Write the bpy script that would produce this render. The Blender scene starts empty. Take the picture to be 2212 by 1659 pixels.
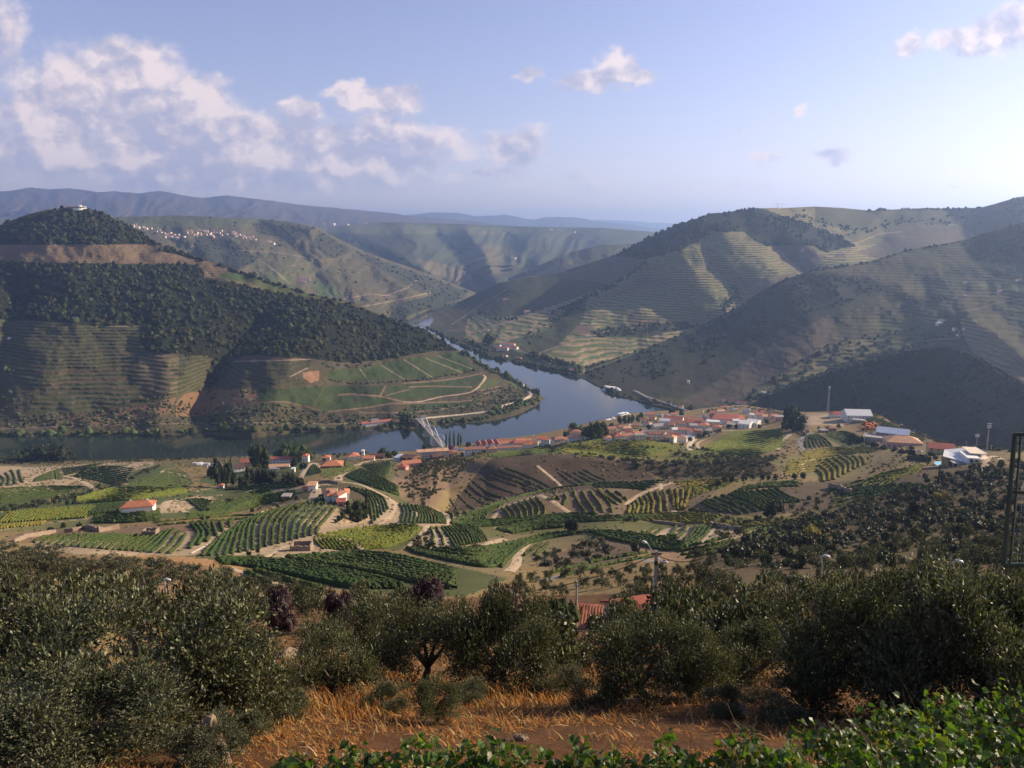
import bpy, bmesh, math, random
import numpy as np
from mathutils import Vector, Matrix
SC = bpy.context.scene
COL = SC.collection
random.seed(11)
RNG = np.random.default_rng(11)
# ------------------------------------------------------------ camera, light, sky, exposure
F, CX, CY, H = 1726.0, 1106.0, 829.5, 300.0       # focal length and centre in photo units (2212 wide), eye height over the river
PITCH = math.atan((829.5 - 510.0) / F)
cP, sP = math.cos(PITCH), math.sin(PITCH)
cam = bpy.data.cameras.new('camera')
cam.sensor_width = 36.0
cam.lens = 36.0 * F / 2212.0
cam.clip_start, cam.clip_end = 0.3, 90000.0
cam_o = bpy.data.objects.new('camera', cam)
cam_o.location = (0, 0, H)
cam_o.rotation_euler = (math.pi / 2 - PITCH, 0, 0)
COL.objects.link(cam_o)
SC.camera = cam_o
SUN_AZ, SUN_EL = math.radians(72), math.radians(26.5)   # azimuth from +Y towards +X
SUN = Vector((math.cos(SUN_EL) * math.sin(SUN_AZ), math.cos(SUN_EL) * math.cos(SUN_AZ), math.sin(SUN_EL)))
sun = bpy.data.lights.new('sun', 'SUN')
sun.energy, sun.angle, sun.color = 5.0, math.radians(0.55), (1.0, 0.81, 0.56)
sun_o = bpy.data.objects.new('sun', sun)
sun_o.rotation_euler = SUN.to_track_quat('Z', 'Y').to_euler()
COL.objects.link(sun_o)
SC.view_settings.view_transform = 'Standard'
SC.view_settings.look = 'None'
SC.view_settings.exposure = 0.9
SC.view_settings.gamma = 1.0
SC.view_settings.use_curve_mapping = False
SC.cycles.max_bounces = 6
SC.cycles.diffuse_bounces = 2
SC.cycles.glossy_bounces = 2
SC.cycles.transmission_bounces = 2
SC.cycles.transparent_max_bounces = 6
SC.cycles.volume_bounces = 1

# clouds: (u, v, half width, half height, weight) in photo units, turned into sky directions
CLOUDS = [
 (20,70,48,110,.75),(70,200,110,45,.5),(30,240,130,34,.75),(145,225,44,26,.95),(270,120,75,36,.85),(300,170,110,50,.9),
 (385,200,75,45,.95),(255,215,90,60,.8),(330,250,150,55,.95),(120,265,190,30,.7),(70,300,130,36,.85),(30,320,90,34,.8),
 (460,220,50,50,.7),(480,275,150,42,.95),(250,320,230,34,.8),(650,242,46,26,1.0),(770,208,66,22,1.0),(870,212,40,38,1.0),(820,222,95,26,.9),
 (700,300,150,42,.9),(840,290,90,36,1.0),(920,310,100,30,.85),(620,330,200,34,.75),(420,345,240,30,.7),(200,360,260,28,.62),
 (120,330,60,26,.9),(800,345,190,26,.7),(1000,330,70,20,.5),(1110,318,66,34,1.0),(1150,300,34,26,.9),(1060,374,48,14,.9),(640,390,330,22,.45),(950,390,150,30,.45),(1250,380,60,24,.42),(1285,400,70,16,.4),
 (330,340,430,60,.95),(700,350,280,40,.9),(150,210,190,100,.8),(420,300,240,64,.95),(500,392,560,30,.66),
 (1142,163,24,18,1.0),(1310,168,100,24,.9),(1330,148,44,30,1.0),(1240,182,40,18,.8),(1370,166,50,20,.9),
 (1962,97,34,22,.95),(2080,84,75,24,.9),(2150,72,80,26,.95),(2110,108,60,20,.9),(2212,55,70,40,.95),
 (1730,242,20,7,.72),(1597,283,14,5,.62),(1660,342,60,12,.65),(1800,334,42,16,.85),(1580,398,60,9,.5),(1460,405,40,8,.45),(2050,400,24,8,.5),(1640,402,50,10,.4),
]
def build_sky():
    w = bpy.data.worlds.new('World')
    SC.world = w
    w.use_nodes = True
    nt = w.node_tree
    N, L = nt.nodes, nt.links
    N.clear()
    def nd(t, **k):
        n = N.new(t)
        for a, b in k.items(): setattr(n, a, b)
        return n
    def val(x):
        return x
    def mth(op, a, b=None, c=None, clamp=False):
        n = nd('ShaderNodeMath', operation=op, use_clamp=clamp)
        for i, x in enumerate((a, b, c)):
            if x is None: continue
            if isinstance(x, (int, float)): n.inputs[i].default_value = x
            else: L.new(x, n.inputs[i])
        return n.outputs[0]
    out = nd('ShaderNodeOutputWorld')
    bg = nd('ShaderNodeBackground')
    sky = nd('ShaderNodeTexSky', sky_type='NISHITA')
    sky.sun_disc = False
    sky.sun_elevation = SUN_EL
    sky.sun_rotation = SUN_AZ
    sky.altitude = 300
    sky.air_density, sky.dust_density, sky.ozone_density = 1.0, .55, 1.5
    tc = nd('ShaderNodeTexCoord')
    nrm = nd('ShaderNodeVectorMath', operation='NORMALIZE')
    L.new(tc.outputs['Generated'], nrm.inputs[0])
    sp = nd('ShaderNodeSeparateXYZ'); L.new(nrm.outputs[0], sp.inputs[0])
    ys = mth('MAXIMUM', sp.outputs[1], 0.05)
    gx = mth('DIVIDE', sp.outputs[0], ys)
    gz = mth('DIVIDE', sp.outputs[2], ys)
    cmb = nd('ShaderNodeCombineXYZ'); L.new(gx, cmb.inputs[0]); L.new(gz, cmb.inputs[1])
    # domain warp
    def noise(vec, scale, det, rough, off=(0, 0, 0), stretch=(1, 1.5, 1)):
        mp = nd('ShaderNodeMapping'); mp.inputs['Scale'].default_value = stretch; mp.inputs['Location'].default_value = off
        L.new(vec, mp.inputs[0])
        n = nd('ShaderNodeTexNoise'); n.noise_dimensions = '2D'
        n.inputs['Scale'].default_value = scale; n.inputs['Detail'].default_value = det; n.inputs['Roughness'].default_value = rough
        L.new(mp.outputs[0], n.inputs['Vector'])
        return n
    wn = noise(cmb.outputs[0], 30, 3, .55)
    wv = nd('ShaderNodeVectorMath', operation='SUBTRACT'); L.new(wn.outputs['Color'], wv.inputs[0]); wv.inputs[1].default_value = (.5, .5, .5)
    ws = nd('ShaderNodeVectorMath', operation='SCALE'); L.new(wv.outputs[0], ws.inputs[0]); ws.inputs['Scale'].default_value = .03
    wa = nd('ShaderNodeVectorMath', operation='ADD'); L.new(cmb.outputs[0], wa.inputs[0]); L.new(ws.outputs[0], wa.inputs[1])
    w2 = nd('ShaderNodeVectorMath', operation='SCALE'); L.new(wv.outputs[0], w2.inputs[0]); w2.inputs['Scale'].default_value = .012
    wb = nd('ShaderNodeVectorMath', operation='ADD'); L.new(cmb.outputs[0], wb.inputs[0]); L.new(w2.outputs[0], wb.inputs[1])
    def puffs(off):                     # rounded heaps: smooth cells at several sizes
        mp = nd('ShaderNodeMapping'); mp.inputs['Location'].default_value = off; mp.inputs['Scale'].default_value = (1, 1.25, 1); L.new(wb.outputs[0], mp.inputs[0])
        acc = None
        for sc, am in ((12, .58), (29, .34), (71, .17), (170, .07)):
            v = nd('ShaderNodeTexVoronoi', voronoi_dimensions='2D', feature='SMOOTH_F1'); v.inputs['Scale'].default_value = sc; v.inputs['Smoothness'].default_value = .35
            L.new(mp.outputs[0], v.inputs['Vector'])
            t = mth('MULTIPLY_ADD', v.outputs['Distance'], -am, am)
            acc = t if acc is None else mth('ADD', acc, t)
        return acc                      # about .3 to 1.1
    # blobs
    def coverage(vec):
        acc = None
        for (u, v, rx, ry, wt) in CLOUDS:
            b = (CY - v) / F; dy = cP + b * sP
            x, z = (u - CX) / F / dy, (b * cP - sP) / dy
            m1 = nd('ShaderNodeVectorMath', operation='SUBTRACT'); L.new(vec, m1.inputs[0]); m1.inputs[1].default_value = (x, z, 0)
            m2 = nd('ShaderNodeVectorMath', operation='MULTIPLY'); L.new(m1.outputs[0], m2.inputs[0]); m2.inputs[1].default_value = (F / rx, F / ry, 0)
            ln = nd('ShaderNodeVectorMath', operation='LENGTH'); L.new(m2.outputs[0], ln.inputs[0])
            f = mth('MULTIPLY_ADD', ln.outputs['Value'], -wt * .62, wt)
            acc = f if acc is None else mth('SMOOTH_MAX', acc, f, .12)
        return acc
    cov = coverage(wa.outputs[0])
    up = nd('ShaderNodeVectorMath', operation='ADD'); L.new(wa.outputs[0], up.inputs[0]); up.inputs[1].default_value = (.012, .020, 0)
    relief = mth('SUBTRACT', cov, coverage(up.outputs[0]))      # each heap: bright shoulder, grey base
    n1 = puffs((0, 0, 0)); n2 = puffs((-.010, -.016, 0))   # the same heaps a step towards the sun
    n3 = noise(cmb.outputs[0], 7, 3, .5, off=(3, 1, 0))
    dens = mth('ADD', mth('MULTIPLY', cov, 1.36), mth('MULTIPLY_ADD', n1, .58, -.52))
    alpha = nd('ShaderNodeMapRange', interpolation_type='SMOOTHERSTEP'); L.new(dens, alpha.inputs[0])
    alpha.inputs[1].default_value, alpha.inputs[2].default_value = .04, .74
    front = mth('GREATER_THAN', sp.outputs[1], .1)
    a2 = mth('MULTIPLY', alpha.outputs[0], front)
    # sunward sides bright, thick cores and undersides greyer
    lit = mth('SUBTRACT', n1, n2)
    thick = nd('ShaderNodeMapRange'); L.new(dens, thick.inputs[0]); thick.inputs[1].default_value, thick.inputs[2].default_value = .3, 1.0
    shade = mth('ADD', mth('MAXIMUM', mth('MINIMUM', mth('MULTIPLY', relief, 1.5), .16), -.30), mth('MULTIPLY_ADD', lit, 2.3, .64))
    shade = mth('SUBTRACT', shade, mth('MULTIPLY', thick.outputs[0], mth('MULTIPLY', n3.outputs['Fac'], .55)), clamp=True)
    cr = nd('ShaderNodeValToRGB'); L.new(shade, cr.inputs[0])
    cr.color_ramp.elements[0].position, cr.color_ramp.elements[0].color = .10, (.30, .29, .37, 1)
    cr.color_ramp.elements[1].position, cr.color_ramp.elements[1].color = .95, (.60, .50, .475, 1)
    e = cr.color_ramp.elements.new(.5); e.color = (.41, .365, .405, 1)
    # sky: a little cooler and more violet than clear air
    tint = nd('ShaderNodeMix', data_type='RGBA', blend_type='MULTIPLY'); tint.inputs['Factor'].default_value = 1.0
    L.new(sky.outputs[0], tint.inputs['A']); tint.inputs['B'].default_value = SKY_TINT
    crs = nd('ShaderNodeVectorMath', operation='SCALE'); L.new(cr.outputs[0], crs.inputs[0]); crs.inputs['Scale'].default_value = 1.0 / SKY_STRENGTH
    mix = nd('ShaderNodeMix', data_type='RGBA'); L.new(mth('MULTIPLY', a2, .92), mix.inputs['Factor'])
    L.new(tint.outputs['Result'], mix.inputs['A']); L.new(crs.outputs[0], mix.inputs['B'])
    L.new(mix.outputs['Result'], bg.inputs['Color'])
    bg.inputs['Strength'].default_value = SKY_STRENGTH
    L.new(bg.outputs[0], out.inputs['Surface'])
SKY_STRENGTH = 0.078
SKY_TINT = (1.30, 1.00, 1.10, 1)
build_sky()
# ------------------------------------------------------------ projection
def ray(u, v):
    b = (CY - np.asarray(v, float)) / F
    return (np.asarray(u, float) - CX) / F, cP + b * sP, b * cP - sP
def pt(u, v, Y):                        # the point at forward distance Y seen at (u, v)
    a, dy, dz = ray(u, v)
    s = np.asarray(Y, float) / dy
    return np.stack([a * s, dy * s, H + dz * s], -1)
def yz(v, z):                           # forward distance at which the row v meets height z
    _, dy, dz = ray(0, v)
    return (z - H) * dy / dz
def proj(p):
    p = np.asarray(p, float)
    X, Y, Z = p[..., 0], p[..., 1], p[..., 2] - H
    d = Y * cP - Z * sP
    return CX + F * X / d, CY - F * (Y * sP + Z * cP) / d
# ------------------------------------------------------------ noise, interpolation
def vnoise(x, y, seed=0):
    xi, yi = np.floor(x).astype(np.int64), np.floor(y).astype(np.int64)
    fx, fy = x - xi, y - yi
    fx, fy = fx * fx * (3 - 2 * fx), fy * fy * (3 - 2 * fy)
    def h(a, b):
        n = (a * 374761393 + b * 668265263 + seed * 982451653) & 0x7fffffff
        n = ((n ^ (n >> 13)) * 1274126177) & 0x7fffffff
        return ((n ^ (n >> 16)) & 0xffff) / 65535.0
    return ((h(xi, yi) * (1 - fx) + h(xi + 1, yi) * fx) * (1 - fy) + (h(xi, yi + 1) * (1 - fx) + h(xi + 1, yi + 1) * fx) * fy)
def fbm(x, y, seed=0, octv=4, gain=.5):
    s, a, t = 0, 1.0, 0
    for k in range(octv):
        s = s + a * (vnoise(x * 2 ** k, y * 2 ** k, seed + k) * 2 - 1); t += a; a *= gain
    return s / t
class TPS:                              # smooth surface through scattered values
    def __init__(s, p, val, lam=1e-3, sc=300.0, av=1.0):
        p = np.asarray(p, float) / sc; p = p * np.array([1, av]); s.p, s.sc, s.av = p, sc, av
        n = len(p); K = s.k(p, p) + np.diag(np.broadcast_to(lam, n))
        A = np.zeros((n + 3, n + 3)); A[:n, :n] = K; A[:n, n] = 1; A[:n, n + 1:] = p; A[n, :n] = 1; A[n + 1:, :n] = p.T
        s.w = np.linalg.solve(A, np.r_[val, 0, 0, 0])
    def k(s, a, b):
        r2 = ((a[:, None, :] - b[None]) ** 2).sum(-1) + 1e-12
        return .5 * r2 * np.log(r2)
    def __call__(s, u, v):
        sh = np.shape(u); q = np.stack([np.ravel(u), np.ravel(v)], -1) / s.sc * np.array([1, s.av]); out = np.empty(len(q))
        for i in range(0, len(q), 20000):
            c = q[i:i + 20000]
            out[i:i + 20000] = s.k(c, s.p) @ s.w[:-3] + s.w[-3] + c @ s.w[-2:]
        return out.reshape(sh)
def seg_dist(u, v, line):
    d = np.full(np.shape(u), 1e9)
    for (x0, y0), (x1, y1) in zip(line[:-1], line[1:]):
        dx, dy = x1 - x0, y1 - y0
        t = np.clip(((u - x0) * dx + (v - y0) * dy) / (dx * dx + dy * dy), 0, 1)
        d = np.minimum(d, np.hypot(u - x0 - t * dx, v - y0 - t * dy))
    return d
# ------------------------------------------------------------ objects
def tag(o, label=None, cat=None, group=None, kind=None):
    if label: o['label'] = label
    if cat: o['category'] = cat
    if group: o['group'] = group
    if kind: o['kind'] = kind
    return o
def mesh_np(name, verts, faces, mat=None, smooth=False, attrs=None):
    """faces: (n,k) array or list of such arrays; attrs: {name: (n,) or (n,3)} on points"""
    me = bpy.data.meshes.new(name)
    verts = np.asarray(verts, np.float32)
    fl = faces if isinstance(faces, list) and isinstance(faces[0], np.ndarray) else [faces]
    fl = [np.asarray(f, np.int32) for f in fl if len(f)]
    loops = np.concatenate([f.ravel() for f in fl])
    tot = np.concatenate([np.full(len(f), f.shape[1], np.int32) for f in fl])
    me.vertices.add(len(verts)); me.vertices.foreach_set('co', verts.ravel())
    me.loops.add(len(loops)); me.loops.foreach_set('vertex_index', loops)
    me.polygons.add(len(tot))
    me.polygons.foreach_set('loop_start', np.r_[0, np.cumsum(tot)[:-1]].astype(np.int32))
    me.polygons.foreach_set('loop_total', tot)
    me.polygons.foreach_set('use_smooth', np.full(len(tot), smooth))
    for k, a in (attrs or {}).items():
        a = np.asarray(a, np.float32)
        if a.ndim == 2:
            at = me.attributes.new(k, 'FLOAT_COLOR', 'POINT')
            at.data.foreach_set('color', np.concatenate([a, np.ones((len(a), 1), np.float32)], 1).ravel())
        else:
            at = me.attributes.new(k, 'FLOAT', 'POINT'); at.data.foreach_set('value', a)
    me.update(calc_edges=True)
    if mat: me.materials.append(mat)
    return me
def link(name, me, parent=None, loc=None, rotz=0, scale=None):
    o = bpy.data.objects.new(name, me)
    COL.objects.link(o)
    if parent is not None: o.parent = parent
    if loc is not None: o.location = loc
    if rotz: o.rotation_euler = (0, 0, rotz)
    if scale is not None: o.scale = scale if hasattr(scale, '__len__') else (scale,) * 3
    return o
class MB:                               # collects boxes, prisms, tubes into one mesh
    def __init__(s): s.v, s.f = [], []
    def add(s, vs, fs):
        n = len(s.v); s.v += [tuple(map(float, p)) for p in vs]; s.f += [tuple(i + n for i in q) for q in fs]; return s
    def box(s, x0, y0, z0, x1, y1, z1):
        return s.add([(x0,y0,z0),(x1,y0,z0),(x1,y1,z0),(x0,y1,z0),(x0,y0,z1),(x1,y0,z1),(x1,y1,z1),(x0,y1,z1)],
                     [(0,3,2,1),(4,5,6,7),(0,1,5,4),(1,2,6,5),(2,3,7,6),(3,0,4,7)])
    def prism(s, pts, z0, z1):          # polygon in plan (counter-clockwise), extruded up
        n = len(pts)
        return s.add([(x, y, z0) for x, y in pts] + [(x, y, z1) for x, y in pts],
                     [tuple(range(n))[::-1], tuple(range(n, 2 * n))] + [(i, (i + 1) % n, n + (i + 1) % n, n + i) for i in range(n)])
    def tube(s, path, rad, k=6, cap=True):
        path = [Vector(p) for p in path]; n = len(path)
        rad = rad if hasattr(rad, '__len__') else [rad] * n
        vs, prev = [], None
        for i, p in enumerate(path):
            t = (path[min(i + 1, n - 1)] - path[max(i - 1, 0)]).normalized()
            if prev is None:
                a = Vector((0, 0, 1)) if abs(t.z) < .9 else Vector((1, 0, 0))
                prev = t.cross(a).normalized()
            x = (prev - t * prev.dot(t)).normalized(); prev = x; y = t.cross(x)
            vs += [p + (x * math.cos(2 * math.pi * j / k) + y * math.sin(2 * math.pi * j / k)) * rad[i] for j in range(k)]
        fs = [(i * k + j, i * k + (j + 1) % k, (i + 1) * k + (j + 1) % k, (i + 1) * k + j) for i in range(n - 1) for j in range(k)]
        if cap: fs += [tuple(range(k))[::-1], tuple(range((n - 1) * k, n * k))]
        return s.add(vs, fs)
    def mesh(s, name, mat, smooth=False):
        me = bpy.data.meshes.new(name); me.from_pydata(s.v, [], s.f)
        if smooth: me.polygons.foreach_set('use_smooth', [True] * len(me.polygons))
        me.materials.append(mat); me.update(); return me
    def build(s, name, mat, parent=None, loc=None, rotz=0, smooth=False):
        return link(name, s.mesh(name, mat, smooth), parent, loc, rotz)
def empty(name, loc, rotz=0, label=None, cat=None, group=None):
    o = bpy.data.objects.new(name, None); COL.objects.link(o)
    o.location = loc; o.rotation_euler = (0, 0, rotz); o.empty_display_size = .5
    return tag(o, label, cat, group)
def children_of():
    d = {}
    for o in COL.objects:
        if o.parent: d.setdefault(o.parent.name, []).append(o)
    return d
def copy_thing(root, kids, loc, rotz=0, scale=None, label=None, group=None):
    r = root.copy(); COL.objects.link(r); r.location = loc; r.rotation_euler = (0, 0, rotz)
    if scale is not None: r.scale = scale if hasattr(scale, '__len__') else (scale,) * 3
    if label: r['label'] = label
    if group: r['group'] = group
    for ch in kids:
        c = ch.copy(); COL.objects.link(c); c.parent = r
    return r
# ------------------------------------------------------------ materials
MATS = {}
def material(name, color, rough=.85, vary=.25, scale=1.0, bump=0, bscale=None, attr=None, spec=.25, metal=0, obj_rand=0, trans=0, backcol=None):
    """procedural surface: base colour (or a per-point colour), mottled by noise at two sizes, with an optional bump"""
    if name in MATS: return MATS[name]
    m = bpy.data.materials.new(name); m.use_nodes = True
    nt = m.node_tree; N, L = nt.nodes, nt.links
    b = N['Principled BSDF']
    b.inputs['Roughness'].default_value = rough; b.inputs['Specular IOR Level'].default_value = spec; b.inputs['Metallic'].default_value = metal
    geo = N.new('ShaderNodeNewGeometry')
    n = N.new('ShaderNodeTexNoise'); n.inputs['Scale'].default_value = scale; n.inputs['Detail'].default_value = 5; n.inputs['Roughness'].default_value = .65
    L.new(geo.outputs['Position'], n.inputs['Vector'])
    mr = N.new('ShaderNodeMapRange'); L.new(n.outputs['Fac'], mr.inputs[0])
    mr.inputs[1].default_value, mr.inputs[2].default_value, mr.inputs[3].default_value, mr.inputs[4].default_value = .3, .7, 1 - vary, 1 + vary
    if attr:
        at = N.new('ShaderNodeAttribute'); at.attribute_name = attr; base = at.outputs['Color']
    else:
        rg = N.new('ShaderNodeRGB'); rg.outputs[0].default_value = (*color, 1); base = rg.outputs[0]
    fac = mr.outputs[0]
    if obj_rand:
        oi = N.new('ShaderNodeObjectInfo')
        m2 = N.new('ShaderNodeMapRange'); L.new(oi.outputs['Random'], m2.inputs[0]); m2.inputs[3].default_value, m2.inputs[4].default_value = 1 - obj_rand, 1 + obj_rand
        mm = N.new('ShaderNodeMath'); mm.operation = 'MULTIPLY'; L.new(fac, mm.inputs[0]); L.new(m2.outputs[0], mm.inputs[1]); fac = mm.outputs[0]
    sc = N.new('ShaderNodeVectorMath'); sc.operation = 'SCALE'; L.new(base, sc.inputs[0]); L.new(fac, sc.inputs['Scale'])
    L.new(sc.outputs[0], b.inputs['Base Color'])
    if bump:
        bn = N.new('ShaderNodeTexNoise'); bn.inputs['Scale'].default_value = bscale or scale * 3; bn.inputs['Detail'].default_value = 4
        L.new(geo.outputs['Position'], bn.inputs['Vector'])
        bu = N.new('ShaderNodeBump'); bu.inputs['Strength'].default_value = 1.0; bu.inputs['Distance'].default_value = bump
        L.new(bn.outputs['Fac'], bu.inputs['Height']); L.new(bu.outputs[0], b.inputs['Normal'])
    if trans:                            # light passing through thin leaves
        tr = N.new('ShaderNodeBsdfTranslucent')
        t2 = N.new('ShaderNodeVectorMath'); t2.operation = 'MULTIPLY'; L.new(sc.outputs[0], t2.inputs[0]); t2.inputs[1].default_value = backcol or (1.3, 1.5, .7)
        L.new(t2.outputs[0], tr.inputs['Color'])
        mx = N.new('ShaderNodeMixShader'); mx.inputs[0].default_value = trans
        L.new(b.outputs[0], mx.inputs[1]); L.new(tr.outputs[0], mx.inputs[2])
        L.new(mx.outputs[0], N['Material Output'].inputs['Surface'])
    MATS[name] = m
    return m
# ------------------------------------------------------------ terrain: each hill is one surface with its own distances
GROUND_GAIN = .76                        # overall reflectance of ground covers
def terrain_material(name, period=0, wob=.5, band=(.35, .6), big=.02, small=.2, bump=.8, vary=.3):
    m = bpy.data.materials.new(name); m.use_nodes = True
    nt = m.node_tree; N, L = nt.nodes, nt.links; b = N['Principled BSDF']
    b.inputs['Roughness'].default_value = .95; b.inputs['Specular IOR Level'].default_value = .1
    geo = N.new('ShaderNodeNewGeometry'); P = geo.outputs['Position']
    def noise(sc, det=4):
        n = N.new('ShaderNodeTexNoise'); n.inputs['Scale'].default_value = sc; n.inputs['Detail'].default_value = det; n.inputs['Roughness'].default_value = .6
        L.new(P, n.inputs['Vector']); return n.outputs['Fac']
    def mth(op, a, b_=None, c=None):
        n = N.new('ShaderNodeMath'); n.operation = op
        for i, x in enumerate((a, b_, c)):
            if x is None: continue
            if isinstance(x, (int, float)): n.inputs[i].default_value = x
            else: L.new(x, n.inputs[i])
        return n.outputs[0]
    def attr(k):
        a = N.new('ShaderNodeAttribute'); a.attribute_name = k; return a
    base = attr('col').outputs['Color']
    nb, ns = noise(big), noise(small, 6)
    if period:
        sp = N.new('ShaderNodeSeparateXYZ'); L.new(P, sp.inputs[0])
        ph = mth('FRACT', mth('ADD', mth('DIVIDE', sp.outputs[2], period), mth('MULTIPLY', nb, wob)))
        mr = N.new('ShaderNodeMapRange'); mr.interpolation_type = 'SMOOTHSTEP'; L.new(mth('ABSOLUTE', mth('SUBTRACT', ph, .5)), mr.inputs[0])
        mr.inputs[1].default_value, mr.inputs[2].default_value = band[0] * .5, band[1] * .5
        w = mth('MULTIPLY', mr.outputs[0], attr('terr').outputs['Fac'])
        w = mth('MULTIPLY', w, mth('MULTIPLY_ADD', ns, 2.0, -.05))
        mx = N.new('ShaderNodeMix'); mx.data_type = 'RGBA'; L.new(w, mx.inputs['Factor']); L.new(base, mx.inputs['A']); L.new(attr('alt').outputs['Color'], mx.inputs['B'])
        base = mx.outputs['Result']
    f = mth('MULTIPLY', mth('MULTIPLY_ADD', nb, 2 * vary, 1 - vary), mth('MULTIPLY_ADD', ns, 2.4 * vary, 1 - 1.2 * vary))
    sc = N.new('ShaderNodeVectorMath'); sc.operation = 'SCALE'; L.new(base, sc.inputs[0]); L.new(f, sc.inputs['Scale'])
    L.new(sc.outputs[0], b.inputs['Base Color'])
    bu = N.new('ShaderNodeBump'); bu.inputs['Distance'].default_value = bump; L.new(ns, bu.inputs['Height']); L.new(bu.outputs[0], b.inputs['Normal'])
    return m
def poly_mask(u, v, pts):
    pts = np.asarray(pts, float); ins = np.zeros(np.shape(u), bool)
    lo, hi = pts.min(0), pts.max(0)
    sel = (u >= lo[0]) & (u <= hi[0]) & (v >= lo[1]) & (v <= hi[1])
    uu, vv = u[sel], v[sel]; c = np.zeros(len(uu), bool); j = len(pts) - 1
    for i in range(len(pts)):
        (xi, yi), (xj, yj) = pts[i], pts[j]
        if yi != yj:
            c ^= ((yi > vv) != (yj > vv)) & (uu < (xj - xi) * (vv - yi) / (yj - yi) + xi)
        j = i
    ins[sel] = c
    return ins
class Layer:
    def __init__(s, name, u0, u1, nu, nv, top, bot, ctrl, ridges=(), rough=0, rscale=60, back=(120, 60), skirt=40, lam=1e-3, power=1.0, steps=(), seed=0, av=1.0, folds=None):
        s.name, s.nu, s.nv = name, nu, nv
        top, bot = np.array(top, float), np.array(bot, float)
        s.us = np.linspace(u0, u1, nu)
        s.vt, s.vb = np.interp(s.us, top[:, 0], top[:, 1]), np.interp(s.us, bot[:, 0], bot[:, 1])
        s.vt = np.minimum(s.vt, s.vb - .6)
        t = np.linspace(0, 1, nv)[:, None] ** power
        s.power = power
        s.V = s.vb + (s.vt - s.vb) * t; s.U = np.broadcast_to(s.us, s.V.shape)
        c = np.array(ctrl, float)
        def jump(u, v):                  # brows: distance leaps where one fold of ground hides the next
            t = 0
            for line, amp, w in steps:
                line = np.array(line, float); k = np.clip((np.interp(u, line[:, 0], line[:, 1]) - v) / w * .5 + .5, 0, 1)
                t = t + np.interp(u, line[:, 0], amp) * k * k * (3 - 2 * k)
            return t
        s.tps = TPS(c[:, :2], np.log(c[:, 2]) - jump(c[:, 0], c[:, 1]), lam, av=av)
        Y = np.exp(s.tps(s.U, s.V) + jump(s.U, s.V))
        for line, amp, w in ridges:
            d = seg_dist(s.U, s.V, line); Y = Y - amp * np.exp(-(d / w) ** 1.5)
        if folds:                        # spurs and gullies running down the slope
            wq = fbm(s.U / 130, s.V / 60, seed + 50, 2); q = s.U / folds[1] + s.V / (folds[1] * 1.3) * folds[2] + 1.3 * wq; rg = 1 - np.abs(fbm(q, s.V / (folds[1] * 3.5), seed + 40, 3)) * 2.2
            Y = Y - folds[0] * rg * np.clip((s.V - s.vt) / 14, 0, 1)
        if rough:
            Y = Y * (1 + rough * fbm(s.U / rscale, s.V / rscale * 1.3, seed, 5))
        s.Y = Y
        s.P = pt(s.U, s.V, Y)
        s.back, s.skirt = back, skirt
    def terrace(s, mask, period, amp):   # benches: the ground leans in and out with height
        z = s.P[..., 2] / period + .3 * fbm(s.U / 90, s.V / 90, 5, 2)
        saw = z - np.floor(z)
        off = np.where(saw < .7, saw / .7, (1 - saw) / .3) - .5
        s.Y = s.Y + mask * amp * off; s.P = pt(s.U, s.V, s.Y)
    def at(s, u, v):
        u, v = np.asarray(u, float), np.asarray(v, float)
        ci = np.clip((u - s.us[0]) / (s.us[-1] - s.us[0]) * (s.nu - 1), 0, s.nu - 1.001); i = ci.astype(int); fi = ci - i
        vt, vb = np.interp(u, s.us, s.vt), np.interp(u, s.us, s.vb)
        tt = np.clip((vb - v) / (vb - vt), 0, 1) ** (1 / s.power) * (s.nv - 1); tt = np.clip(tt, 0, s.nv - 1.001); j = tt.astype(int); fj = tt - j
        Y = (s.Y[j, i] * (1 - fi) + s.Y[j, i + 1] * fi) * (1 - fj) + (s.Y[j + 1, i] * (1 - fi) + s.Y[j + 1, i + 1] * fi) * fj
        return pt(u, v, Y)
    def paint(s, default, polys=(), lines=(), jit=2.0):
        """polys: (points, colour, terrace weight, terrace colour); lines: (points, half width in photo units, colour)"""
        n = s.U.size; ju = s.U + jit * fbm(s.U / 9, s.V / 9, 71, 2); jv = s.V + jit * .7 * fbm(s.U / 9, s.V / 9, 72, 2)
        s.col = np.empty(s.U.shape + (3,)); s.alt = np.empty_like(s.col); s.terr = np.zeros(s.U.shape)
        g = GROUND_GAIN
        s.col[:] = default[0]; s.terr[:] = default[1]; s.alt[:] = default[2]
        for pts, c, w, a in polys:
            m = poly_mask(ju, jv, pts); s.col[m] = c; s.terr[m] = w; s.alt[m] = a
        for pts, hw, c in lines:
            d = seg_dist(s.U, s.V, pts); k = np.clip(1.5 - d / hw, 0, 1)[..., None]; k = np.clip(k, 0, 1)
            s.col = s.col * (1 - k) + np.array(c) * k; s.terr = s.terr * (1 - k[..., 0])
        s.col *= g; s.alt *= g
    def build(s, objname, mat):
        rows = [s.P]
        if s.skirt:
            low = s.P[0].copy(); low[:, 2] -= s.skirt; rows.insert(0, low[None])
        zc = s.P[-1]
        for k in range(1, 5):
            q = zc.copy(); f = 1 + s.back[0] * k / zc[:, 1]
            q[:, 0] *= f; q[:, 1] *= f; q[:, 2] = zc[:, 2] - s.back[1] * k ** 1.4
            rows.append(q[None])
        P = np.concatenate(rows, 0); nr = P.shape[0]
        P[..., 2] = np.maximum(P[..., 2], -50)
        def ext(a):
            a0 = [a] + [np.repeat(a[-1:], 4, 0)]
            if s.skirt: a0.insert(0, a[:1])
            return np.concatenate(a0, 0)
        idx = np.arange(nr * s.nu).reshape(nr, s.nu)
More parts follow.
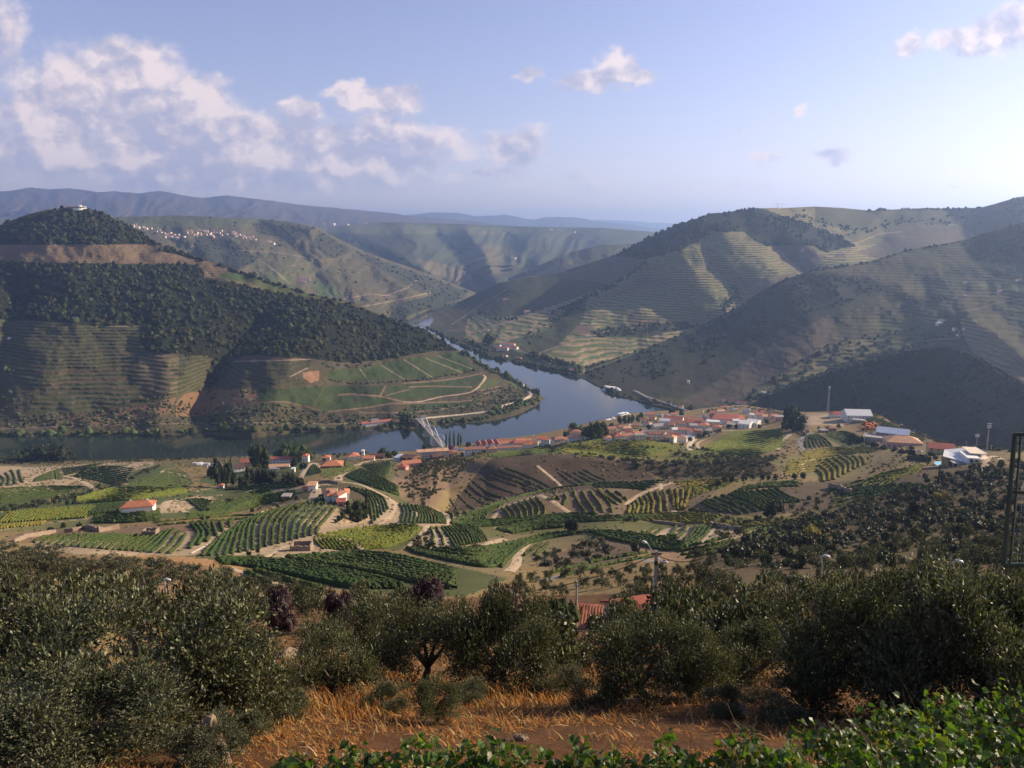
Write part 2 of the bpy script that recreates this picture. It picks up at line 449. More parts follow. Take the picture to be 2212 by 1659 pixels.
        fs = np.stack([idx[:-1, :-1], idx[:-1, 1:], idx[1:, 1:], idx[1:, :-1]], -1).reshape(-1, 4)
        me = mesh_np(objname, P.reshape(-1, 3), fs, mat, True, {'col': ext(s.col).reshape(-1, 3), 'alt': ext(s.alt).reshape(-1, 3), 'terr': ext(s.terr).ravel()})
        o = link(objname, me); o['kind'] = 'structure'; s.obj = o
        return o
def W(u, v, z=0.5): return (u, v, float(yz(v, z)))
def Wl(pts, z=0.5): return [W(u, v, z) for u, v in pts]
# albedo of ground covers
C_FOREST, C_SCRUB, C_SOIL, C_TAN, C_RED = (.022,.026,.013), (.075,.066,.036), (.20,.135,.085), (.30,.22,.14), (.24,.125,.065)
C_VINE, C_VDARK, C_VLIGHT, C_PATH, C_GREY = (.062,.082,.028), (.040,.058,.020), (.12,.135,.035), (.36,.28,.19), (.13,.105,.085)

# ---- far mountains
def jag(top, amp, seed, step=5):       # an uneven skyline
    t = np.array(top, float); u = np.arange(t[0, 0], t[-1, 0], step); return list(zip(u, np.interp(u, t[:, 0], t[:, 1]) + amp * fbm(u / 38, u * 0, seed, 4)))
def far_layer(name, u0, u1, top, vb, Yc, Yb, rough, rs, seed, col, ridges=(), nv=60, back=(600, 120)):
    bot = [(u0, vb), (u1, vb)]
    top = jag(top, 2.6, seed)
    ctrl = [(u, v, Yc) for u, v in top[::6]] + [(u, vb, Yb) for u in np.linspace(u0, u1, 7)]
    L_ = Layer(name, u0, u1, int((u1 - u0) / 4), nv, top, bot, ctrl, ridges, rough, rs, back, 200, seed=seed, folds=(Yc * .022, 52, .6))
    L_.paint((col, 0, col)); return L_
TOP_A = [(-250,420),(-100,424),(0,414),(30,411),(70,404),(110,410),(150,406),(210,415),(250,413),(300,417),(345,412),(400,424),(440,428),(490,421),(540,428),(590,435),(640,443),(700,446),(760,453),(830,458),(900,466),(960,472),(1020,478),(1090,487)]
TOP_B = [(780,474),(830,468),(880,464),(930,459),(985,459),(1030,466),(1065,465),(1090,462),(1130,471),(1155,474),(1200,468),(1240,470),(1290,478),(1330,482),(1400,490),(1480,503)]
TOP_C = [(1200,480),(1300,476),(1360,478),(1420,481),(1460,485),(1530,492)]
mountain = far_layer('mountains', -250, 1090, TOP_A, 500, 11000, 7600, .045, 42, 3, (.105,.085,.075))
mountain_b = far_layer('distant_mountains', 780, 1480, TOP_B, 510, 16500, 12500, .03, 40, 4, (.08,.075,.07))
mountain_c = far_layer('horizon_mountains', 1200, 1530, TOP_C, 510, 24000, 21000, .02, 40, 5, (.08,.075,.07))
# ---- plateau and ridges beyond the upper river
TOP_P = [(-250,474),(0,472),(100,474),(260,470),(400,470),(560,474),(640,484),(720,489),(830,480),(1000,484),(1150,490),(1300,492),(1400,500),(1490,514)]
BOT_P = [(-250,560),(600,570),(850,620),(960,650),(1060,650),(1200,610),(1490,570)]
plateau = Layer('plateau', -250, 1490, 620, 110, TOP_P, BOT_P,
    [(u, v, 6900) for u, v in TOP_P] + [(-250,560,4600),(200,560,4600),(600,570,4600),(850,620,4300),(960,650,4300),(1060,650,4300),(1200,610,4500),(1490,570,4700),(700,520,6000),(1000,520,6200),(1250,520,6300)],
    [([(760,500),(850,540),(930,590)], 380, 28), ([(870,500),(960,545),(1010,590)], 420, 30), ([(1010,500),(1050,550),(1070,615)], 400, 26), ([(1170,505),(1120,560),(1075,612)], 300, 36), ([(1300,505),(1220,560),(1150,600)], 260, 36), ([(940,510),(985,560),(1030,610)], -340, 22), ([(1090,510),(1090,560)], -240, 24)],
    .022, 45, (400, 90), 60, seed=6, folds=(170, 60, 1.0))
GF = (.075,.085,.05)
plateau.paint((GF, .0, GF), [([(-250,470),(120,470),(200,500),(-250,520)], (.10,.115,.045), 0, GF), ([(990,545),(1060,525),(1130,545),(1120,585),(1050,600),(990,575)], (.14,.12,.06), .4, (.08,.09,.035)),
    ([(900,560),(960,570),(1030,600),(1000,612),(930,590)], (.16,.13,.07), 0, GF), ([(640,486),(830,484),(1000,488),(1150,495),(1150,508),(800,505),(650,500)], (.12,.125,.055), 0, GF), ([(740,505),(870,512),(900,560),(830,560)], (.045,.05,.03), 0, GF)])
# ---- hillside of the white village, left bank of the upper river
TOP_V = [(225,470),(290,468),(380,465),(450,468),(540,472),(620,478),(680,490),(740,520),(790,545),(880,575),(960,605),(1010,625),(1050,640),(1064,645)]
BOT_V = [(225,560),(340,570),(550,650),(700,690),(800,712),(850,705),(880,688),(900,676),(960,657),(1000,647),(1040,638),(1064,646)]
village_hill = Layer('village_hill', 225, 1064, 480, 190, TOP_V, BOT_V,
    Wl([(880,688),(900,676),(960,657),(1000,647),(1040,638)]) + [(850,705,2850),(800,712,2750),(700,690,2750),(550,650,2750),(340,570,3000),(225,560,3000),(225,470,4200),(290,468,4200),(380,465,4250),(450,468,4300),(540,472,4300),(620,478,4300),(680,490,4250),(740,520,4200),(790,545,4150),(880,575,4100),(960,605,4100),(1010,625,4150),(1050,640,4250)],
    [([(470,480),(540,520),(640,560),(720,600),(800,640)], 90, 40), ([(640,490),(720,540),(820,590),(900,640)], 110, 40), ([(400,500),(460,560),(540,610),(640,660)], 80, 34), ([(560,490),(640,540),(680,590)], -110, 28), ([(350,500),(420,560),(480,600)], -90, 26), ([(740,560),(800,600),(850,650)], -90, 26)],
    .02, 40, (250, 80), 30, seed=8, folds=(26, 56, -.9))
V1, V2 = (.12,.105,.055), (.075,.085,.035)
village_hill.paint((V1, .35, V2),
    [([(240,468),(450,468),(620,478),(640,486),(430,492),(300,490)], (.105,.115,.045), .3, V2), ([(420,505),(500,520),(560,560),(480,600),(420,560)], (.05,.052,.03), 0, V2), ([(540,480),(680,492),(640,520),(560,505)], (.06,.058,.032), 0, V2),
     ([(560,545),(660,560),(720,600),(620,610),(540,580)], (.13,.12,.06), .6, V2), ([(690,500),(760,540),(720,560),(670,530)], (.06,.06,.035), 0, V2), ([(720,610),(800,600),(900,630),(880,650),(760,650)], (.12,.10,.06), .5, V2),
     ([(760,540),(900,590),(1010,630),(960,650),(880,620)], (.062,.066,.035), 0, V2), ([(860,655),(960,632),(1000,645),(900,676),(870,690),(840,690)], (.045,.052,.026), 0, V2), ([(670,610),(720,612),(735,640),(690,640)], (.085,.115,.04), 0, V2), ([(560,590),(620,590),(640,640),(590,640)], (.10,.115,.045), 0, V2)],
    [([(640,660),(720,650),(800,635),(850,640)], 1.0, (.3,.23,.15)), ([(750,668),(850,650),(930,632)], 1.0, (.34,.26,.17)), ([(830,640),(880,622),(900,605)], 1.1, (.34,.26,.17)), ([(560,560),(600,590),(625,612)], 1.0, (.3,.24,.16)), ([(500,540),(600,545),(680,560)], .8, (.25,.2,.14)), ([(620,575),(720,560)], .7, (.26,.2,.14))])
# ---- spur on the far right bank
TOP_S = [(1030,646),(1045,632),(1060,625),(1100,600),(1190,562),(1250,540),(1300,529),(1390,526),(1460,520),(1520,516)]
BOT_S = [(1030,650),(1060,648),(1100,648),(1200,625),(1520,600)]
river_spur = Layer('river_spur', 1030, 1520, 200, 70, TOP_S, BOT_S, [W(1030,646),W(1060,648),(1100,648,3900),(1200,625,3600),(1520,600,3500),(1060,625,4400),(1100,600,4400),(1190,562,4350),(1300,529,4300),(1390,526,4300),(1520,516,4200)], [], .02, 40, (250, 70), 30, seed=9)
river_spur.paint(((.09,.09,.05), .5, (.06,.07,.03)), [([(1130,600),(1190,575),(1240,560),(1230,590),(1160,610)], (.17,.14,.08), .4, V2), ([(1040,640),(1120,615),(1130,640),(1060,648)], (.045,.05,.028), 0, V2)])
# ---- terraced hill on the right bank
TOP_R1 = [(905,700),(920,690),(950,672),(985,655),(1030,634),(1080,610),(1140,598),(1200,590),(1260,572),(1330,550),(1400,514),(1460,487),(1500,474),(1540,463),(1590,455),(1640,450),(1700,449),(1760,446),(1820,449),(1880,455),(1940,452),(2010,449),(2060,451),(2120,448),(2150,440),(2190,428),(2212,424),(2300,410),(2450,395)]
BOT_R1 = [(905,702),(940,715),(990,742),(1060,772),(1160,792),(1260,808),(1330,830),(1420,800),(1600,740),(1720,660),(1850,610),(2000,580),(2212,550),(2450,540)]
terrace_hill = Layer('terraced_hill', 905, 2450, 760, 330, TOP_R1, BOT_R1,
    Wl([(905,702),(940,715),(990,742),(1060,772),(1160,792),(1260,808)]) + [(1330,830,1750),(1420,800,1850),(1600,740,2000),(1720,660,2050),(1850,610,2050),(2000,580,2050),(2212,550,2000),(2450,540,1950),
     (920,690,2950),(985,655,3305),(1080,610,3248),(1200,590,3134),(1330,550,2918),(1460,487,2792),(1540,463,2792),(1640,450,2849),(1760,446,2963),(1880,455,3077),(2010,449,3077),(2120,448,2963),(2212,424,2849),(2450,395,2735),(1700,560,2451),(1900,520,2735),(2100,510,2678)],
    [([(1470,540),(1398,563),(1328,615),(1240,652),(1120,692),(1060,706)], 45, 26), ([(1560,500),(1590,560),(1660,600),(1730,640)], 30, 40), ([(1470,545),(1520,620),(1570,680),(1620,730)], 38, 42), ([(1300,640),(1270,720),(1180,765)], 25, 26),
     ([(1530,560),(1590,630),(1650,680)], -45, 26), ([(1400,600),(1460,680),(1500,740)], -35, 30), ([(1680,540),(1740,590),(1790,600)], -60, 24), ([(1180,640),(1120,680)], -25, 22), ([(1200,720),(1140,740)], -30, 20), ([(1640,452),(1700,500),(1760,540)], 40, 30), ([(1900,460),(1850,520)], 60, 30), ([(2050,470),(1950,520),(1880,545)], -60, 26)],
    .008, 46, (160, 60), 20, seed=12, folds=(12, 90, .8))
TG, TB = (.105,.14,.05), (.36,.265,.16)
R1P = [([(905,695),(985,655),(1080,610),(1060,650),(1010,690),(1000,745),(930,720)], (.05,.052,.03), .15, TB), ([(1080,610),(1200,590),(1330,552),(1400,560),(1320,615),(1240,645),(1130,680),(1060,690),(1020,670)], (.065,.07,.034), .45, (.12,.115,.05)),
    ([(1208,601),(1267,573),(1327,553),(1400,561),(1313,614),(1267,607)], (.13,.10,.075), .15, TB), ([(1267,573),(1330,550),(1460,487),(1540,463),(1640,448),(1760,490),(1850,530),(1780,545),(1753,530),(1656,532),(1632,522),(1607,501),(1534,500),(1510,517),(1469,539),(1413,553),(1398,560),(1327,553)], C_FOREST, 0, TB),
    ([(1653,536),(1675,533),(1741,595),(1716,587)], (.26,.19,.12), .3, TG), ([(1678,533),(1753,530),(1775,558),(1750,592),(1741,592)], (.11,.09,.075), 0, TB), ([(1592,607),(1716,590),(1745,598),(1630,640),(1596,615)], (.17,.13,.09), .2, TG), ([(1578,636),(1612,634),(1619,641),(1605,651),(1580,643)], (.24,.19,.10), 0, TG),
    ([(1320,640),(1388,592),(1430,600),(1460,615),(1380,625)], (.25,.16,.11), .8, TG), ([(1340,690),(1420,685),(1480,700),(1360,712)], (.21,.14,.10), .8, TG), ([(1223,698),(1262,701),(1285,720),(1245,722),(1220,716)], (.20,.13,.10), .2, TG),
    ([(1270,716),(1330,706),(1480,695),(1510,705),(1400,728),(1300,728)], (.05,.055,.03), 0, TB), ([(1100,735),(1180,715),(1230,660),(1270,640),(1260,690),(1190,760),(1130,765)], (.06,.064,.033), .35, TG), ([(990,742),(1060,772),(1260,808),(1260,790),(1160,770),(1060,745),(1000,730)], (.042,.05,.026), 0, TB),
    ([(1760,446),(1880,455),(2010,449),(2120,448),(2140,470),(1960,500),(1850,500),(1760,480)], (.085,.085,.045), .3, (.13,.12,.06)), ([(1820,505),(1960,480),(2080,490),(2000,520),(1860,530)], (.09,.095,.045), .2, TB), ([(1850,545),(1960,500),(2100,490),(2100,540),(1900,560)], (.10,.082,.062), .15, TB), ([(2030,470),(2212,426),(2450,395),(2450,520),(2120,520),(2080,490)], (.06,.055,.036), .1, TB)]
terrace_hill.paint((TG, .85, TB), R1P,
    [([(1063,705),(1124,688),(1164,674),(1249,650)], 1.2, C_PATH), ([(1063,705),(1077,713),(1085,721),(1103,728)], 1.3, C_PATH), ([(1146,684),(1160,695),(1146,719)], 1.2, C_PATH), ([(1026,672),(1057,684),(1115,690)], .9, (.25,.21,.15)), ([(976,701),(1035,662),(1059,646),(1093,626)], .9, (.25,.21,.14)),
     ([(1164,763),(1221,743),(1275,723),(1325,713),(1400,705)], 1.3, (.3,.22,.14)), ([(1336,652),(1350,660),(1356,676),(1380,682)], 1.2, (.30,.24,.17)), ([(1490,645),(1506,638)], 1, C_PATH), ([(1103,745),(1135,762),(1200,790)], 1.1, (.22,.18,.14)), ([(1810,560),(1840,530),(1900,505),(1950,500)], 1.0, (.3,.24,.15))])
r1_terr = np.clip(terrace_hill.terr * 1.2, 0, 1)
terrace_hill.terrace(r1_terr, 6.5, 6.0)
# ---- dark hill in front of it
TOP_R2 = [(1225,804),(1260,796),(1300,782),(1350,768),(1400,750),(1450,732),(1500,710),(1550,686),(1600,660),(1650,625),(1690,605),(1730,592),(1760,582),(1820,574),(1870,567),(1920,552),(1960,540),(2000,532),(2040,527),(2080,518),(2150,496),(2212,478),(2300,455),(2450,430)]
BOT_R2 = [(1225,806),(1270,822),(1325,851),(1400,872),(1480,888),(1540,896),(1640,885),(1750,850),(1850,810),(1950,785),(2030,775),(2110,785),(2212,850),(2300,900),(2450,960)]
dark_hill = Layer('shaded_hill', 1225, 2450, 600, 260, TOP_R2, BOT_R2,
    Wl([(1225,806),(1270,822),(1325,851),(1400,872),(1480,888)], 1.0) + [(1540,896,1330),(1640,885,1340),(1750,850,1400),(1850,810,1440),(1950,785,1470),(2030,775,1480),(2110,785,1380),(2212,850,1130),(2300,900,980),(2450,960,850),
     (1260,796,1800),(1300,782,1850),(1400,750,1940),(1500,710,2010),(1600,660,2040),(1690,605,2060),(1760,582,2080),(1870,567,2120),(1960,540,2130),(2080,518,2120),(2212,478,2060),(2450,430,1950),(2050,690,1600),(2200,740,1400)],
    [([(2090,684),(2150,720),(2212,775)], 40, 22), ([(1900,600),(1800,680),(1700,760)], 40, 60), ([(2000,640),(1900,720),(1800,800)], -30, 40)], .010, 50, (160, 70), 20, seed=15, folds=(6, 90, .8))
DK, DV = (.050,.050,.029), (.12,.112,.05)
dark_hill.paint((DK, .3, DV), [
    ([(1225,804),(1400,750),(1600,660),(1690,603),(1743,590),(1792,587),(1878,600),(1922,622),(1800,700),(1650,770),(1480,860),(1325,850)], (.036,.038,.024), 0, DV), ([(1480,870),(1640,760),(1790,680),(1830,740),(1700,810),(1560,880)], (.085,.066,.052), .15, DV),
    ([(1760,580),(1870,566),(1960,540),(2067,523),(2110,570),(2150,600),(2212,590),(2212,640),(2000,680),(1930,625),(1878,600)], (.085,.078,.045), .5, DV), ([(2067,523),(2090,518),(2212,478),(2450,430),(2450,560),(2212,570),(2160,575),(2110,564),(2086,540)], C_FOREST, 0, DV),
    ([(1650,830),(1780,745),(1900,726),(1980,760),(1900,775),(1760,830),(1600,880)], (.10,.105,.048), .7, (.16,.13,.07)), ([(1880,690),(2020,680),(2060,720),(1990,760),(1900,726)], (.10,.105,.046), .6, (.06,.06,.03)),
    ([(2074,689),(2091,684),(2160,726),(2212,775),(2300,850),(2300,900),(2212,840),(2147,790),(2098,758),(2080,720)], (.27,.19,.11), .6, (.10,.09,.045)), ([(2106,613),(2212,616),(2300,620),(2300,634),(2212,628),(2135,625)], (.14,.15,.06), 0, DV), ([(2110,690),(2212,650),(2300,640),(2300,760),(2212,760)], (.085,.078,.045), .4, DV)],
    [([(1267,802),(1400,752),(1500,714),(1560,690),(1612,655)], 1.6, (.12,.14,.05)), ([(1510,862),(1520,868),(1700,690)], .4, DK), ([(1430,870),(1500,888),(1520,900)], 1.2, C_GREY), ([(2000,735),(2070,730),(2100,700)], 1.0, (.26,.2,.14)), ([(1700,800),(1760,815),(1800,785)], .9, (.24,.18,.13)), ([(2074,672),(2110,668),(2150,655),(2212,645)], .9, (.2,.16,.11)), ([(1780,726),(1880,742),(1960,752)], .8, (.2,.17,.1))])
dark_hill.terrace(np.clip(dark_hill.terr, 0, 1), 6.0, 5.0)
# ---- nearest dark spur across the side valley
TOP_R3 = [(1560,905),(1600,885),(1640,863),(1700,838),(1760,815),(1830,793),(1900,772),(1960,758),(2020,751),(2070,756),(2110,769),(2160,797),(2212,832),(2300,885),(2450,960)]
BOT_R3 = [(1560,912),(1640,915),(1750,912),(1850,925),(1950,955),(2050,985),(2150,1010),(2300,1050),(2450,1080)]
gorge_spur = Layer('gorge_spur', 1560, 2450, 420, 200, TOP_R3, BOT_R3,
    [(1560,912,1290),(1640,915,1270),(1750,912,1250),(1850,925,1200),(1950,955,1120),(2050,985,1040),(2150,1010,940),(2300,1050,800),(2450,1080,700),
     (1560,905,1320),(1640,863,1350),(1760,815,1340),(1900,772,1310),(2020,751,1260),(2110,769,1150),(2212,832,980),(2300,885,850),(2450,960,720)], [([(2020,751),(2080,830),(2130,920)], 30, 40), ([(1900,800),(1960,900)], -20, 40)], .012, 50, (90, 60), 20, seed=18)
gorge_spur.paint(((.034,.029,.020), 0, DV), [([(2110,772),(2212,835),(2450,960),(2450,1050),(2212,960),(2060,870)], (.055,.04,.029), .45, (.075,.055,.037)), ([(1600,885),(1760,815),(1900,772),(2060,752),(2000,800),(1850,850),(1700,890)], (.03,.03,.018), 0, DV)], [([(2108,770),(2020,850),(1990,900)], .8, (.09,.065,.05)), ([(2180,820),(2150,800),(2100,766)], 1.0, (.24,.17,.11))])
# ---- wooded hill on the left bank
TOP_L = [(-250,540),(-150,512),(-60,496),(0,486),(30,474),(60,463),(100,453),(140,449),(185,450),(215,458),(260,477),(300,500),(340,525),(370,538),(410,553),(470,571),(550,598),(660,632),(760,655),(800,670),(850,691),(920,712),(970,745),(1010,766),(1060,795),(1120,825),(1160,848),(1172,858),(1182,862)]
BOT_L = [(-250,948),(0,945),(200,941),(400,938),(600,933),(750,930),(880,926),(960,917),(1060,908),(1120,894),(1160,875),(1172,864),(1182,863)]
wooded_hill = Layer('wooded_hill', -250, 1182, 700, 300, TOP_L, BOT_L,
    Wl(BOT_L[:-1]) + [(-250,540,1900),(-60,496,2000),(0,486,2020),(60,463,2020),(140,449,2030),(215,458,2020),(300,500,2000),(340,525,1970),(410,553,1930),(550,598,1850),(660,632,1800),(760,655,1770),(850,691,1750),(920,712,1740),(970,745,1700),(1010,766,1670),(1060,795,1600),(1120,825,1540),(1160,848,1480),(200,700,1580),(600,770,1440),(-100,700,1560)],
    [([(560,700),(510,750),(455,830),(425,890)], -75, 34), ([(700,690),(640,760),(580,850),(540,910)], 40, 70), ([(350,640),(345,740),(370,840),(340,890)], 30, 50), ([(985,757),(1045,806),(1040,850)], 22, 40), ([(820,785),(720,860)], -22, 40), ([(40,640),(0,760),(-20,860)], -60, 45), ([(180,640),(160,760)], 14, 50)], .010, 50, (150, 60), 20, seed=21)
FS, OB = C_FOREST, (.092,.078,.044)
LT = (.055,.066,.026); LS = (.15,.115,.07)
G5, GD = (.058,.082,.028), (.048,.070,.024)
LPOLY = [
 ([(-250,540),(0,486),(140,449),(215,458),(300,500),(362,530),(334,528),(0,528),(-250,528)], FS, 0, FS),
 ([(-250,528),(0,528),(334,528),(358,531),(338,540),(373,548),(432,559),(505,587),(463,602),(443,597),(439,579),(420,571),(272,570),(0,565),(-250,565)], (.21,.15,.095), .5, (.10,.085,.045)),
 ([(338,540),(358,530),(410,553),(425,560),(373,548)], FS, 0, FS),
 ([(465,594),(502,587),(552,602),(521,609)], (.085,.125,.04), 0, FS), ([(470,597),(521,608),(590,622),(560,624),(500,610)], (.2,.17,.09), 0, FS), ([(530,610),(560,604),(640,628),(740,648),(750,656),(600,632)], (.11,.13,.045), 0, FS),
 ([(-250,565),(0,565),(272,571),(420,573),(437,582),(443,599),(470,607),(520,614),(600,634),(740,654),(850,691),(920,712),(970,745),(988,757),(933,759),(818,778),(760,786),(700,778),(600,770),(530,765),(500,780),(470,800),(452,840),(440,835),(450,800),(460,775),(387,765),(330,762),(312,755),(302,735),(302,706),(208,705),(90,692),(0,690),(-250,700)], FS, 0, FS),
 ([(-250,700),(0,690),(90,692),(208,706),(302,707),(302,736),(318,762),(387,766),(450,768),(448,800),(430,842),(400,848),(360,862),(260,880),(125,893),(60,890),(75,850),(40,820),(0,800),(-250,800)], LT, .55, LS),
 ([(300,768),(387,767),(385,850),(330,855),(300,830)], (.10,.095,.045), .9, (.20,.15,.085)),  # sunlit band of vines: sunlight painted as lighter ground up to the shadow edge
 ([(471,805),(497,782),(671,778),(664,795),(628,813),(654,815),(658,832),(461,838)], (.062,.062,.032), .25, LS), ([(494,781),(530,768),(640,772),(671,776),(640,780)], (.13,.085,.055), 0, FS),
 ([(654,805),(690,800),(689,820),(671,828),(654,815)], (.30,.17,.10), 0, FS), ([(690,785),(800,780),(812,786),(770,794),(712,798)], (.10,.085,.055), 0, FS),
 ([(710,799),(776,796),(825,786),(871,776),(946,769),(992,759),(1025,795),(1002,806),(933,815),(855,818),(795,824),(756,824),(707,818)], G5, 0, FS),
 ([(559,841),(645,838),(700,833),(690,851),(677,877),(612,868),(559,864)], GD, 0, FS), ([(707,833),(769,833),(832,835),(820,854),(743,851),(690,858)], GD, 0, FS), ([(687,858),(733,855),(822,858),(868,869),(789,879),(710,888),(684,882)], G5, 0, FS),
 ([(838,835),(884,833),(1019,828),(1042,809),(1048,815),(1015,843),(953,854),(887,864),(835,855)], G5, 0, FS), ([(874,828),(953,822),(1042,806),(1030,822),(953,832),(884,834)], G5, 0, FS), ([(884,873),(1032,866),(1028,873),(953,882),(884,889)], G5, 0, FS), ([(1051,815),(1084,822),(1064,835),(1025,845)], (.09,.11,.04), 0, FS), ([(1090,822),(1120,830),(1134,845),(1110,838)], (.10,.125,.045), 0, FS),
 ([(380,868),(400,850),(459,842),(556,841),(552,866),(480,876),(430,900),(380,900)], (.21,.125,.07), 0, FS), ([(150,905),(240,885),(320,872),(380,858),(370,890),(300,908),(200,918)], (.18,.11,.065), 0, FS)]
TRK = (.27,.185,.125); STP = (.33,.27,.19)
LLINES = [([(208,705),(302,705)], 1.0, STP), ([(104,741),(225,758),(312,765),(387,765)], 1.6, (.10,.07,.05)), ([(30,803),(42,805),(179,801),(296,794)], 1.8, (.12,.075,.055)), ([(77,842),(146,825),(312,816),(333,808)], 1.4, (.14,.085,.06)), ([(62,847),(208,844),(312,838)], 1.4, (.10,.065,.05)),
 ([(494,781),(592,779),(671,776)], 1.0, STP), ([(628,813),(664,795)], 1.3, STP), ([(732,853),(756,851),(822,856),(871,868)], 1.7, TRK), ([(874,828),(953,822),(1002,815),(1042,806)], 1.3, TRK), ([(832,835),(822,855)], 1.5, TRK), ([(884,836),(937,834),(1019,836)], 1.2, TRK), ([(832,855),(884,841)], .9, TRK),
 ([(710,889),(789,881),(848,871),(881,872),(937,869),(986,868),(1035,863)], 1.3, TRK), ([(776,889),(789,892),(828,891),(881,892),(953,884),(1028,874),(1038,871)], 1.1, TRK), ([(1030,846),(1080,834),(1090,832)], .9, TRK), ([(1010,860),(1080,842),(1100,838)], .9, TRK),
 ([(777,797),(797,823)], .8, STP), ([(824,789),(874,820)], .8, STP), ([(873,777),(933,815)], .8, STP), ([(920,774),(999,805)], .7, STP), ([(946,769),(1022,798)], .6, STP), ([(610,840),(612,868)], .6, (.10,.09,.05)), ([(728,856),(722,884)], .6, (.10,.09,.05)), ([(776,859),(778,879)], .7, (.09,.08,.045)), ([(884,842),(890,862)], .7, (.09,.08,.045)), ([(950,836),(953,853)], .6, (.1,.09,.05)), ([(770,834),(770,850)], .6, (.1,.09,.05)), ([(953,858),(960,882)], .6, (.1,.09,.05)),
 ([(0,927),(104,922),(208,919),(291,916),(460,914),(620,913),(700,916),(790,914)], .9, (.24,.19,.14)), ([(560,868),(620,868),(690,886)], .9, (.22,.15,.1)), ([(458,598),(440,585)], 1.5, (.34,.25,.17))]
wooded_hill.paint((OB, 0, FS), LPOLY, LLINES, 1.2)
wooded_hill.terrace(np.clip(wooded_hill.terr * 1.3, 0, 1), 5.0, 3.2)
# ------------------------------------------------------------ near slope, from the viewpoint down to the town
SHORE = [(-250,990),(0,996),(160,995),(300,992),(500,986),(700,981),(860,976),(930,968),(975,962),(1040,956),(1100,946),(1160,938),(1200,930),(1250,919),(1300,906),(1350,894),(1420,888),(1500,884),(1540,880),(1600,874),(1640,880),(1690,888),(1740,890),(1800,889),(1880,892),(1905,899),(1930,914),(1965,930),(2000,946),(2040,958),(2080,966),(2140,970),(2212,974),(2300,978),(2450,985)]
NB = [(-250,2300),(2450,2300)]
NC = [W(u, v, 1.5) for u, v in SHORE[:18]] + [W(1540,880,6),W(1600,874,12),W(1640,880,30),(1690,888,1000),(1740,890,960),(1800,889,930),(1880,892,890),(1930,914,800),(2000,946,690),(2080,966,560),(2140,970,500),(2212,974,470),(2450,985,430)]
def dens(pts, step=34):
    pts = np.array(pts, float); out = []
    for p, q in zip(pts[:-1], pts[1:]):
        n = max(1, int(round(abs(q[0] - p[0]) / step)))
        out += [tuple(p + (q - p) * k / n) for k in range(n)]
    return out + [tuple(pts[-1])]
NC += [(-200,1050,690),(0,1050,700),(200,1050,710),(500,1040,745),(-200,1110,440),(0,1110,450),(300,1100,455),(500,1075,600),(0,1150,375),(180,1155,362),(340,1152,368),(300,1196,305),(100,1192,310),(-200,1180,335),
 (560,1195,316),(640,1187,322),(560,1130,395),(720,1080,442),(450,1120,412),(300,1222,220),(100,1230,160),(-200,1230,150),(0,1300,76),(300,1300,88),(500,1232,232),
 (800,1250,205),(700,1290,128),(900,1240,228),(1000,1262,172),(1255,1330,118),(1300,1215,282),(1300,1255,190),(1400,1250,172),(1450,1205,268),(1600,1250,142),(2000,1250,115),(2200,1250,98),(2450,1250,90),(1700,1190,212),(2000,1150,205),(2200,1150,188),(2450,1150,175),
 (2000,1100,292),(2200,1060,285),(2060,1012,425),(2200,1000,405),(2130,978,455),(2450,1040,280),(1850,1100,352),(1700,1130,345),(1620,1118,378),(1850,1050,445),(1950,1000,480),
 (1000,1150,386),(1300,1150,366),(1100,1190,347),(1300,1190,326),(1500,1160,338),(900,1170,350),(800,1150,378),(860,1200,302),(870,1130,412),(900,1100,436),
 (860,1062,520),(800,1020,640),(750,1040,565),(740,1003,770),(850,1003,790),(700,1020,640),
 (1000,1040,618),(1080,1035,622),(1200,1020,632),(1350,1010,640),
 (1300,958,790),(1380,962,770),(1230,958,800),(1500,985,690),(1400,985,690),(1500,1005,650),(1600,1010,600),(1600,982,700),(1700,1000,585),(1650,942,835),(1740,945,765),(1560,932,895),(1050,968,880),(1500,960,800),(1780,906,900),(1840,925,830),(1800,960,700),(1800,1000,600),(1900,930,780),(1900,960,660),(960,990,850),
 (1250,927,1150),(1350,914,1190),(1450,915,1180),(1450,934,1060),(1550,900,1180),(1600,905,1090),(1660,905,1030),(1600,882,1290),(930,985,965),(1000,975,1030),(1100,962,1050),(1000,1010,730),(1150,960,960),
 (500,1240,215),(650,1235,240)]
NC += dens([(1000,1124,423),(1130,1098,430),(1280,1080,440),(1430,1062,455),(1560,1050,465)], 110) + dens([(985,1126,416),(1150,1119,422),(1250,1116,427),(1400,1108,436),(1490,1106,432)], 110)
NC += dens([(960,1085,566),(1060,1068,588),(1250,1035,612),(1430,1022,622)], 110) + dens([(880,1045,612),(950,1022,645),(1040,1002,655),(1150,993,650),(1280,1000,648),(1400,1012,640)], 90) + [(880,1075,560)]
NC += [(950,990,790),(1040,974,830),(1150,962,880),(1280,968,740),(1400,975,720)]
NSTEPS = [([(640,1150),(930,1124),(970,1112),(1050,1093),(1130,1077),(1250,1056),(1430,1041),(1560,1032),(1700,1028),(1950,1010)], [0,.14,.22,.27,.29,.29,.26,.2,.1,0], 9),
          ([(600,1040),(840,1030),(940,1006),(1040,987),(1150,976),(1280,983),(1400,998),(1490,1000),(1750,1000)], [0,.04,.10,.14,.16,.12,.08,.05,0], 9),
          ([(900,985),(1120,958),(1180,948),(1260,936),(1310,932),(1400,939),(1430,946),(1520,958),(1750,975)], [0,.07,.12,.18,.2,.18,.15,.1,0], 9)]
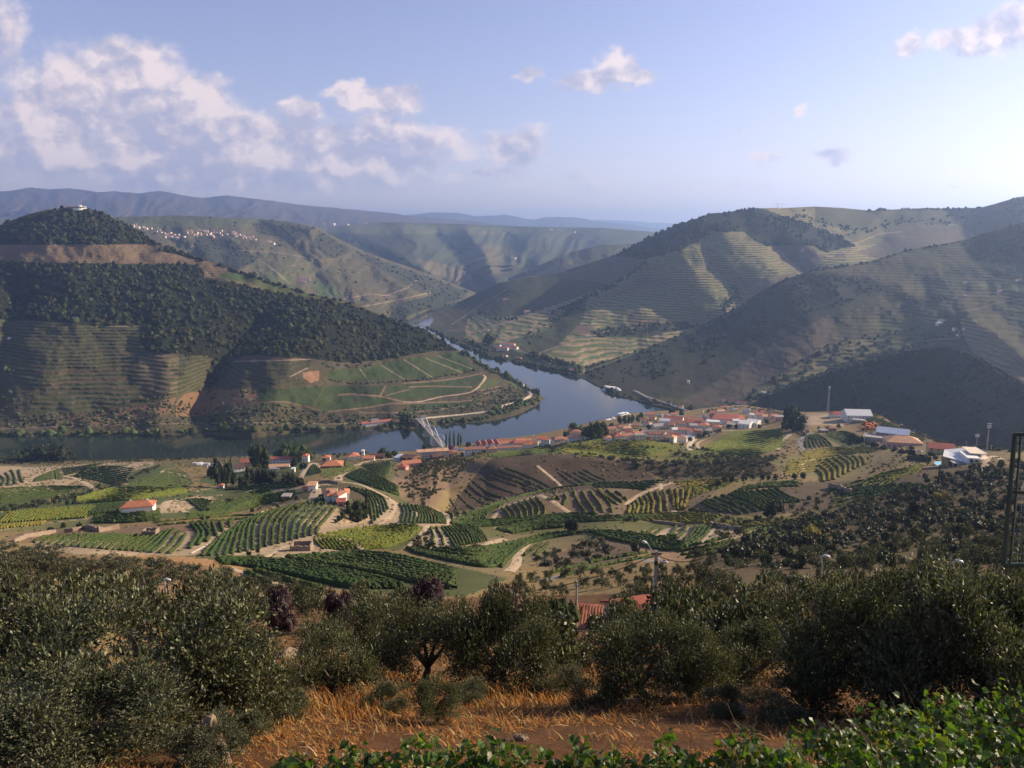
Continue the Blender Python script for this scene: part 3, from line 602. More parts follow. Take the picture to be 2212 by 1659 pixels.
NC += [(u, v, y) for u in (-250, 300, 850, 1400, 1950, 2450) for v, y in ((1340, 66 if u < 1900 else 58),(1400,48),(1500,25),(1600,16.5),(1700,11.5),(1850,8.4),(2050,6.2),(2300,4.6)) if not (v == 1340 and 850 <= u <= 1400)] + [(1000,1340,88),(1300,1348,92),(1650,1320,85),(700,1330,82)]
near = Layer('near_slope', -250, 2450, 1080, 420, SHORE, NB, NC, [([(430,1060),(380,1100),(330,1120)], 0, 30)], .0025, 60, (30, 14), 6, lam=np.where(np.arange(len(NC)) < 21, 1e-3, .03), power=.80, seed=31, steps=NSTEPS, av=2.0)
DRY, EARTH, STRAW = (.235,.172,.08), (.19,.125,.075), (.33,.22,.095)
GR1, GR2, GR3 = (.095,.115,.045), (.075,.098,.038), (.15,.155,.055)
BENCH = (.40,.305,.195)
near.Y = np.maximum.accumulate(near.Y, 0)
for _ in range(2):                       # ease the creases
    near.Y[:, 1:-1] = .25 * near.Y[:, :-2] + .5 * near.Y[:, 1:-1] + .25 * near.Y[:, 2:]
    near.Y[1:-1] = .25 * near.Y[:-2] + .5 * near.Y[1:-1] + .25 * near.Y[2:]
near.P = pt(near.U, near.V, near.Y)
NPOLY = [
 ([(-250,985),(500,980),(860,972),(860,1005),(500,1010),(-250,1010)], (.14,.12,.06), 0, DRY),
 ([(-250,1000),(100,1010),(180,1030),(120,1060),(0,1075),(-250,1075)], BENCH, 0, DRY),
 ([(100,1035),(230,1000),(310,1003),(400,1020),(420,1045),(330,1065),(280,1055),(230,1035)], GR2, 0, DRY), ([(-250,1060),(60,1068),(180,1050),(230,1040),(330,1068),(320,1085),(200,1105),(0,1125),(-250,1125)], GR2, 0, DRY),
 ([(230,1015),(300,1000),(310,1005),(245,1032)], BENCH, 0, DRY), ([(420,1040),(520,998),(640,1000),(700,1020),(640,1035),(470,1050)], GR2, 0, DRY), ([(400,1060),(640,1035),(640,1060),(470,1080),(330,1088)], GR1, 0, DRY),
 ([(0,1125),(300,1075),(650,1052),(700,1060),(640,1075),(520,1105),(400,1118),(250,1130),(100,1140),(0,1145)], GR1, 0, DRY), ([(-250,1125),(0,1120),(170,1105),(200,1110),(180,1138),(0,1150),(-250,1165)], GR3, 0, DRY),
 ([(395,1078),(470,1076),(520,1060),(640,1052),(650,1058),(560,1085),(440,1105)], (.085,.10,.04), 0, DRY), ([(260,1110),(330,1095),(430,1070),(470,1078),(440,1085),(400,1105),(300,1112)], BENCH, 0, DRY),
 ([(60,1170),(180,1155),(350,1155),(420,1140),(560,1128),(700,1080),(745,1082),(740,1150),(690,1185),(560,1200),(300,1200),(100,1195)], BENCH, 0, DRY),
 ([(0,1165),(60,1145),(300,1135),(420,1128),(560,1122),(560,1130),(420,1146),(340,1158),(180,1158),(60,1172)], (.20,.14,.085), 0, DRY),
 ([(300,1200),(420,1205),(560,1215),(520,1240),(300,1235)], (.36,.21,.095), 0, DRY), ([(-250,1195),(0,1195),(300,1205),(500,1230),(560,1250),(500,1300),(300,1350),(-250,1350)], (.24,.15,.08), 0, DRY),
 ([(400,1200),(560,1198),(640,1208),(800,1195),(900,1205),(1100,1250),(1000,1290),(760,1280),(560,1225)], (.085,.10,.04), 0, DRY), ([(590,1190),(640,1180),(700,1185),(720,1195),(640,1207),(590,1203)], BENCH, 0, DRY),
 ([(690,1165),(770,1140),(890,1135),(950,1142),(900,1165),(860,1190),(750,1180)], (.11,.115,.045), 0, DRY), ([(880,1180),(930,1145),(960,1135),(1010,1140),(1060,1165),(980,1185),(930,1190)], BENCH, 0, DRY),
 ([(740,1040),(790,1000),(850,990),(860,1020),(880,1075),(970,1115),(975,1125),(880,1100),(790,1060)], (.13,.13,.055), 0, DRY), ([(780,1060),(870,1090),(975,1120),(970,1135),(800,1142),(735,1148)], BENCH, 0, DRY),
 ([(620,1075),(700,1040),(760,1045),(800,1090),(770,1130),(720,1090)], (.10,.085,.05), 0, DRY),
 ([(845,1040),(870,1005),(1000,985),(1040,990),(1020,1030),(960,1060),(930,1110),(870,1080)], (.21,.145,.09), 0, DRY), ([(960,1110),(1040,1010),(1060,990),(1150,976),(1280,985),(1360,1000),(1430,1040),(1250,1060),(1120,1085)], (.085,.060,.042), 0, DRY),
 ([(1280,985),(1330,992),(1560,1000),(1680,1005),(1660,1035),(1440,1040),(1400,1020)], (.085,.064,.037), 0, DRY),
 ([(960,1000),(1050,975),(1200,955),(1290,938),(1420,948),(1480,962),(1640,985),(1560,1000),(1290,985),(1150,975),(1040,988)], (.14,.145,.035), 0, DRY),
 ([(1290,938),(1400,945),(1460,965),(1440,985),(1300,980),(1200,975),(1220,955)], (.17,.16,.038), 0, DRY), ([(1510,975),(1560,940),(1590,930),(1690,925),(1700,935),(1680,965),(1640,978)], (.14,.165,.03), 0, DRY),
 ([(1690,905),(1700,895),(1880,892),(1860,905),(1820,920),(1700,915)], (.38,.29,.19), 0, DRY), ([(1770,940),(1830,930),(1880,950),(1890,965),(1820,965)], GR2, 0, DRY),
 ([(1660,990),(1900,965),(1880,1000),(1860,1030),(1760,1040),(1690,1025)], (.21,.18,.075), 0, DRY), ([(1880,960),(1990,950),(2200,975),(2200,1000),(2060,1000),(1900,1010)], (.2,.16,.08), 0, DRY),
 ([(1440,1048),(1560,1035),(1700,1030),(1690,1045),(1560,1050)], (.15,.155,.055), 0, DRY), ([(1560,1045),(1720,1025),(1800,1035),(1700,1055),(1590,1090),(1500,1112)], (.24,.185,.09), 0, DRY),
 ([(960,1120),(1090,1075),(1250,1060),(1430,1045),(1560,1045),(1500,1110),(1300,1115),(1100,1120)], (.19,.14,.09), 0, DRY), ([(970,1120),(1130,1080),(1180,1072),(1020,1115)], BENCH, 0, DRY),
 ([(1490,1105),(1640,1060),(1700,1040),(1850,1040),(1880,1060),(1780,1100),(1640,1115)], (.12,.09,.055), 0, DRY), ([(1000,1125),(1300,1112),(1560,1118),(1560,1140),(1300,1165),(1100,1180),(1000,1160)], (.13,.13,.05), 0, DRY),
 ([(1280,1160),(1450,1140),(1600,1130),(1640,1140),(1560,1185),(1480,1185),(1400,1170)], BENCH, 0, DRY), ([(1560,1115),(1700,1115),(1780,1130),(1700,1145),(1570,1140)], (.16,.16,.05), 0, DRY),
 ([(1320,1185),(1450,1170),(1560,1190),(1480,1215),(1350,1215)], (.30,.195,.11), 0, DRY), ([(1150,1220),(1280,1165),(1400,1170),(1340,1215),(1250,1235)], (.15,.11,.07), 0, DRY),
 ([(900,1190),(1100,1155),(1280,1150),(1180,1200),(1080,1240),(960,1220)], (.20,.165,.085), 0, DRY),
 ([(1500,1190),(1700,1130),(1880,1060),(2000,1010),(2450,1000),(2450,1350),(1500,1350)], (.12,.09,.048), 0, DRY),
 ([(200,1480),(2450,1430),(2450,2300),(-250,2300),(-250,1500)], (.11,.053,.023), 0, DRY),
 ([(560,1300),(1500,1280),(2450,1300),(2450,1430),(500,1490)], (.14,.08,.036), 0, DRY)]
# pale tracks: (points, half width, colour)
NLINES = [([(0,1022),(60,1012),(200,1004),(330,1000)], 2.2, C_PATH), ([(100,1070),(150,1050),(220,1034),(310,1010),(330,1003)], 1.6, C_PATH), ([(240,1036),(290,1050),(330,1070)], 2.5, C_PATH), ([(420,1062),(540,1036),(560,1020)], 1.5, C_PATH), ([(520,1035),(600,1048),(640,1055)], 1.2, C_PATH),
 ([(0,1145),(60,1135),(190,1120),(400,1080),(480,1070)], .9, C_PATH), ([(445,1195),(500,1165),(560,1132),(640,1100),(705,1078)], 1.8, (.45,.36,.25)), ([(470,1105),(520,1086),(640,1056),(650,1052)], 1.5, C_PATH), ([(590,1062),(660,1050),(730,1044)], 1.6, C_PATH)]
near.paint((DRY, 0, DRY), NPOLY, NLINES, 2.0)
# ------------------------------------------------------------ build the setting
M_NEAR = terrain_material('dry_earth', 0, big=.045, small=.7, bump=.3, vary=.42)
M_HILL = terrain_material('hill_cover', 5.0, wob=1.6, band=(.3, .75), big=.018, small=.12, bump=1.0, vary=.28)
M_TERR = terrain_material('terraced_cover', 6.5, wob=2.0, band=(.25, .7), big=.012, small=.10, bump=1.2, vary=.25)
M_FAR = terrain_material('far_cover', 9.0, wob=1.5, band=(.3, .8), big=.006, small=.03, bump=4.0, vary=.35)
M_MTN = terrain_material('mountain_cover', 0, big=.002, small=.012, bump=10.0, vary=.3)
near.build('hillside', M_NEAR)
wooded_hill.build('wooded_hill', M_HILL)
terrace_hill.build('terraced_hill', M_TERR)
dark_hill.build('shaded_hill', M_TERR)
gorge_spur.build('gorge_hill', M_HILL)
village_hill.build('village_hill', M_FAR)
river_spur.build('river_hill', M_FAR)
plateau.build('plateau_hills', M_FAR)
mountain.build('mountains', M_MTN); mountain_b.build('distant_mountains', M_MTN); mountain_c.build('horizon_mountains', M_MTN)
def water_material():
    m = bpy.data.materials.new('river_water'); m.use_nodes = True
    nt = m.node_tree; N, L = nt.nodes, nt.links; b = N['Principled BSDF']
    b.inputs['Base Color'].default_value = (.016, .026, .022, 1); b.inputs['Roughness'].default_value = .09; b.inputs['IOR'].default_value = 1.33
    geo = N.new('ShaderNodeNewGeometry')
    mp = N.new('ShaderNodeMapping'); mp.inputs['Scale'].default_value = (.10, .22, 1); mp.inputs['Rotation'].default_value = (0, 0, .35); L.new(geo.outputs['Position'], mp.inputs[0])
    n = N.new('ShaderNodeTexNoise'); n.inputs['Scale'].default_value = 1.0; n.inputs['Detail'].default_value = 6; n.inputs['Roughness'].default_value = .6; L.new(mp.outputs[0], n.inputs['Vector'])
    n2 = N.new('ShaderNodeTexNoise'); n2.inputs['Scale'].default_value = .008; n2.inputs['Detail'].default_value = 3; L.new(geo.outputs['Position'], n2.inputs['Vector'])
    mr = N.new('ShaderNodeMapRange'); L.new(n2.outputs['Fac'], mr.inputs[0]); mr.inputs[1].default_value, mr.inputs[2].default_value, mr.inputs[3].default_value, mr.inputs[4].default_value = .35, .65, .02, .08
    L.new(mr.outputs[0], b.inputs['Roughness'])
    bu = N.new('ShaderNodeBump'); bu.inputs['Distance'].default_value = .45; bu.inputs['Strength'].default_value = .05; L.new(n.outputs['Fac'], bu.inputs['Height']); L.new(bu.outputs[0], b.inputs['Normal'])
    return m
riv = link('river', mesh_np('river', [(-1400,700,0),(1500,700,0),(1500,5600,0),(-1400,5600,0)], [(0,1,2,3)], water_material())); riv['kind'] = 'structure'
gnd = link('ground', mesh_np('ground', [(-13900,-1400,-60),(13900,-1400,-60),(13900,26900,-60),(-13900,26900,-60)], [(0,1,2,3)], material('valley_floor', (.10,.085,.05), scale=.01))); gnd['kind'] = 'structure'
# ------------------------------------------------------------ foliage meshes
def ico(sub):
    bm = bmesh.new(); bmesh.ops.create_icosphere(bm, subdivisions=sub, radius=1)
    v = np.array([x.co[:] for x in bm.verts]); f = np.array([[q.index for q in p.verts] for p in bm.faces]); bm.free()
    return v, f
def blob_arrays(sub, seed, cut=-.35, amp=.28):
    v, f = ico(sub); r = np.random.default_rng(seed)
    k = r.normal(size=(5, 3)) * 2.2; ph = r.uniform(0, 6.28, 5)
    d = 1 + amp * np.sin(v @ k.T + ph).sum(1) / 2.2 + r.uniform(-.12, .12, len(v))
    v = v * d[:, None]; v[:, 2] = np.maximum(v[:, 2], cut)
    keep = ~(v[f][:, :, 2] <= cut + 1e-6).all(1)
    return v, f[keep]
BLOBS = [blob_arrays(2, s) for s in (1, 2, 3, 4)]        # 42 points each
def merge_blobs(name, pos, rad, hgt, cols, mat, seed=0, blobs=BLOBS, flat=True):
    """many small crowns in one mesh: pos (n,3) feet, rad, hgt (n), cols (n,3)"""
    r = np.random.default_rng(seed); Vs, Fs, Cs, n0 = [], [], [], 0
    which = r.integers(0, len(blobs), len(pos)); rot = r.uniform(0, 6.28, len(pos))
    for b, (v, f) in enumerate(blobs):
        i = np.where(which == b)[0]
        if not len(i): continue
        c, s = np.cos(rot[i])[:, None], np.sin(rot[i])[:, None]
        x = v[:, 0] * c - v[:, 1] * s; y = v[:, 0] * s + v[:, 1] * c
        P = np.stack([x * rad[i, None], y * rad[i, None], (v[:, 2] + .35) * hgt[i, None] * .72], -1) + pos[i, None, :]
        Vs.append(P.reshape(-1, 3)); Cs.append(np.repeat(cols[i], len(v), 0) * (1 + .0 * P.reshape(-1, 3)[:, :1]))
        Fs.append((f[None] + (np.arange(len(i)) * len(v))[:, None, None] + n0).reshape(-1, 3)); n0 += len(i) * len(v)
    me = mesh_np(name, np.concatenate(Vs), np.concatenate(Fs), mat, not flat, {'col': np.concatenate(Cs)})
    return me
M_LEAF = material('tree_foliage', (.04, .05, .02), .9, .35, .5, .25, 1.2, attr='col', spec=.1)
def scatter(layer, polys, n, seed=0, jit=.5, noise=None):
    """n feet on the layer, even in ground area, inside any of the photo polygons"""
    r = np.random.default_rng(seed)
    m = np.zeros((layer.nv - 1, layer.nu - 1), bool)
    uc, vc = layer.U[:-1, :-1], layer.V[:-1, :-1]
    ju, jv = uc + 3 * fbm(uc / 12, vc / 12, 71, 2), vc + 2 * fbm(uc / 12, vc / 12, 72, 2)
    for p in polys: m |= poly_mask(ju, jv, p)
    P = layer.P; a = np.linalg.norm(np.cross(P[1:, :-1] - P[:-1, :-1], P[:-1, 1:] - P[:-1, :-1]), axis=-1) * m
    if noise: a = a * np.clip(fbm(uc / noise, vc / noise, 91 + seed, 3) * 2.2 + .6, 0.02, 1)
    p = a.ravel() / a.sum()
    k = r.choice(len(p), n, p=p); j, i = np.divmod(k, layer.nu - 1)
    fu, fv = r.uniform(0, 1, n), r.uniform(0, 1, n)
    uu = layer.U[j, i] + (layer.U[j, i + 1] - layer.U[j, i]) * fu; vv = layer.V[j, i] + (layer.V[j + 1, i] - layer.V[j, i]) * fv
    return layer.at(uu, vv), uu, vv
def along(layer, pts, n, seed=0, spread=3):
    r = np.random.default_rng(seed); pts = np.array(pts, float)
    d = np.r_[0, np.cumsum(np.hypot(*np.diff(pts, axis=0).T))]; t = r.uniform(0, d[-1], n)
    uu = np.interp(t, d, pts[:, 0]) + r.normal(0, spread * .6, n); vv = np.interp(t, d, pts[:, 1]) + r.normal(0, spread * .5, n)
    vv = np.minimum(np.maximum(vv, np.interp(uu, layer.us, layer.vt) + .3), np.interp(uu, layer.us, layer.vb) - .3)
    return layer.at(uu, vv), uu, vv
def tree_cols(n, base, seed, var=.3, warm=.12):
    r = np.random.default_rng(seed); b = np.array(base) * (1 + r.normal(0, var, (n, 1)).clip(-.6, .9))
    b[:, 0] *= 1 + r.normal(0, warm, n); return b.clip(.006, .4)
def woodland(name, sets, base, seed, lo, hi, tall=1.25, individuals=0, label=None, group=None, var=.42):
    P = np.concatenate([s[0] for s in sets]); n = len(P); r = np.random.default_rng(seed)
    rad = r.uniform(lo, hi, n) * r.choice([.55, .75, 1, 1, 1.35], n); hgt = rad * r.uniform(.8, 1.65, n) * tall
    P = P.copy(); P[:, 2] -= rad * .25
    cols = tree_cols(n, base, seed + 1, var)
    if individuals:                       # those that show largest as trees of their own
        order = np.argsort(-rad / np.hypot(P[:, 0], P[:, 1]))[:individuals]
        rest = np.setdiff1d(np.arange(n), order)
        meshes = [merge_blobs('forest_tree', np.zeros((1, 3)), np.ones(1), np.ones(1), np.array([base]) * f, M_LEAF_ONE, k, [BLOBS[k % 4]]) for k, f in enumerate((.6, .85, 1.15, 1.7))]
        for q, i in enumerate(order):
            o = link('forest_tree', meshes[q % 4], None, P[i], r.uniform(0, 6.28), (rad[i], rad[i], hgt[i]))
            tag(o, label, 'tree', group)
    else: rest = np.arange(n)
    o = link(name, merge_blobs(name, P[rest], rad[rest], hgt[rest], cols[rest], M_LEAF, seed)); o['kind'] = 'stuff'
    return o
M_LEAF_ONE = material('forest_foliage', (.04, .05, .02), .9, .4, .4, .25, 1.0, attr='col', spec=.1, obj_rand=.35)
# left bank
FOREST_CAP = [LPOLY[0][0], LPOLY[2][0]]; FOREST_LOW = [LPOLY[6][0]]
woodland('woodland', [scatter(wooded_hill, FOREST_CAP, 1400, 1), scatter(wooded_hill, FOREST_LOW, 2300, 2), scatter(wooded_hill, FOREST_LOW, 1600, 92, noise=34), along(wooded_hill, [(520,750),(500,775),(475,800),(455,830)], 70, 3, 8), along(wooded_hill, [(370,539),(410,553),(440,562)], 40, 9, 2), along(wooded_hill, [(470,572),(550,600),(660,634),(760,656)], 60, 8, 2)],
         (.030, .035, .014), 5, 2.7, 4.7, 1.25, 280, 'round dark tree among many in the dense wood on the hillside across the river', 'trees of the wood on the hill')
woodland('orchard', [scatter(wooded_hill, [[(-250,842),(0,840),(72,850),(70,890),(40,925),(-250,930)]], 230, 11), scatter(wooded_hill, [[(40,900),(240,886),(380,862),(440,900),(560,870),(690,890),(760,895),(860,900),(860,915),(460,920),(40,922)]], 900, 12), scatter(wooded_hill, [[(375,860),(400,850),(459,842),(556,842),(552,866),(480,880),(430,900)]], 70, 13),
          scatter(wooded_hill, [[(1018,850),(1100,828),(1143,851),(1084,875),(1018,868)]], 170, 14), scatter(wooded_hill, [[(690,785),(812,783),(812,792),(712,798)]], 40, 15), along(wooded_hill, [(707,820),(756,829),(795,828),(871,824),(933,818),(1000,807),(1025,798)], 120, 16, 2), along(wooded_hill, [(250,868),(330,862),(365,850)], 40, 17, 4), scatter(wooded_hill, [[(900,878),(1040,872),(1120,862),(1110,880),(1000,890),(880,897)]], 160, 18)],
         (.060, .070, .035), 15, 1.4, 2.3, 1.1)
woodland('riverbank_bushes', [along(wooded_hill, [(-250,942),(0,940),(120,938),(190,936)], 70, 21, 4), along(wooded_hill, [(190,937),(400,933),(600,929),(760,926),(880,922)], 110, 22, 3), along(wooded_hill, [(870,895),(890,905),(895,915)], 26, 23, 5), along(wooded_hill, [(910,918),(1000,910),(1060,903)], 40, 24, 3), along(wooded_hill, [(1060,893),(1100,886),(1140,872),(1165,862)], 90, 25, 5), along(wooded_hill, [(1100,882),(1130,868)], 30, 26, 5), along(wooded_hill, [(1000,760),(1050,795),(1110,822),(1160,850)], 90, 27, 4), along(wooded_hill, [(-60,800),(10,800),(30,808)], 20, 28, 6)],
         (.050, .066, .026), 31, 2.2, 4.6, 1.3)
# right bank
R1F = [R1P[3][0]]
woodland('ridge_wood', [scatter(terrace_hill, R1F, 1300, 41, noise=30), along(terrace_hill, [(1398,566),(1328,617),(1267,643),(1190,680)], 130, 42, 5), along(terrace_hill, [(1413,553),(1469,539),(1510,517),(1534,502)], 60, 43, 4), along(terrace_hill, [(1335,549),(1400,515),(1460,488),(1540,464),(1640,451)], 90, 44, 1), along(terrace_hill, [(1870,456),(1960,452),(2060,452),(2120,449)], 70, 45, 1), scatter(terrace_hill, [[(1270,716),(1330,706),(1480,695),(1520,700),(1500,710),(1300,730)]], 110, 46), scatter(terrace_hill, [[(2000,460),(2212,426),(2450,395),(2450,480),(2150,490)]], 260, 47, noise=25), along(terrace_hill, [(1720,462),(1850,500),(1960,478),(2050,485)], 90, 48, 8), along(terrace_hill, [(1590,625),(1600,640),(1560,665)], 50, 49, 8)],
         (.030, .038, .020), 51, 2.6, 4.8, 1.4)
woodland('waterside_trees', [along(terrace_hill, [(925,712),(990,742),(1060,772),(1160,792),(1255,806)], 150, 61, 4), along(terrace_hill, [(1000,735),(1040,752),(1060,757)], 50, 62, 5), along(terrace_hill, [(1140,765),(1200,780),(1250,795)], 60, 63, 6), along(terrace_hill, [(1030,676),(1080,690),(1120,688)], 40, 64, 4), along(terrace_hill, [(1250,662),(1180,700),(1140,735)], 60, 65, 9)],
         (.035, .045, .021), 71, 2.6, 5.2, 1.2)
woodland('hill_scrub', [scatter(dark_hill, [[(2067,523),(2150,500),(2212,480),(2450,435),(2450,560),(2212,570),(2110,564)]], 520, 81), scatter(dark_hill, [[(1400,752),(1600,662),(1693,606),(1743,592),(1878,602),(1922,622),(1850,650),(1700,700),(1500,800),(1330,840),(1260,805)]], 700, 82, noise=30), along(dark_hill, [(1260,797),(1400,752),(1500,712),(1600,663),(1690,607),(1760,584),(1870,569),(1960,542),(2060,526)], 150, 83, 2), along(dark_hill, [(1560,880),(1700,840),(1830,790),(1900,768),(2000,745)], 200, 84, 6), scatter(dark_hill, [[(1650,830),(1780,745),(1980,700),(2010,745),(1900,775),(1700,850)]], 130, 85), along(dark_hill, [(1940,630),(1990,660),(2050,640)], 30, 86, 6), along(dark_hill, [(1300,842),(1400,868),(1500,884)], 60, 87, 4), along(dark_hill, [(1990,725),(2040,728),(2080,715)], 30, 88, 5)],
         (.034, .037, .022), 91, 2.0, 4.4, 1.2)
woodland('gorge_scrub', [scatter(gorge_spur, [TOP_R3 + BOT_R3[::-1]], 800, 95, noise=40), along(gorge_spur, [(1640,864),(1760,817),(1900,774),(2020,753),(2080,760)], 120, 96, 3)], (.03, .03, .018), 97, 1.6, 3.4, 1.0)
woodland('valley_scrub', [scatter(village_hill, [[(420,505),(500,520),(560,560),(480,600),(420,560)], [(540,480),(680,492),(640,520),(560,505)], [(690,500),(760,540),(720,560),(670,530)], [(850,655),(960,632),(1000,645),(900,676),(860,695),(830,690)], [(760,540),(900,590),(1010,630),(960,650),(880,620)]], 500, 98), scatter(village_hill, [TOP_V + BOT_V[::-1]], 130, 99, noise=25), along(river_spur, [(1050,646),(1100,646),(1180,628)], 30, 94, 3)], (.040, .046, .024), 93, 3, 6, 1.0)
# ------------------------------------------------------------ placing things
def zoom(x0, y0, k):                    # coordinates read in an enlargement of the photograph -> photo units
    return lambda pts: [(x0 + x * k, y0 + y * k) for x, y in pts]
ZA, ZB = zoom(0, 691.2, .2083), zoom(460.8, 720, .3281)
ZT1, ZT2, ZT3, ZT4 = zoom(748.8, 875.5, .1823), zoom(1152, 852.5, .1458), zoom(1440, 829.4, .1458), zoom(1728, 864, .2187)
ZM, ZL, ZN, ZP, ZQ, ZO = zoom(403.2, 944.6, .2083), zoom(0, 979.2, .1823), zoom(460.8, 1123.2, .2344), zoom(864, 1008, .2083), zoom(1267.2, 1008, .2083), zoom(979.2, 1180.8, .2083)
def drop(layer, X, Y, z=None):
    """ground height of a layer under (X, Y): bisect along the sight lines above that spot"""
    X, Y = np.asarray(X, float), np.asarray(Y, float)
    lo, hi = np.full(X.shape, layer.vt.min()), np.full(X.shape, layer.vb.max())
    for _ in range(26):
        m = (lo + hi) / 2; b = (CY - m) / F; u = CX + F * X / Y * (cP + b * sP)
        far = (layer.at(u, m)[..., 1] > Y) | (m < np.interp(u, layer.us, layer.vt))
        lo, hi = np.where(far, m, lo), np.where(far, hi, m)
    b = (CY - hi) / F; u = CX + F * X / Y * (cP + b * sP)
    return layer.at(u, hi)[..., 2]
def px2m(p, n):                          # n photo units at point p, in metres
    return n * (p[1] * cP - (p[2] - H) * sP) / F
def resample(pts, step):
    pts = np.asarray(pts, float); d = np.r_[0, np.cumsum(np.linalg.norm(np.diff(pts, axis=0), axis=1))]
    n = max(2, int(d[-1] / step) + 1); t = np.linspace(0, d[-1], n)
    return np.stack([np.interp(t, d, pts[:, k]) for k in range(pts.shape[1])], -1)
def smooth_line(pts, n=6):               # Catmull-Rom through the points
    p = np.asarray(pts, float); p = np.concatenate([2 * p[:1] - p[1:2], p, 2 * p[-1:] - p[-2:-1]]); out = []
    for i in range(1, len(p) - 2):
        for t in np.linspace(0, 1, n, endpoint=False):
            out.append(.5 * (2 * p[i] + (p[i + 1] - p[i - 1]) * t + (2 * p[i - 1] - 5 * p[i] + 4 * p[i + 1] - p[i + 2]) * t * t + (3 * p[i] - p[i - 1] - 3 * p[i + 1] + p[i + 2]) * t ** 3))
    return np.array(out + [p[-2]])
M_DIRT = material('dirt_track', (.37, .28, .185), .95, .3, .35, .06, 3)
M_PALE = material('pale_concrete', (.46, .39, .29), .9, .25, .5, .03, 3)
M_ASPH = material('old_asphalt', (.20, .18, .16), .9, .25, .5, .02, 4)
def road(layer, uv, width, mat=None, name='dirt_road', lift=.16):
    uv = smooth_line(uv, 5); c = resample(layer.at(uv[:, 0], uv[:, 1]), max(1.5, width * .6))
    t = np.gradient(c[:, :2], axis=0); t /= np.linalg.norm(t, axis=1)[:, None] + 1e-9; nrm = np.stack([-t[:, 1], t[:, 0]], -1)
    rows = []
    for k in (-.5, -.17, .17, .5):
        q = c[:, :2] + nrm * width * k * (1 + .12 * fbm(np.arange(len(c)) / 3.0, np.full(len(c), k * 9), 3, 2)[:, None])
        rows.append(np.c_[q, drop(layer, q[:, 0], q[:, 1], c[:, 2]) + (lift if abs(k) < .4 else -.02)])
    P = np.stack(rows, 0); n = len(c); idx = np.arange(4 * n).reshape(4, n)
    fs = np.stack([idx[:-1, :-1], idx[:-1, 1:], idx[1:, 1:], idx[1:, :-1]], -1).reshape(-1, 4)[:, ::-1]
    o = link(name, mesh_np(name, P.reshape(-1, 3), fs, mat or M_DIRT, True)); o['kind'] = 'structure'; return o
ROADS = [(ZP([(1130,1090),(1200,1020),(1222,930),(1280,840),(1400,760),(1650,692),(1920,690)]), 4.2), (ZP([(1465,300),(1600,370),(1760,480)]), 3.0), (ZP([(960,540),(1020,470),(1180,385),(1300,342),(1480,285)]), 3.0), (ZP([(1420,-10),(1580,120),(1690,222)]), 3.0),
 (ZP([(100,830),(230,700),(300,610)]), 4), (ZP([(300,640),(400,740),(470,830)]), 3.0), (ZP([(1000,650),(1150,600),(1350,575)]), 5), (ZP([(1110,700),(1230,660),(1380,595)]), 4), (ZP([(830,860),(950,790),(1080,750)]), 5), (ZP([(460,590),(510,540),(470,490),(400,470)]), 4),
 (ZM([(1610,462),(1800,492),(2000,580),(2110,640),(2155,700),(2110,810),(1985,912)]), 3.6), (ZM([(1565,450),(1610,380),(1750,295),(1900,245),(2130,222)]), 7), (ZM([(1180,430),(1230,335),(1310,265),(1400,320)]), 5), (ZM([(160,750),(250,675),(500,640),(660,555),(830,530),(1010,500),(1220,478)]), 4), (ZM([(400,742),(640,630),(880,555),(1000,542)]), 3),
 (ZM([(1300,470),(1340,560),(1320,640)]), 8), (ZN([(150,440),(430,540),(760,650),(940,712)]), 3.2), (ZN([(570,368),(900,415),(1200,482),(1400,490),(1740,590)]), 2.6), (ZN([(1700,335),(1850,350),(2000,420),(2120,460)]), 3.2), (ZN([(1130,178),(1280,180),(1350,225),(1370,280)]), 3), (ZN([(480,345),(620,260),(700,235)]), 3.2), (ZN([(1000,262),(1090,280),(1180,290)]), 3),
 (ZQ([(760,180),(780,270),(850,380),(915,470)]), 3), (ZQ([(890,165),(620,260),(480,340),(400,400)]), 2.6), (ZQ([(660,735),(790,690),(880,640)]), 5), (ZQ([(1040,870),(1180,790),(1320,640)]), 3), (ZT4([(0,750),(30,680),(20,630),(140,580)]), 3.5), (ZT4([(1775,712),(1830,650),(1840,600),(1895,552),(2000,590)]), 3.4), (ZL([(1560,690),(1800,650),(1950,640),(1970,580),(2080,555)]), 5), (ZL([(2060,560),(2090,630),(2212,700)]), 4.5), (ZL([(270,360),(420,270),(600,200),(700,180)]), 4), (ZL([(760,270),(900,240),(1160,160),(1290,118)]), 3.5), (ZL([(760,270),(900,300),(1040,370),(1150,440)]), 6), (ZL([(1910,230),(1960,180),(2080,130)]), 3.5), (ZL([(1940,215),(2100,240),(2212,275)]), 3), (ZL([(280,170),(500,165),(700,165),(900,140)]), 5)]
for uv, w in ROADS: road(near, uv, w)
road(near, ZM([(40,1205),(210,1115),(310,1062),(450,960),(620,852),(830,755),(1060,690),(1290,642)]), 1.6, M_PALE, 'stone_path', .25)
road(near, ZO([(900,355),(1200,285),(1500,203),(1800,132),(2000,140),(2080,165)]), 4.6, M_ASPH, 'paved_road')
road(near, ZT3([(350,985),(335,900),(430,820),(620,755),(830,695),(1000,680)]), 5.5, M_PALE, 'paved_road')
road(near, ZT3([(1640,975),(1660,900),(1740,820),(1830,745)]), 5, M_DIRT); road(near, ZT3([(2030,985),(1985,890),(2000,790),(2060,745),(2160,720)]), 6, M_ASPH, 'paved_road')
road(near, ZT3([(480,965),(450,900),(500,850),(660,790)]), 3.5)
road(wooded_hill, [(1127,828),(1139,841),(1147,853),(1132,862),(1117,868),(1084,877),(1064,887),(1000,895),(920,903),(908,906)], 6, M_PALE, 'riverside_road', .4)
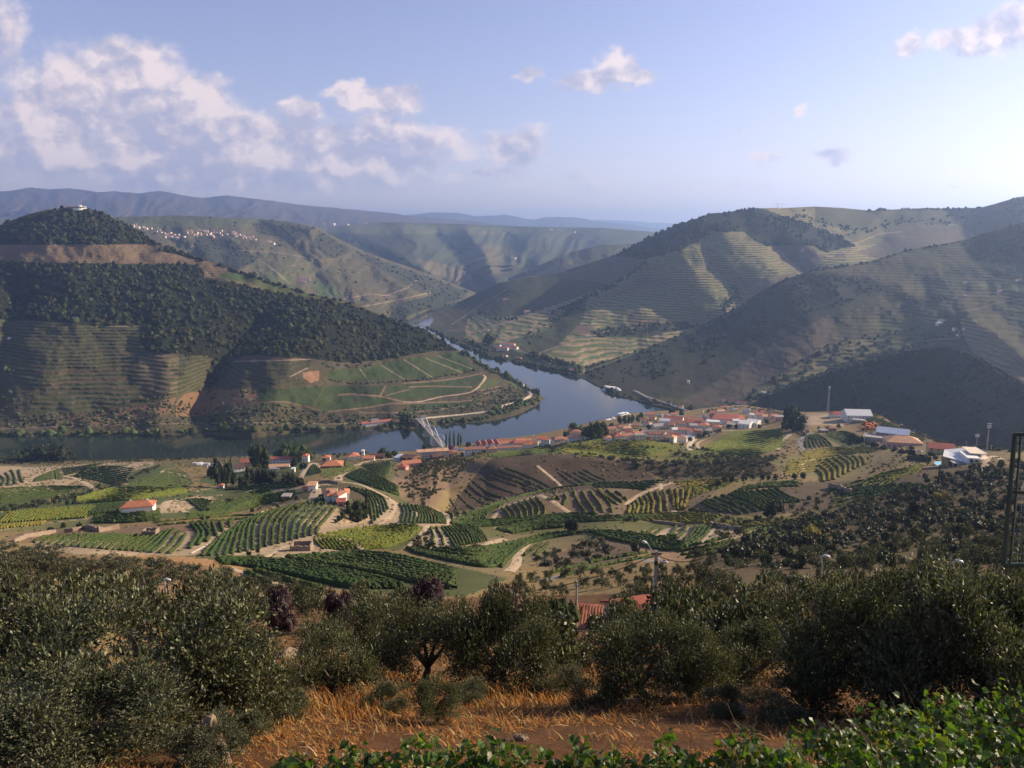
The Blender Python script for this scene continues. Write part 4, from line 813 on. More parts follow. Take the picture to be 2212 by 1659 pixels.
road(wooded_hill, [(1044,810),(1047,818),(1019,846),(953,857),(904,868),(871,868)], 5, M_DIRT, 'dirt_road', .4)
road(dark_hill, ZT3([(-480,100),(-300,190),(0,285),(250,370),(500,455)]), 9, M_ASPH, 'quay_road', .5)
# ------------------------------------------------------------ buildings
def plaster(name, c): return material(name, c, .9, .10, .25, .01, 3, obj_rand=.06)
WALLS = {'white': plaster('white_plaster', (.72, .70, .65)), 'cream': plaster('cream_plaster', (.66, .57, .43)), 'yellow': plaster('yellow_plaster', (.62, .46, .22)), 'grey': plaster('grey_concrete', (.30, .29, .27)), 'stone': material('rubble_stone', (.25, .19, .14), .95, .45, 1.2, .05, 3), 'salmon': plaster('salmon_plaster', (.60, .36, .28)), 'brown': plaster('brown_boards', (.17, .10, .065))}
def tiles(name, c): return material(name, c, .85, .28, .6, .05, 5, obj_rand=.12)
ROOFS = {'orange': tiles('orange_tiles', (.42, .165, .09)), 'red': tiles('red_tiles', (.32, .10, .07)), 'brown': tiles('brown_tiles', (.27, .125, .085)), 'dark': tiles('dark_tiles', (.10, .055, .045)), 'slate': tiles('grey_roofing', (.26, .24, .23)), 'white': material('white_sheet_roof', (.58, .58, .57), .5, .08, .3), 'metal': material('metal_roof', (.52, .56, .64), .4, .12, .3, metal=.2), 'tan': tiles('faded_tiles', (.46, .26, .16))}
M_PANE = material('window_glass', (.035, .04, .045), .15, .1, 1.0, spec=.5)
M_DOOR = material('door_paint', (.10, .05, .04), .6, .2, 1.0)
M_TRIM = material('stone_trim', (.55, .50, .43), .8, .1, 1.0)
WIN_ME = MB().box(-.5, -.5, 0, .5, .5, 1).mesh('window', M_PANE)
DOOR_ME = MB().box(-.5, -.5, 0, .5, .5, 1).mesh('door', M_DOOR)
def roof_mesh(kind, w, d, h, rh, oh, mat):
    t = .28; x, y = w / 2 + oh, d / 2 + oh; z = h - .02; mb = MB()
    if kind == 'gable':
        for s in (-1, 1):
            e, rz = (-x, s * y, z - oh * rh / (d / 2)), z + rh
            A = [(-x, s * y, z - oh * rh / (d / 2)), (x, s * y, z - oh * rh / (d / 2)), (x, 0, rz), (-x, 0, rz)]
            B = [(a, b, c + t) for a, b, c in A]; f = [(0,1,2,3),(7,6,5,4),(0,4,5,1),(1,5,6,2),(2,6,7,3),(3,7,4,0)]
            mb.add(A + B, f if s > 0 else [q[::-1] for q in f])
    elif kind == 'hip':
        i = min(d / 2, w / 2) * .95; a = w / 2 + oh - i if w >= d else 0; b = 0 if w >= d else d / 2 + oh - i
        top = [(-a, -b, z + rh), (a, -b, z + rh), (a, b, z + rh), (-a, b, z + rh)]
        A = [(-x, -y, z), (x, -y, z), (x, y, z), (-x, y, z)]; B = [(p, q, r + t) for p, q, r in A]
        mb.add(A + B + [(p, q, r + t) for p, q, r in top], [(3,2,1,0),(0,1,5,4),(1,2,6,5),(2,3,7,6),(3,0,4,7),(4,5,9,8),(5,6,10,9),(6,7,11,10),(7,4,8,11),(8,9,10,11)])
        mb.box(-a - .3, -b - .2, z + rh + t - .05, a + .3, b + .2, z + rh + t + .12)
    elif kind == 'flat':
        mb.box(-x, -y, z, x, y, z + .35)
    elif kind == 'shed':
        A = [(-x, -y, z), (x, -y, z), (x, y, z + rh), (-x, y, z + rh)]; B = [(p, q, r + t) for p, q, r in A]
        mb.add(A + B, [(3,2,1,0),(4,5,6,7),(0,1,5,4),(1,2,6,5),(2,3,7,6),(3,0,4,7)])
    return mb.mesh('roof', mat)
def wall_mesh(kind, w, d, h, rh, mat):
    x, y = w / 2, d / 2; mb = MB()
    v = [(-x,-y,-4),(x,-y,-4),(x,y,-4),(-x,y,-4),(-x,-y,h),(x,-y,h),(x,y,h),(-x,y,h)]
    f = [(0,1,5,4),(1,2,6,5),(2,3,7,6),(3,0,4,7),(4,5,6,7)]
    if kind == 'gable':
        v += [(-x, 0, h + rh), (x, 0, h + rh)]; f = [(0,1,5,4),(1,2,6,9,5),(2,3,7,6),(3,0,4,8,7)]
    if kind == 'shed':
        v[6] = (x, y, h + rh); v[7] = (-x, y, h + rh)
    return mb.add(v, f).mesh('wall', mat)
def add_windows(root, w, d, h, cols, rows, side=True, ww=.95, wh=1.3, door=True):
    for r_ in range(rows):
        z = 1.0 + r_ * 2.9
        if z + wh > h: break
        for c in range(cols):
            x = (c + .5) / cols * w - w / 2
            if r_ == 0 and door and c == cols // 2:
                o = link('door', DOOR_ME, root, (x, -d / 2, -.1), 0, (1.2, .12, 2.2))
            else: o = link('window', WIN_ME, root, (x, -d / 2, z), 0, (ww, .12, wh))
        if side:
            for c in range(max(1, int(d // 4))):
                y = (c + .5) / max(1, int(d // 4)) * d - d / 2
                link('window', WIN_ME, root, (w / 2, y, z), math.pi / 2, (ww, .12, wh))
def house(layer, u, v, wpx, d=8, h=5, yaw=0, roof='gable', rh=None, wall='white', rmat='orange', label=None, cat='house', name='house', group=None, cols=None, rows=None, oh=.5, side=True, chimney=None, sink=.3, w=None, **k):
    p = layer.at(u, v); w = w or px2m(p, wpx); rh = rh if rh is not None else min(w, d) * .22
    root = empty(name, (p[0], p[1], p[2] - sink), yaw, label, cat, group)
    link('wall', wall_mesh(roof, w, d, h, rh, WALLS[wall]), root)
    rf = link('roof', roof_mesh(roof, w, d, h, rh, oh, ROOFS[rmat]), root)
    cols = cols if cols is not None else max(1, int(w // 3.4)); rows = rows if rows is not None else max(1, int(h // 2.8))
    if cols: add_windows(root, w, d, h, cols, rows, side, **k)
    if chimney: MB().box(-.45, -.35, 0, .45, .35, 1.3).build('chimney', WALLS[wall], rf, (chimney * w, 0, h + rh - .5))
    return root
WH = wooded_hill
# far bank
r = house(WH, 813, 916, 66, 10, 4.2, .45, 'gable', 2.2, 'white', 'red', 'long white farm building with a red roof on the far river bank', 'farmhouse', 'long_house', None, 12, 1, ww=1.3, wh=1.6)
MB().box(-9, -3, 4.5, 3, 3.5, 8.0).build('raised_storey', WALLS['white'], r); MB().box(-9.5, -3.4, 8.0, 3.5, 3.9, 8.3).build('flat_roof', ROOFS['slate'], r)
house(WH, 915, 903, 9, 5, 3.5, .3, 'flat', 0, 'white', 'slate', 'tiny white toll hut at the far end of the arched bridge', 'hut', 'bridge_hut')
house(WH, 21, 732, 6, 4, 3, .2, 'flat', 0, 'white', 'white', 'tiny white cube hut alone among the vine rows of the shaded hillside', 'hut', 'vineyard_hut', None, 1, 1)
# chapel and lookout on the hilltop
p = WH.at(172, 451.5); hp = empty('hilltop_restaurant', (p[0], p[1], p[2] - 1), .1, 'round white pavilion on the very top of the wooded hill', 'building')
def ring(r0, z0, z1, k=20): return [(r0 * math.cos(2 * math.pi * i / k), r0 * math.sin(2 * math.pi * i / k)) for i in range(k)]
MB().prism(ring(15, 0, 0), -3, 3.2).build('terrace', WALLS['white'], hp); MB().prism(ring(12.5, 0, 0), 3.2, 6).build('window_band', M_PANE, hp); MB().prism(ring(16, 0, 0), 6, 7).build('roof', ROOFS['white'], hp); MB().prism(ring(6, 0, 0), 7, 10).build('lantern', WALLS['cream'], hp)
for k in range(14):
    a = 2 * math.pi * k / 14; MB().box(-.5, -.4, 3.0, .5, .4, 6.1).build('pillar', WALLS['white'], hp, (14.2 * math.cos(a), 14.2 * math.sin(a), 0), a)
house(WH, 154, 452.5, 13, 8, 6, 0, 'gable', 2, 'stone', 'brown', 'small stone chapel beside the round pavilion on the hilltop', 'chapel', 'chapel', None, 2, 1)
# right bank: manor and the few farm buildings
T = terrace_hill
for i, (u, v, w, d, h, yaw, wall, rm, lb) in enumerate([
  (1086,757,26,14,7,-.35,'white','red','white manor wing with a red hip roof nearest the river under the terraces'), (1108,754,22,16,6,-.35,'white','red','white manor wing with a red roof at the downstream end of the manor'), (1075,751,14,12,8,-.35,'white','dark','white manor chapel wing with a dark roof at the upstream end'), (1100,747,26,12,6,-.35,'white','orange','white rear wing with orange roof uphill behind the manor court'), (1093,742,6,6,12,0,'white','orange','slim white tower behind the riverside manor'),
  (1049,716,14,9,5,-.2,'white','orange','small white house with orange roof on the track above the manor'), (1023,722,10,8,4,-.2,'cream','brown','low brown roofed farm shed at the bend above the wooded bank'), (1139,675,13,10,5,.1,'white','orange','white farmhouse on the ridge track among green terraces'), (1092,648,10,8,4,0,'white','orange','small pale house high among terraces near the upper river'),
  (1090,772,12,9,5,-.5,'white','brown','old boathouse by the water below the manor, upstream one'), (1120,777,13,9,5,-.5,'stone','brown','stone boathouse by the water below the manor, downstream one'), (1236,803,12,9,5,-.4,'white','brown','small white house hidden in trees at the foot of the terraces'), (1363,719,11,8,4,0,'cream','red','little red roofed shed in the middle of the terraced hill'), (1270,728,12,6,3,.2,'white','slate','low grey shed beside the bare brown plot on the terraces'),
  (1818,551,14,8,4,0,'cream','brown','brown shed on the high plateau of the terraced hill'), (1790,557,14,8,4,0,'cream','tan','pale shed on the high plateau, beside the brown one')]):
    house(T, u, v, w, d, h, yaw, 'hip' if i < 5 else 'gable', None, wall, rm, lb, 'tower' if 'tower' in lb else 'house', 'manor_wing' if i < 4 else ('tower' if i == 4 else 'farmhouse'))
D_ = dark_hill
for (u, v, w, d, h, yaw, wall, rm, lb) in [(2035,695,24,11,6,.15,'white','dark','long white winery with two roofs in the hamlet on the shaded hillside'), (2028,700,18,9,4,.15,'white','white','white roofed store below the long winery in the hillside hamlet'), (2062,713,12,9,6,.3,'white','red','red roofed house in the hillside hamlet below the cypresses'), (2073,719,12,9,6,.2,'cream','red','cream house at the lower edge of the hillside hamlet'), (2083,712,9,8,5,-.2,'white','orange','small orange roofed house at the far side of the hillside hamlet'), (2070,724,10,7,4,.2,'white','brown','low brown shed at the bottom of the hillside hamlet'),
  (2085,612,12,8,4,0,'white','slate','pale shed beside the bright field high on the shaded hill'), (2160,630,16,8,4,0,'white','brown','farm shed below the bright field high on the shaded hill'), (2200,607,14,8,4,0,'white','orange','white house at the edge of the frame above the bright field'), (2084,641,10,7,4,0,'grey','slate','grey barn alone on the shaded hill between field and hamlet'),
  (1487,829,7,8,9,-.3,'white','white','single white tower-like house low on the shaded hill'), (1650,850,14,8,4,-.4,'white','white','white walled house beside a purple bush at the foot of terraced gardens'), (1600,872,36,10,5,-.55,'white','red','long red roofed row at the mouth of the side valley'), (1617,885,12,9,8,-.2,'white','slate','white block beside the side valley stream'), (1565,885,27,14,8,-.3,'white','orange','big white house with orange hip roof across the town bridge'), (1563,868,9,8,5,0,'white','brown','small house behind the big orange roofed house'), (1470,880,16,8,5,-.45,'cream','brown','brown roofed depot beside the quay road'),
  (1445,868,12,4,3,-.45,'grey','dark','low dark kiosk on the quay road'), (1690,862,9,7,4,0,'white','slate','small pale shed in the gardens of the side valley')]:
    house(D_, u, v, w * .66, d * .66, h * .7, yaw, 'hip' if 'hip' in lb else 'gable', None, wall, rm, lb, 'house', 'house')
# near bank, west of the bridge
N_ = near
r = house(N_, 300, 1104, 63, 9, 4.2, .22, 'hip', 2.6, 'white', 'orange', 'white barn with a bright orange hip roof alone among green vineyards', 'barn', 'barn', None, 0, 0, oh=.7)
link('door', DOOR_ME, r, (0, -4.5, 0), 0, (1.1, .12, 2.0)); rr = [c for c in r.children if c.name.startswith('roof')][0]
for x in (-4, 5): MB().box(-.6, -.4, 0, .6, .4, 1.2).build('chimney', WALLS['white'], rr, (x, 0, 6.2))
for (u, v, w, d, h, yaw, rf, wall, rm, lb, nm) in [
  (516,1018,23,14,6,.5,'gable','white','dark','white wine lodge with a steep dark roof at the edge of the estate garden','lodge'), (536,1006,27,12,6,.1,'gable','salmon','red','reddish lodge behind the dark roofed one on the riverside estate','lodge'),
  (609,1000,58,9,6,.03,'gable','white','red','long white manor with dark red roof on the riverside estate','manor'), (661,998,13,10,8,.05,'hip','white','red','white tower house with red roof at the end of the long manor','tower_house'), (604,1011,42,8,3,.1,'gable','white','tan','low white outbuilding with pale tiled roof in front of the manor','outbuilding'), (593,1016,20,6,2.6,.1,'flat','white','slate','low white wall house in front of the manor court','outbuilding'),
  (718,1010,44,16,4,.12,'hip','brown','orange','open wooden pavilion with a wide orange hip roof on the river bank','pavilion'), (705,996,18,10,5,.12,'hip','white','orange','tall orange roofed wing behind the open pavilion','pavilion'), (763,992,25,14,5,.3,'hip','white','orange','house with a faceted red orange hip roof on the river bank','house'), (785,990,5,4,10,0,'flat','white','white','slim white water tower between two orange roofs','water_tower'), (797,994,24,9,3.5,.05,'gable','cream','orange','low orange roofed annex beside the white water tower','annex'), (815,990,30,10,4,.05,'gable','brown','dark','long low dark roofed shed on the river bank','shed'),
  (867,996,15,16,6,-.5,'gable','white','metal','warehouse with a shiny pale metal roof','warehouse'), (880,997,14,16,7,-.5,'gable','brown','dark','first of two dark steep roofed warehouses beside the metal roofed one','warehouse'), (895,998,14,16,7,-.5,'gable','brown','dark','second dark steep roofed warehouse, next to the cream apartment block','warehouse'), (888,1008,40,10,5,.3,'gable','salmon','orange','long house with bright orange roof on the slope below the warehouses','house'), (871,1015,18,9,4,-.2,'hip','salmon','red','red roofed wing at the corner of the long orange roofed house','house'),
  (620,1079,17,6,3.2,.05,'flat','stone','slate','low flat stone shed beside the vineyard track','shed'), (676,1058,17,9,4.5,.1,'gable','white','tan','small white house with pale roof above the striped vineyard','house'), (660,1061,10,6,2.5,.2,'gable','white','orange','tiny orange roofed shed below the small white house','shed'), (479,1054,12,7,3.5,.1,'hip','white','orange','tiny white pump house with orange roof under tall trees','pump_house'), (634,1020,7,4,4,0,'flat','cream','white','small white dovecote in the estate garden','dovecote'),
  (713,1081,22,9,4.5,.35,'hip','white','brown','brown roofed farmhouse wing at the top of the striped vineyard','farmhouse'), (733,1083,18,9,5,-.35,'hip','white','brown','middle gabled wing of the brown roofed farmhouse','farmhouse'), (745,1079,18,9,5,.2,'hip','white','orange','orange roofed wing of the farmhouse beside the cypress','farmhouse'), (738,1090,17,7,3,.1,'gable','salmon','red','low red outbuilding in front of the farmhouse','outbuilding'), (718,1072,20,8,4,.1,'gable','cream','tan','pale roofed rear wing of the farmhouse','farmhouse')]:
    house(N_, u, v, w, d, h, yaw, rf, None, wall, rm, lb, 'house' if 'house' in nm else nm.split('_')[-1], nm)
# around the bridge head and along the water front
r = house(N_, 935, 990, 67, 11, 9.5, .22, 'flat', 0, 'cream', 'tan', 'long cream three storey apartment block by the bridge head', 'apartment block', 'apartment_block', None, 14, 3)
for k, x in enumerate((-10, 2, 11)): MB().box(x, -2, 9.8, x + 1.2, -1, 11.6).build('chimney', WALLS['white'], r)
for k in range(4): house(N_, 937 + k * 11, 992 - k * 2.2, 11, 9, 4, .5, 'gable', 2.2, 'brown', 'dark', 'brown steep roofed garage in the row of four below the apartment block', 'garage', 'garage', 'row of four brown garages', 0, 0)
for (u, v, w, d, h, yaw, rf, wall, rm, lb, nm) in [
  (978,982,20,9,4,.2,'gable','salmon','brown','brown roofed house just after the four garages','house'), (1027,979,48,8,6,.18,'gable','white','brown','long white storehouse with brown roof along the water front road','storehouse'), (1062,977,20,9,5,.2,'hip','salmon','brown','salmon house with brown hip roof beside the storehouse','house'), (1097,963,32,10,5,.2,'gable','white','orange','long orange roofed hall after the gabled hotel','hall'), (1130,959,34,10,5,.2,'gable','white','orange','second long orange roofed hall along the water front','hall'), (1100,972,52,6,4,.2,'gable','white','brown','very long low white row in front of the two orange halls','row_house'),
  (1168,956,26,9,6,.2,'gable','white','red','white house with red roof at the bow of the moored ship','house'), (1161,962,18,8,4,.2,'gable','white','slate','white house with dark grey roof at the edge of the vineyard brow','house'), (1192,955,24,8,4,.2,'gable','salmon','red','low red roofed house behind the moored ship','house'), (1215,955,22,9,4,.15,'gable','cream','orange','orange roofed house between the ship and the tree clump','house'), (1241,953,28,10,5,.1,'hip','white','salmon' if False else 'tan','white house with a pale salmon hip roof on the vineyard brow','house'), (1242,944,22,11,7,.1,'hip','cream','brown','brown roofed stone villa among the riverside trees','villa'), (1269,950,14,6,3,.1,'flat','white','white','low white flat shed behind the vineyard brow','shed'),
  (1313,952,16,8,4,.1,'hip','white','orange','small orange hip roofed house near the vineyard brow','house'), (1352,931,20,10,5,.1,'hip','salmon','tan','salmon house beside the row of round trees on the quay','house'), (1400,938,26,9,4,-.2,'gable','white','slate','long white shed with grey roof next to the scaffolding','shed'), (1436,917,22,12,7,-.3,'gable','white','white','big white gable house near the town trees','house'), (1427,925,40,12,5,.35,'gable','white','slate','long grey roofed market hall in town','hall'), (1455,912,40,14,7,-.35,'gable','white','red','large red roofed town block below the round trees','town_house'), (1470,921,44,14,6,-.3,'gable','white','brown','broad brown roofed wine lodge in town','wine_lodge'),
  (1480,936,30,11,6,-.2,'gable','white','orange','bright orange roofed house at the lower edge of town','house'), (1462,948,30,11,5,-.35,'gable','white','red','white house with dark red gable beside the scaffolding','house'), (1502,930,24,12,8,-.2,'flat','white','slate','white three storey block in town','apartment_block'), (1519,928,22,12,7,-.2,'hip','white','orange','white block with orange hip roof beside the town road','house'), (1500,914,34,12,6,-.3,'gable','white','orange','orange roofed row along the town street','row_house'), (1540,920,26,11,7,-.2,'flat','cream','white','cream flat roofed block below the winery','apartment_block'), (1530,906,16,9,5,-.2,'gable','white','slate','grey roofed house near the iron bridge','house'),
  (1558,917,26,8,3,0,'flat','white','white','low white depot in front of the big winery','depot'), (1565,911,16,6,3,.2,'gable','white','red','small red and white kiosk in front of the winery','kiosk'),
  (1611,924,24,20,7,-.55,'gable','white','white','first of twin white vaulted sheds beside the field','shed'), (1627,921,24,20,7,-.55,'gable','white','white','second of twin white vaulted sheds beside the field','shed'), (1640,905,16,9,7,-.1,'gable','white','orange','white house with orange roof at the end of the town','house'), (1634,899,13,9,7,-.1,'hip','cream','orange','tall cream house with bright orange roof behind','house'), (1655,906,20,9,5,.1,'gable','cream','tan','wide cream house with pale tiled roof near the big dark trees','house'), (1670,905,16,9,5,.2,'gable','salmon','orange','salmon house next to the big dark trees','house'), (1624,905,9,7,7,0,'flat','white','white','narrow white house with aerial mast at the end of the town','house'),
  (1809,900,33,12,4,-.15,'hip','white','red','low red roofed house on the bare plateau','house'), (1850,905,52,22,6.5,-.12,'gable','white','white','big white warehouse on the bare plateau','warehouse'), (1794,931,18,8,4,.1,'hip','stone','brown','small dark stone cottage at the bend of the asphalt road','cottage'), (1778,934,16,7,3,.1,'flat','stone','slate','roofless stone shed beside the cottage','shed'), (1893,952,50,14,4.5,-.5,'flat','grey','slate','long low concrete building with a flat roof on the spur','depot'), (1928,946,62,16,6,-.55,'gable','grey','metal','long shed with a bright bluish metal roof on the spur','shed'), (1948,962,70,18,4.5,-.25,'hip','salmon','tan','broad low building with faded tile hip roof on the spur','building'), (1855,912,24,7,3,-.4,'flat','grey','slate','low grey wall building below the white warehouse','depot')]:
    house(N_, u, v, w, d, h, yaw, rf, None if 'vaulted' not in lb else 2.2, wall, rm, lb, 'house' if 'house' in nm or nm == 'villa' else nm.replace('_', ' ').split(' ')[-1] if nm != 'apartment_block' else 'apartment block', nm)
# gabled hotel: four equal gables facing the water front
p = near.at(1055, 970); gh = empty('gabled_hotel', (p[0], p[1], p[2]), .2, 'white hotel with a row of four red gables by the river', 'hotel')
sp = px2m(p, 13)
for k in range(4):
    x = (k - 1.5) * sp; zz = [0, .5, 1.2, 0][k]
    mb = MB(); a = sp / 2 - .1; d = 9
    mb.add([(x-a,-d,-4),(x+a,-d,-4),(x+a,d,-4),(x-a,d,-4),(x-a,-d,6+zz),(x+a,-d,6+zz),(x+a,d,6+zz),(x-a,d,6+zz),(x,-d,9+zz),(x,d,9+zz)], [(0,1,5,8,4),(1,2,6,5),(2,3,7,9,6),(3,0,4,7)]); wl = mb.build('gable_wall', WALLS['white'], gh)
    mb = MB()
    for s in (-1, 1):
        A = [(x + s*(a+.5), -d-.6, 5.8+zz), (x + s*(a+.5), d+.6, 5.8+zz), (x, d+.6, 9.2+zz), (x, -d-.6, 9.2+zz)]; B = [(i, j, q + .3) for i, j, q in A]; f = [(0,1,2,3),(7,6,5,4),(0,4,5,1),(1,5,6,2),(2,6,7,3),(3,7,4,0)]
        mb.add(A + B, [q[::-1] for q in f] if s > 0 else f)
    mb.build('roof', ROOFS['red'], gh)
    for wx in (-2.6, 0, 2.6):
        for wz in (1.2, 4.2): link('window', WIN_ME, gh, (x + wx, -d, wz), 0, (1.2, .12, 1.5))
# winery: long wall under a big curved red roof
p = near.at(1570, 914); wn = empty('winery', (p[0], p[1], p[2]), -.12, 'large white winery under a wide curved red brown roof in the town', 'winery')
L2 = px2m(p, 36); plan = [(-L2,-12),(L2*.55,-16),(L2,-6),(L2*.9,14),(-L2*.2,18),(-L2,12)]
MB().prism(plan, -4, 8).build('wall', WALLS['white'], wn)
mb = MB(); n = len(plan); big = [(x*1.02, y*1.05, 7.9) for x, y in plan]; ins = [(x*.72, y*.12+1, 12.2) for x, y in plan]
mb.add(big + [(a, b, c + .4) for a, b, c in big] + ins, [tuple(range(n))[::-1]] + [(i, (i+1) % n, n+(i+1) % n, n+i) for i in range(n)] + [(n+i, n+(i+1) % n, 2*n+(i+1) % n, 2*n+i) for i in range(n)] + [tuple(range(2*n, 3*n))]); mb.build('roof', ROOFS['red'], wn)
MB().box(-2, -22, -4, L2*.9, -15.6, 5).build('lower_wing', WALLS['white'], wn); MB().add([(-3,-23,5),(L2*.95,-23,5),(L2*.95,-15,7.2),(-3,-15,7.2),(-3,-23,5.4),(L2*.95,-23,5.4),(L2*.95,-15,7.6),(-3,-15,7.6)], [(3,2,1,0),(4,5,6,7),(0,1,5,4),(1,2,6,5),(2,3,7,6),(3,0,4,7)]).build('lower_roof', ROOFS['orange'], wn)
# the rest of the town: tiled houses that nothing tells apart
R_ = random.Random(5)
TOWN = [(1318,936),(1330,942),(1342,926),(1360,938),(1378,941),(1372,926),(1390,912),(1398,922),(1410,908),(1420,914),(1412,948),(1445,941),(1440,904),(1455,902),(1468,908),(1482,904),(1490,920),(1510,922),(1496,942),(1512,938),(1528,938),(1485,950),(1470,955),(1447,955),(1530,914),(1548,930),(1515,908),(1405,898),(1425,900),(1290,948),(1280,944),(1300,940),(1325,926),(1540,897),(1556,894),(1585,888),(1612,893),(1395,950),(1428,946),(1381,951),(1350,950),(1335,951),(1140,969),(1150,965),(1180,960),(1204,959),(1460,936),(1448,926),(1588,918),(1577,922),(1120,966),(1085,958),(1645,898),(1683,908)]
for i, (u, v) in enumerate(TOWN):
    rm = R_.choice(['orange','orange','red','brown','brown','tan','red','white','slate'])
    house(near, u, v, 0, R_.uniform(7, 10), R_.choice([3.5, 5.5, 6.5]), R_.uniform(-.6, .4), R_.choice(['gable','gable','hip','flat' if rm in ('white','slate') else 'gable']), None, R_.choice(['white','white','white','cream','salmon','yellow']), rm,
          'plain tile roofed house packed among others in the riverside town', 'house', 'town_house', 'houses packed in the riverside town', w=R_.uniform(8, 15), cols=3)
# village across the valley, a band of tiny white houses
VIL = []
for i in range(96):
    t = R_.random(); seg = R_.choice([((288,489),(318,497)),((330,497),(395,515)),((352,510),(400,514)),((405,504),(470,512)),((425,500),(520,512)),((470,505),(560,520)),((500,506),(545,516)),((560,520),(598,528)),((430,498),(480,500))])
    VIL.append((seg[0][0] + (seg[1][0]-seg[0][0])*t + R_.uniform(-5, 5), seg[0][1] + (seg[1][1]-seg[0][1])*t + R_.uniform(-4, 4)))
vh = []
for wall, rm in (('cream','brown'),('white','tan'),('cream','tan'),('salmon','slate')):
    vh.append((wall_mesh('gable', 11, 9, 6, 2, WALLS[wall]), roof_mesh('gable', 11, 9, 6, 2, .5, ROOFS[rm])))
for i, (u, v) in enumerate(VIL):
    p = village_hill.at(u, v); wm, rm = vh[i % 4]; s = R_.uniform(.75, 1.15)
    o = empty('village_house', p, R_.uniform(-.6, .6), 'tiny pale house among many in the village across the upper valley', 'house', 'houses of the far village'); o.scale = (s, s, s)
    link('wall', wm, o); link('roof', rm, o)
for i, (u, v, lay) in enumerate([(505,478,plateau),(540,479,plateau),(555,480,plateau),(575,481,plateau),(700,484,plateau),(720,485,plateau),(750,487,plateau),(790,484,plateau),(1190,497,plateau),(1210,500,plateau),(1240,503,plateau),(1110,560,plateau),(660,640,village_hill),(1000,590,plateau)]):
    p = lay.at(u, v); o = empty('remote_house', p, R_.uniform(-.5, .5), 'remote white farm building scattered on the hazy plateau', 'house', 'scattered farms on the plateau'); s = 2.4; o.scale = (s, s, s * .7)
    link('wall', vh[i % 2][0], o); link('roof', vh[i % 2][1], o)
house(village_hill, 658, 605, 24, 22, 6, .2, 'gable', 3, 'white', 'red', 'broad red roofed winery on the far side of the upper river', 'winery', 'winery'); house(village_hill, 652, 610, 16, 14, 5, .2, 'gable', 3, 'white', 'red', 'smaller red roofed shed just below the far winery', 'shed', 'shed')
# yellow house
r = house(near, 2030, 981, 50, 12, 5.5, -.35, 'gable', 2.6, 'yellow', 'red', 'yellow house with a red gable roof beside the modern villa', 'house', 'house', None, 4, 2)
# ------------------------------------------------------------ vine rows
M_VINE = material('vine_leaves', (.06, .09, .03), .9, .35, 1.2, .12, 4, attr='col', spec=.12)
VG, VD, VY, VL = (.045, .066, .018), (.032, .050, .014), (.145, .128, .026), (.095, .110, .020)
ROWS = []
def fan(conv, guides, counts):
    """rows spread evenly between guide lines; counts[i] rows from guide i up to guide i+1"""
    G = [np.array(smooth_line(conv(g), 6)) for g in guides]; out = []
    def rs(p):
        d = np.r_[0, np.cumsum(np.hypot(*np.diff(p, axis=0).T))]; t = np.linspace(0, d[-1], 24)
        return np.stack([np.interp(t, d, p[:, 0]), np.interp(t, d, p[:, 1])], -1)
    G = [rs(g) for g in G]
    for i, n in enumerate(counts):
        for k in range(n): out.append(G[i] * (1 - k / n) + G[i + 1] * (k / n))
    return out + [G[-1]]
def plot(conv, guides, counts, place, col, h=1.7, w=1.0, gap=.06, skip=()):
    for k, r in enumerate(fan(conv, guides, counts)):
        if k not in skip: ROWS.append((r, place, col, h, w, gap))
ID = lambda p: p
plot(ZM, [[(160,1235),(300,1090),(440,985)], [(400,1225),(450,1080),(500,960),(600,860)], [(690,1175),(690,1020),(720,880),(830,775)], [(1020,1090),(1030,980),(1060,860),(1290,650)], [(1350,1010),(1365,940),(1440,860),(1550,720)]], [3,4,5,5], 'the pale striped vineyard beyond the roofless stone hut', VG, 1.6, 1.1)
plot(ZM, [[(1380,700),(1370,640),(1380,615)], [(1430,700),(1425,640),(1400,610)]], [2], 'the top corner of the striped vineyard by the farmhouse', VG, 1.6, 1.0)
plot(ZM, [[(25,1160),(90,1070),(115,1000),(40,905)], [(200,1090),(235,1020),(150,900)]], [2], 'the short rows left of the pale stone path', VG, 1.8, 1.3)
plot(ZM, [[(235,965),(200,890)], [(310,1030),(265,890)], [(380,985),(340,880)], [(450,940),(445,890),(480,855)]], [1,1,1], 'the short rows left of the pale stone path', VG, 1.8, 1.3)
plot(ZL, [[(400,1065),(500,1010),(640,980)], [(850,1110),(950,1040),(1190,960)], [(1350,1150),(1480,1060),(1740,965)], [(1790,1180),(1920,1080),(2060,900)], [(2000,1195),(2120,1090),(2200,960)]], [5,6,6,2], 'the slanting terraced vineyard below the ruined stone wall', VG, 1.4, 1.0)
plot(ZN, [[(20,365),(400,372),(700,400),(1100,470),(1500,560),(1740,640)], [(60,410),(300,430),(700,510),(1100,600),(1300,640)]], [6], 'the dark green vineyard behind the purple trees', VD, 1.7, 1.3, .02)
plot(ZN, [[(370,470),(600,540),(980,665)], [(300,490),(420,560),(520,600)]], [1], 'the strip between the two dirt tracks', VG, 1.6, 1.1)
plot(ZN, [[(660,350),(1000,330),(1400,310),(1700,345),(2000,420),(2212,480)], [(880,400),(1200,440),(1500,500),(1750,560),(2212,640)]], [8], 'the broad dark green vineyard in the middle of the slope', VG, 1.7, 1.3, .02)
plot(ZN, [[(930,190),(1010,270)], [(1080,180),(1170,280)], [(1220,195),(1330,275)]], [4,4], 'the small pale vineyard beside the stone hut', VL, 1.5, .8, .2)
plot(ZN, [[(930,160),(1200,110),(1500,60),(1880,50)], [(1240,180),(1400,165),(1650,120),(1910,75)], [(1390,275),(1600,255),(1760,200),(1900,100)]], [5,6], 'the curved vineyard above the stone hut', VL, 1.5, .8, .12)
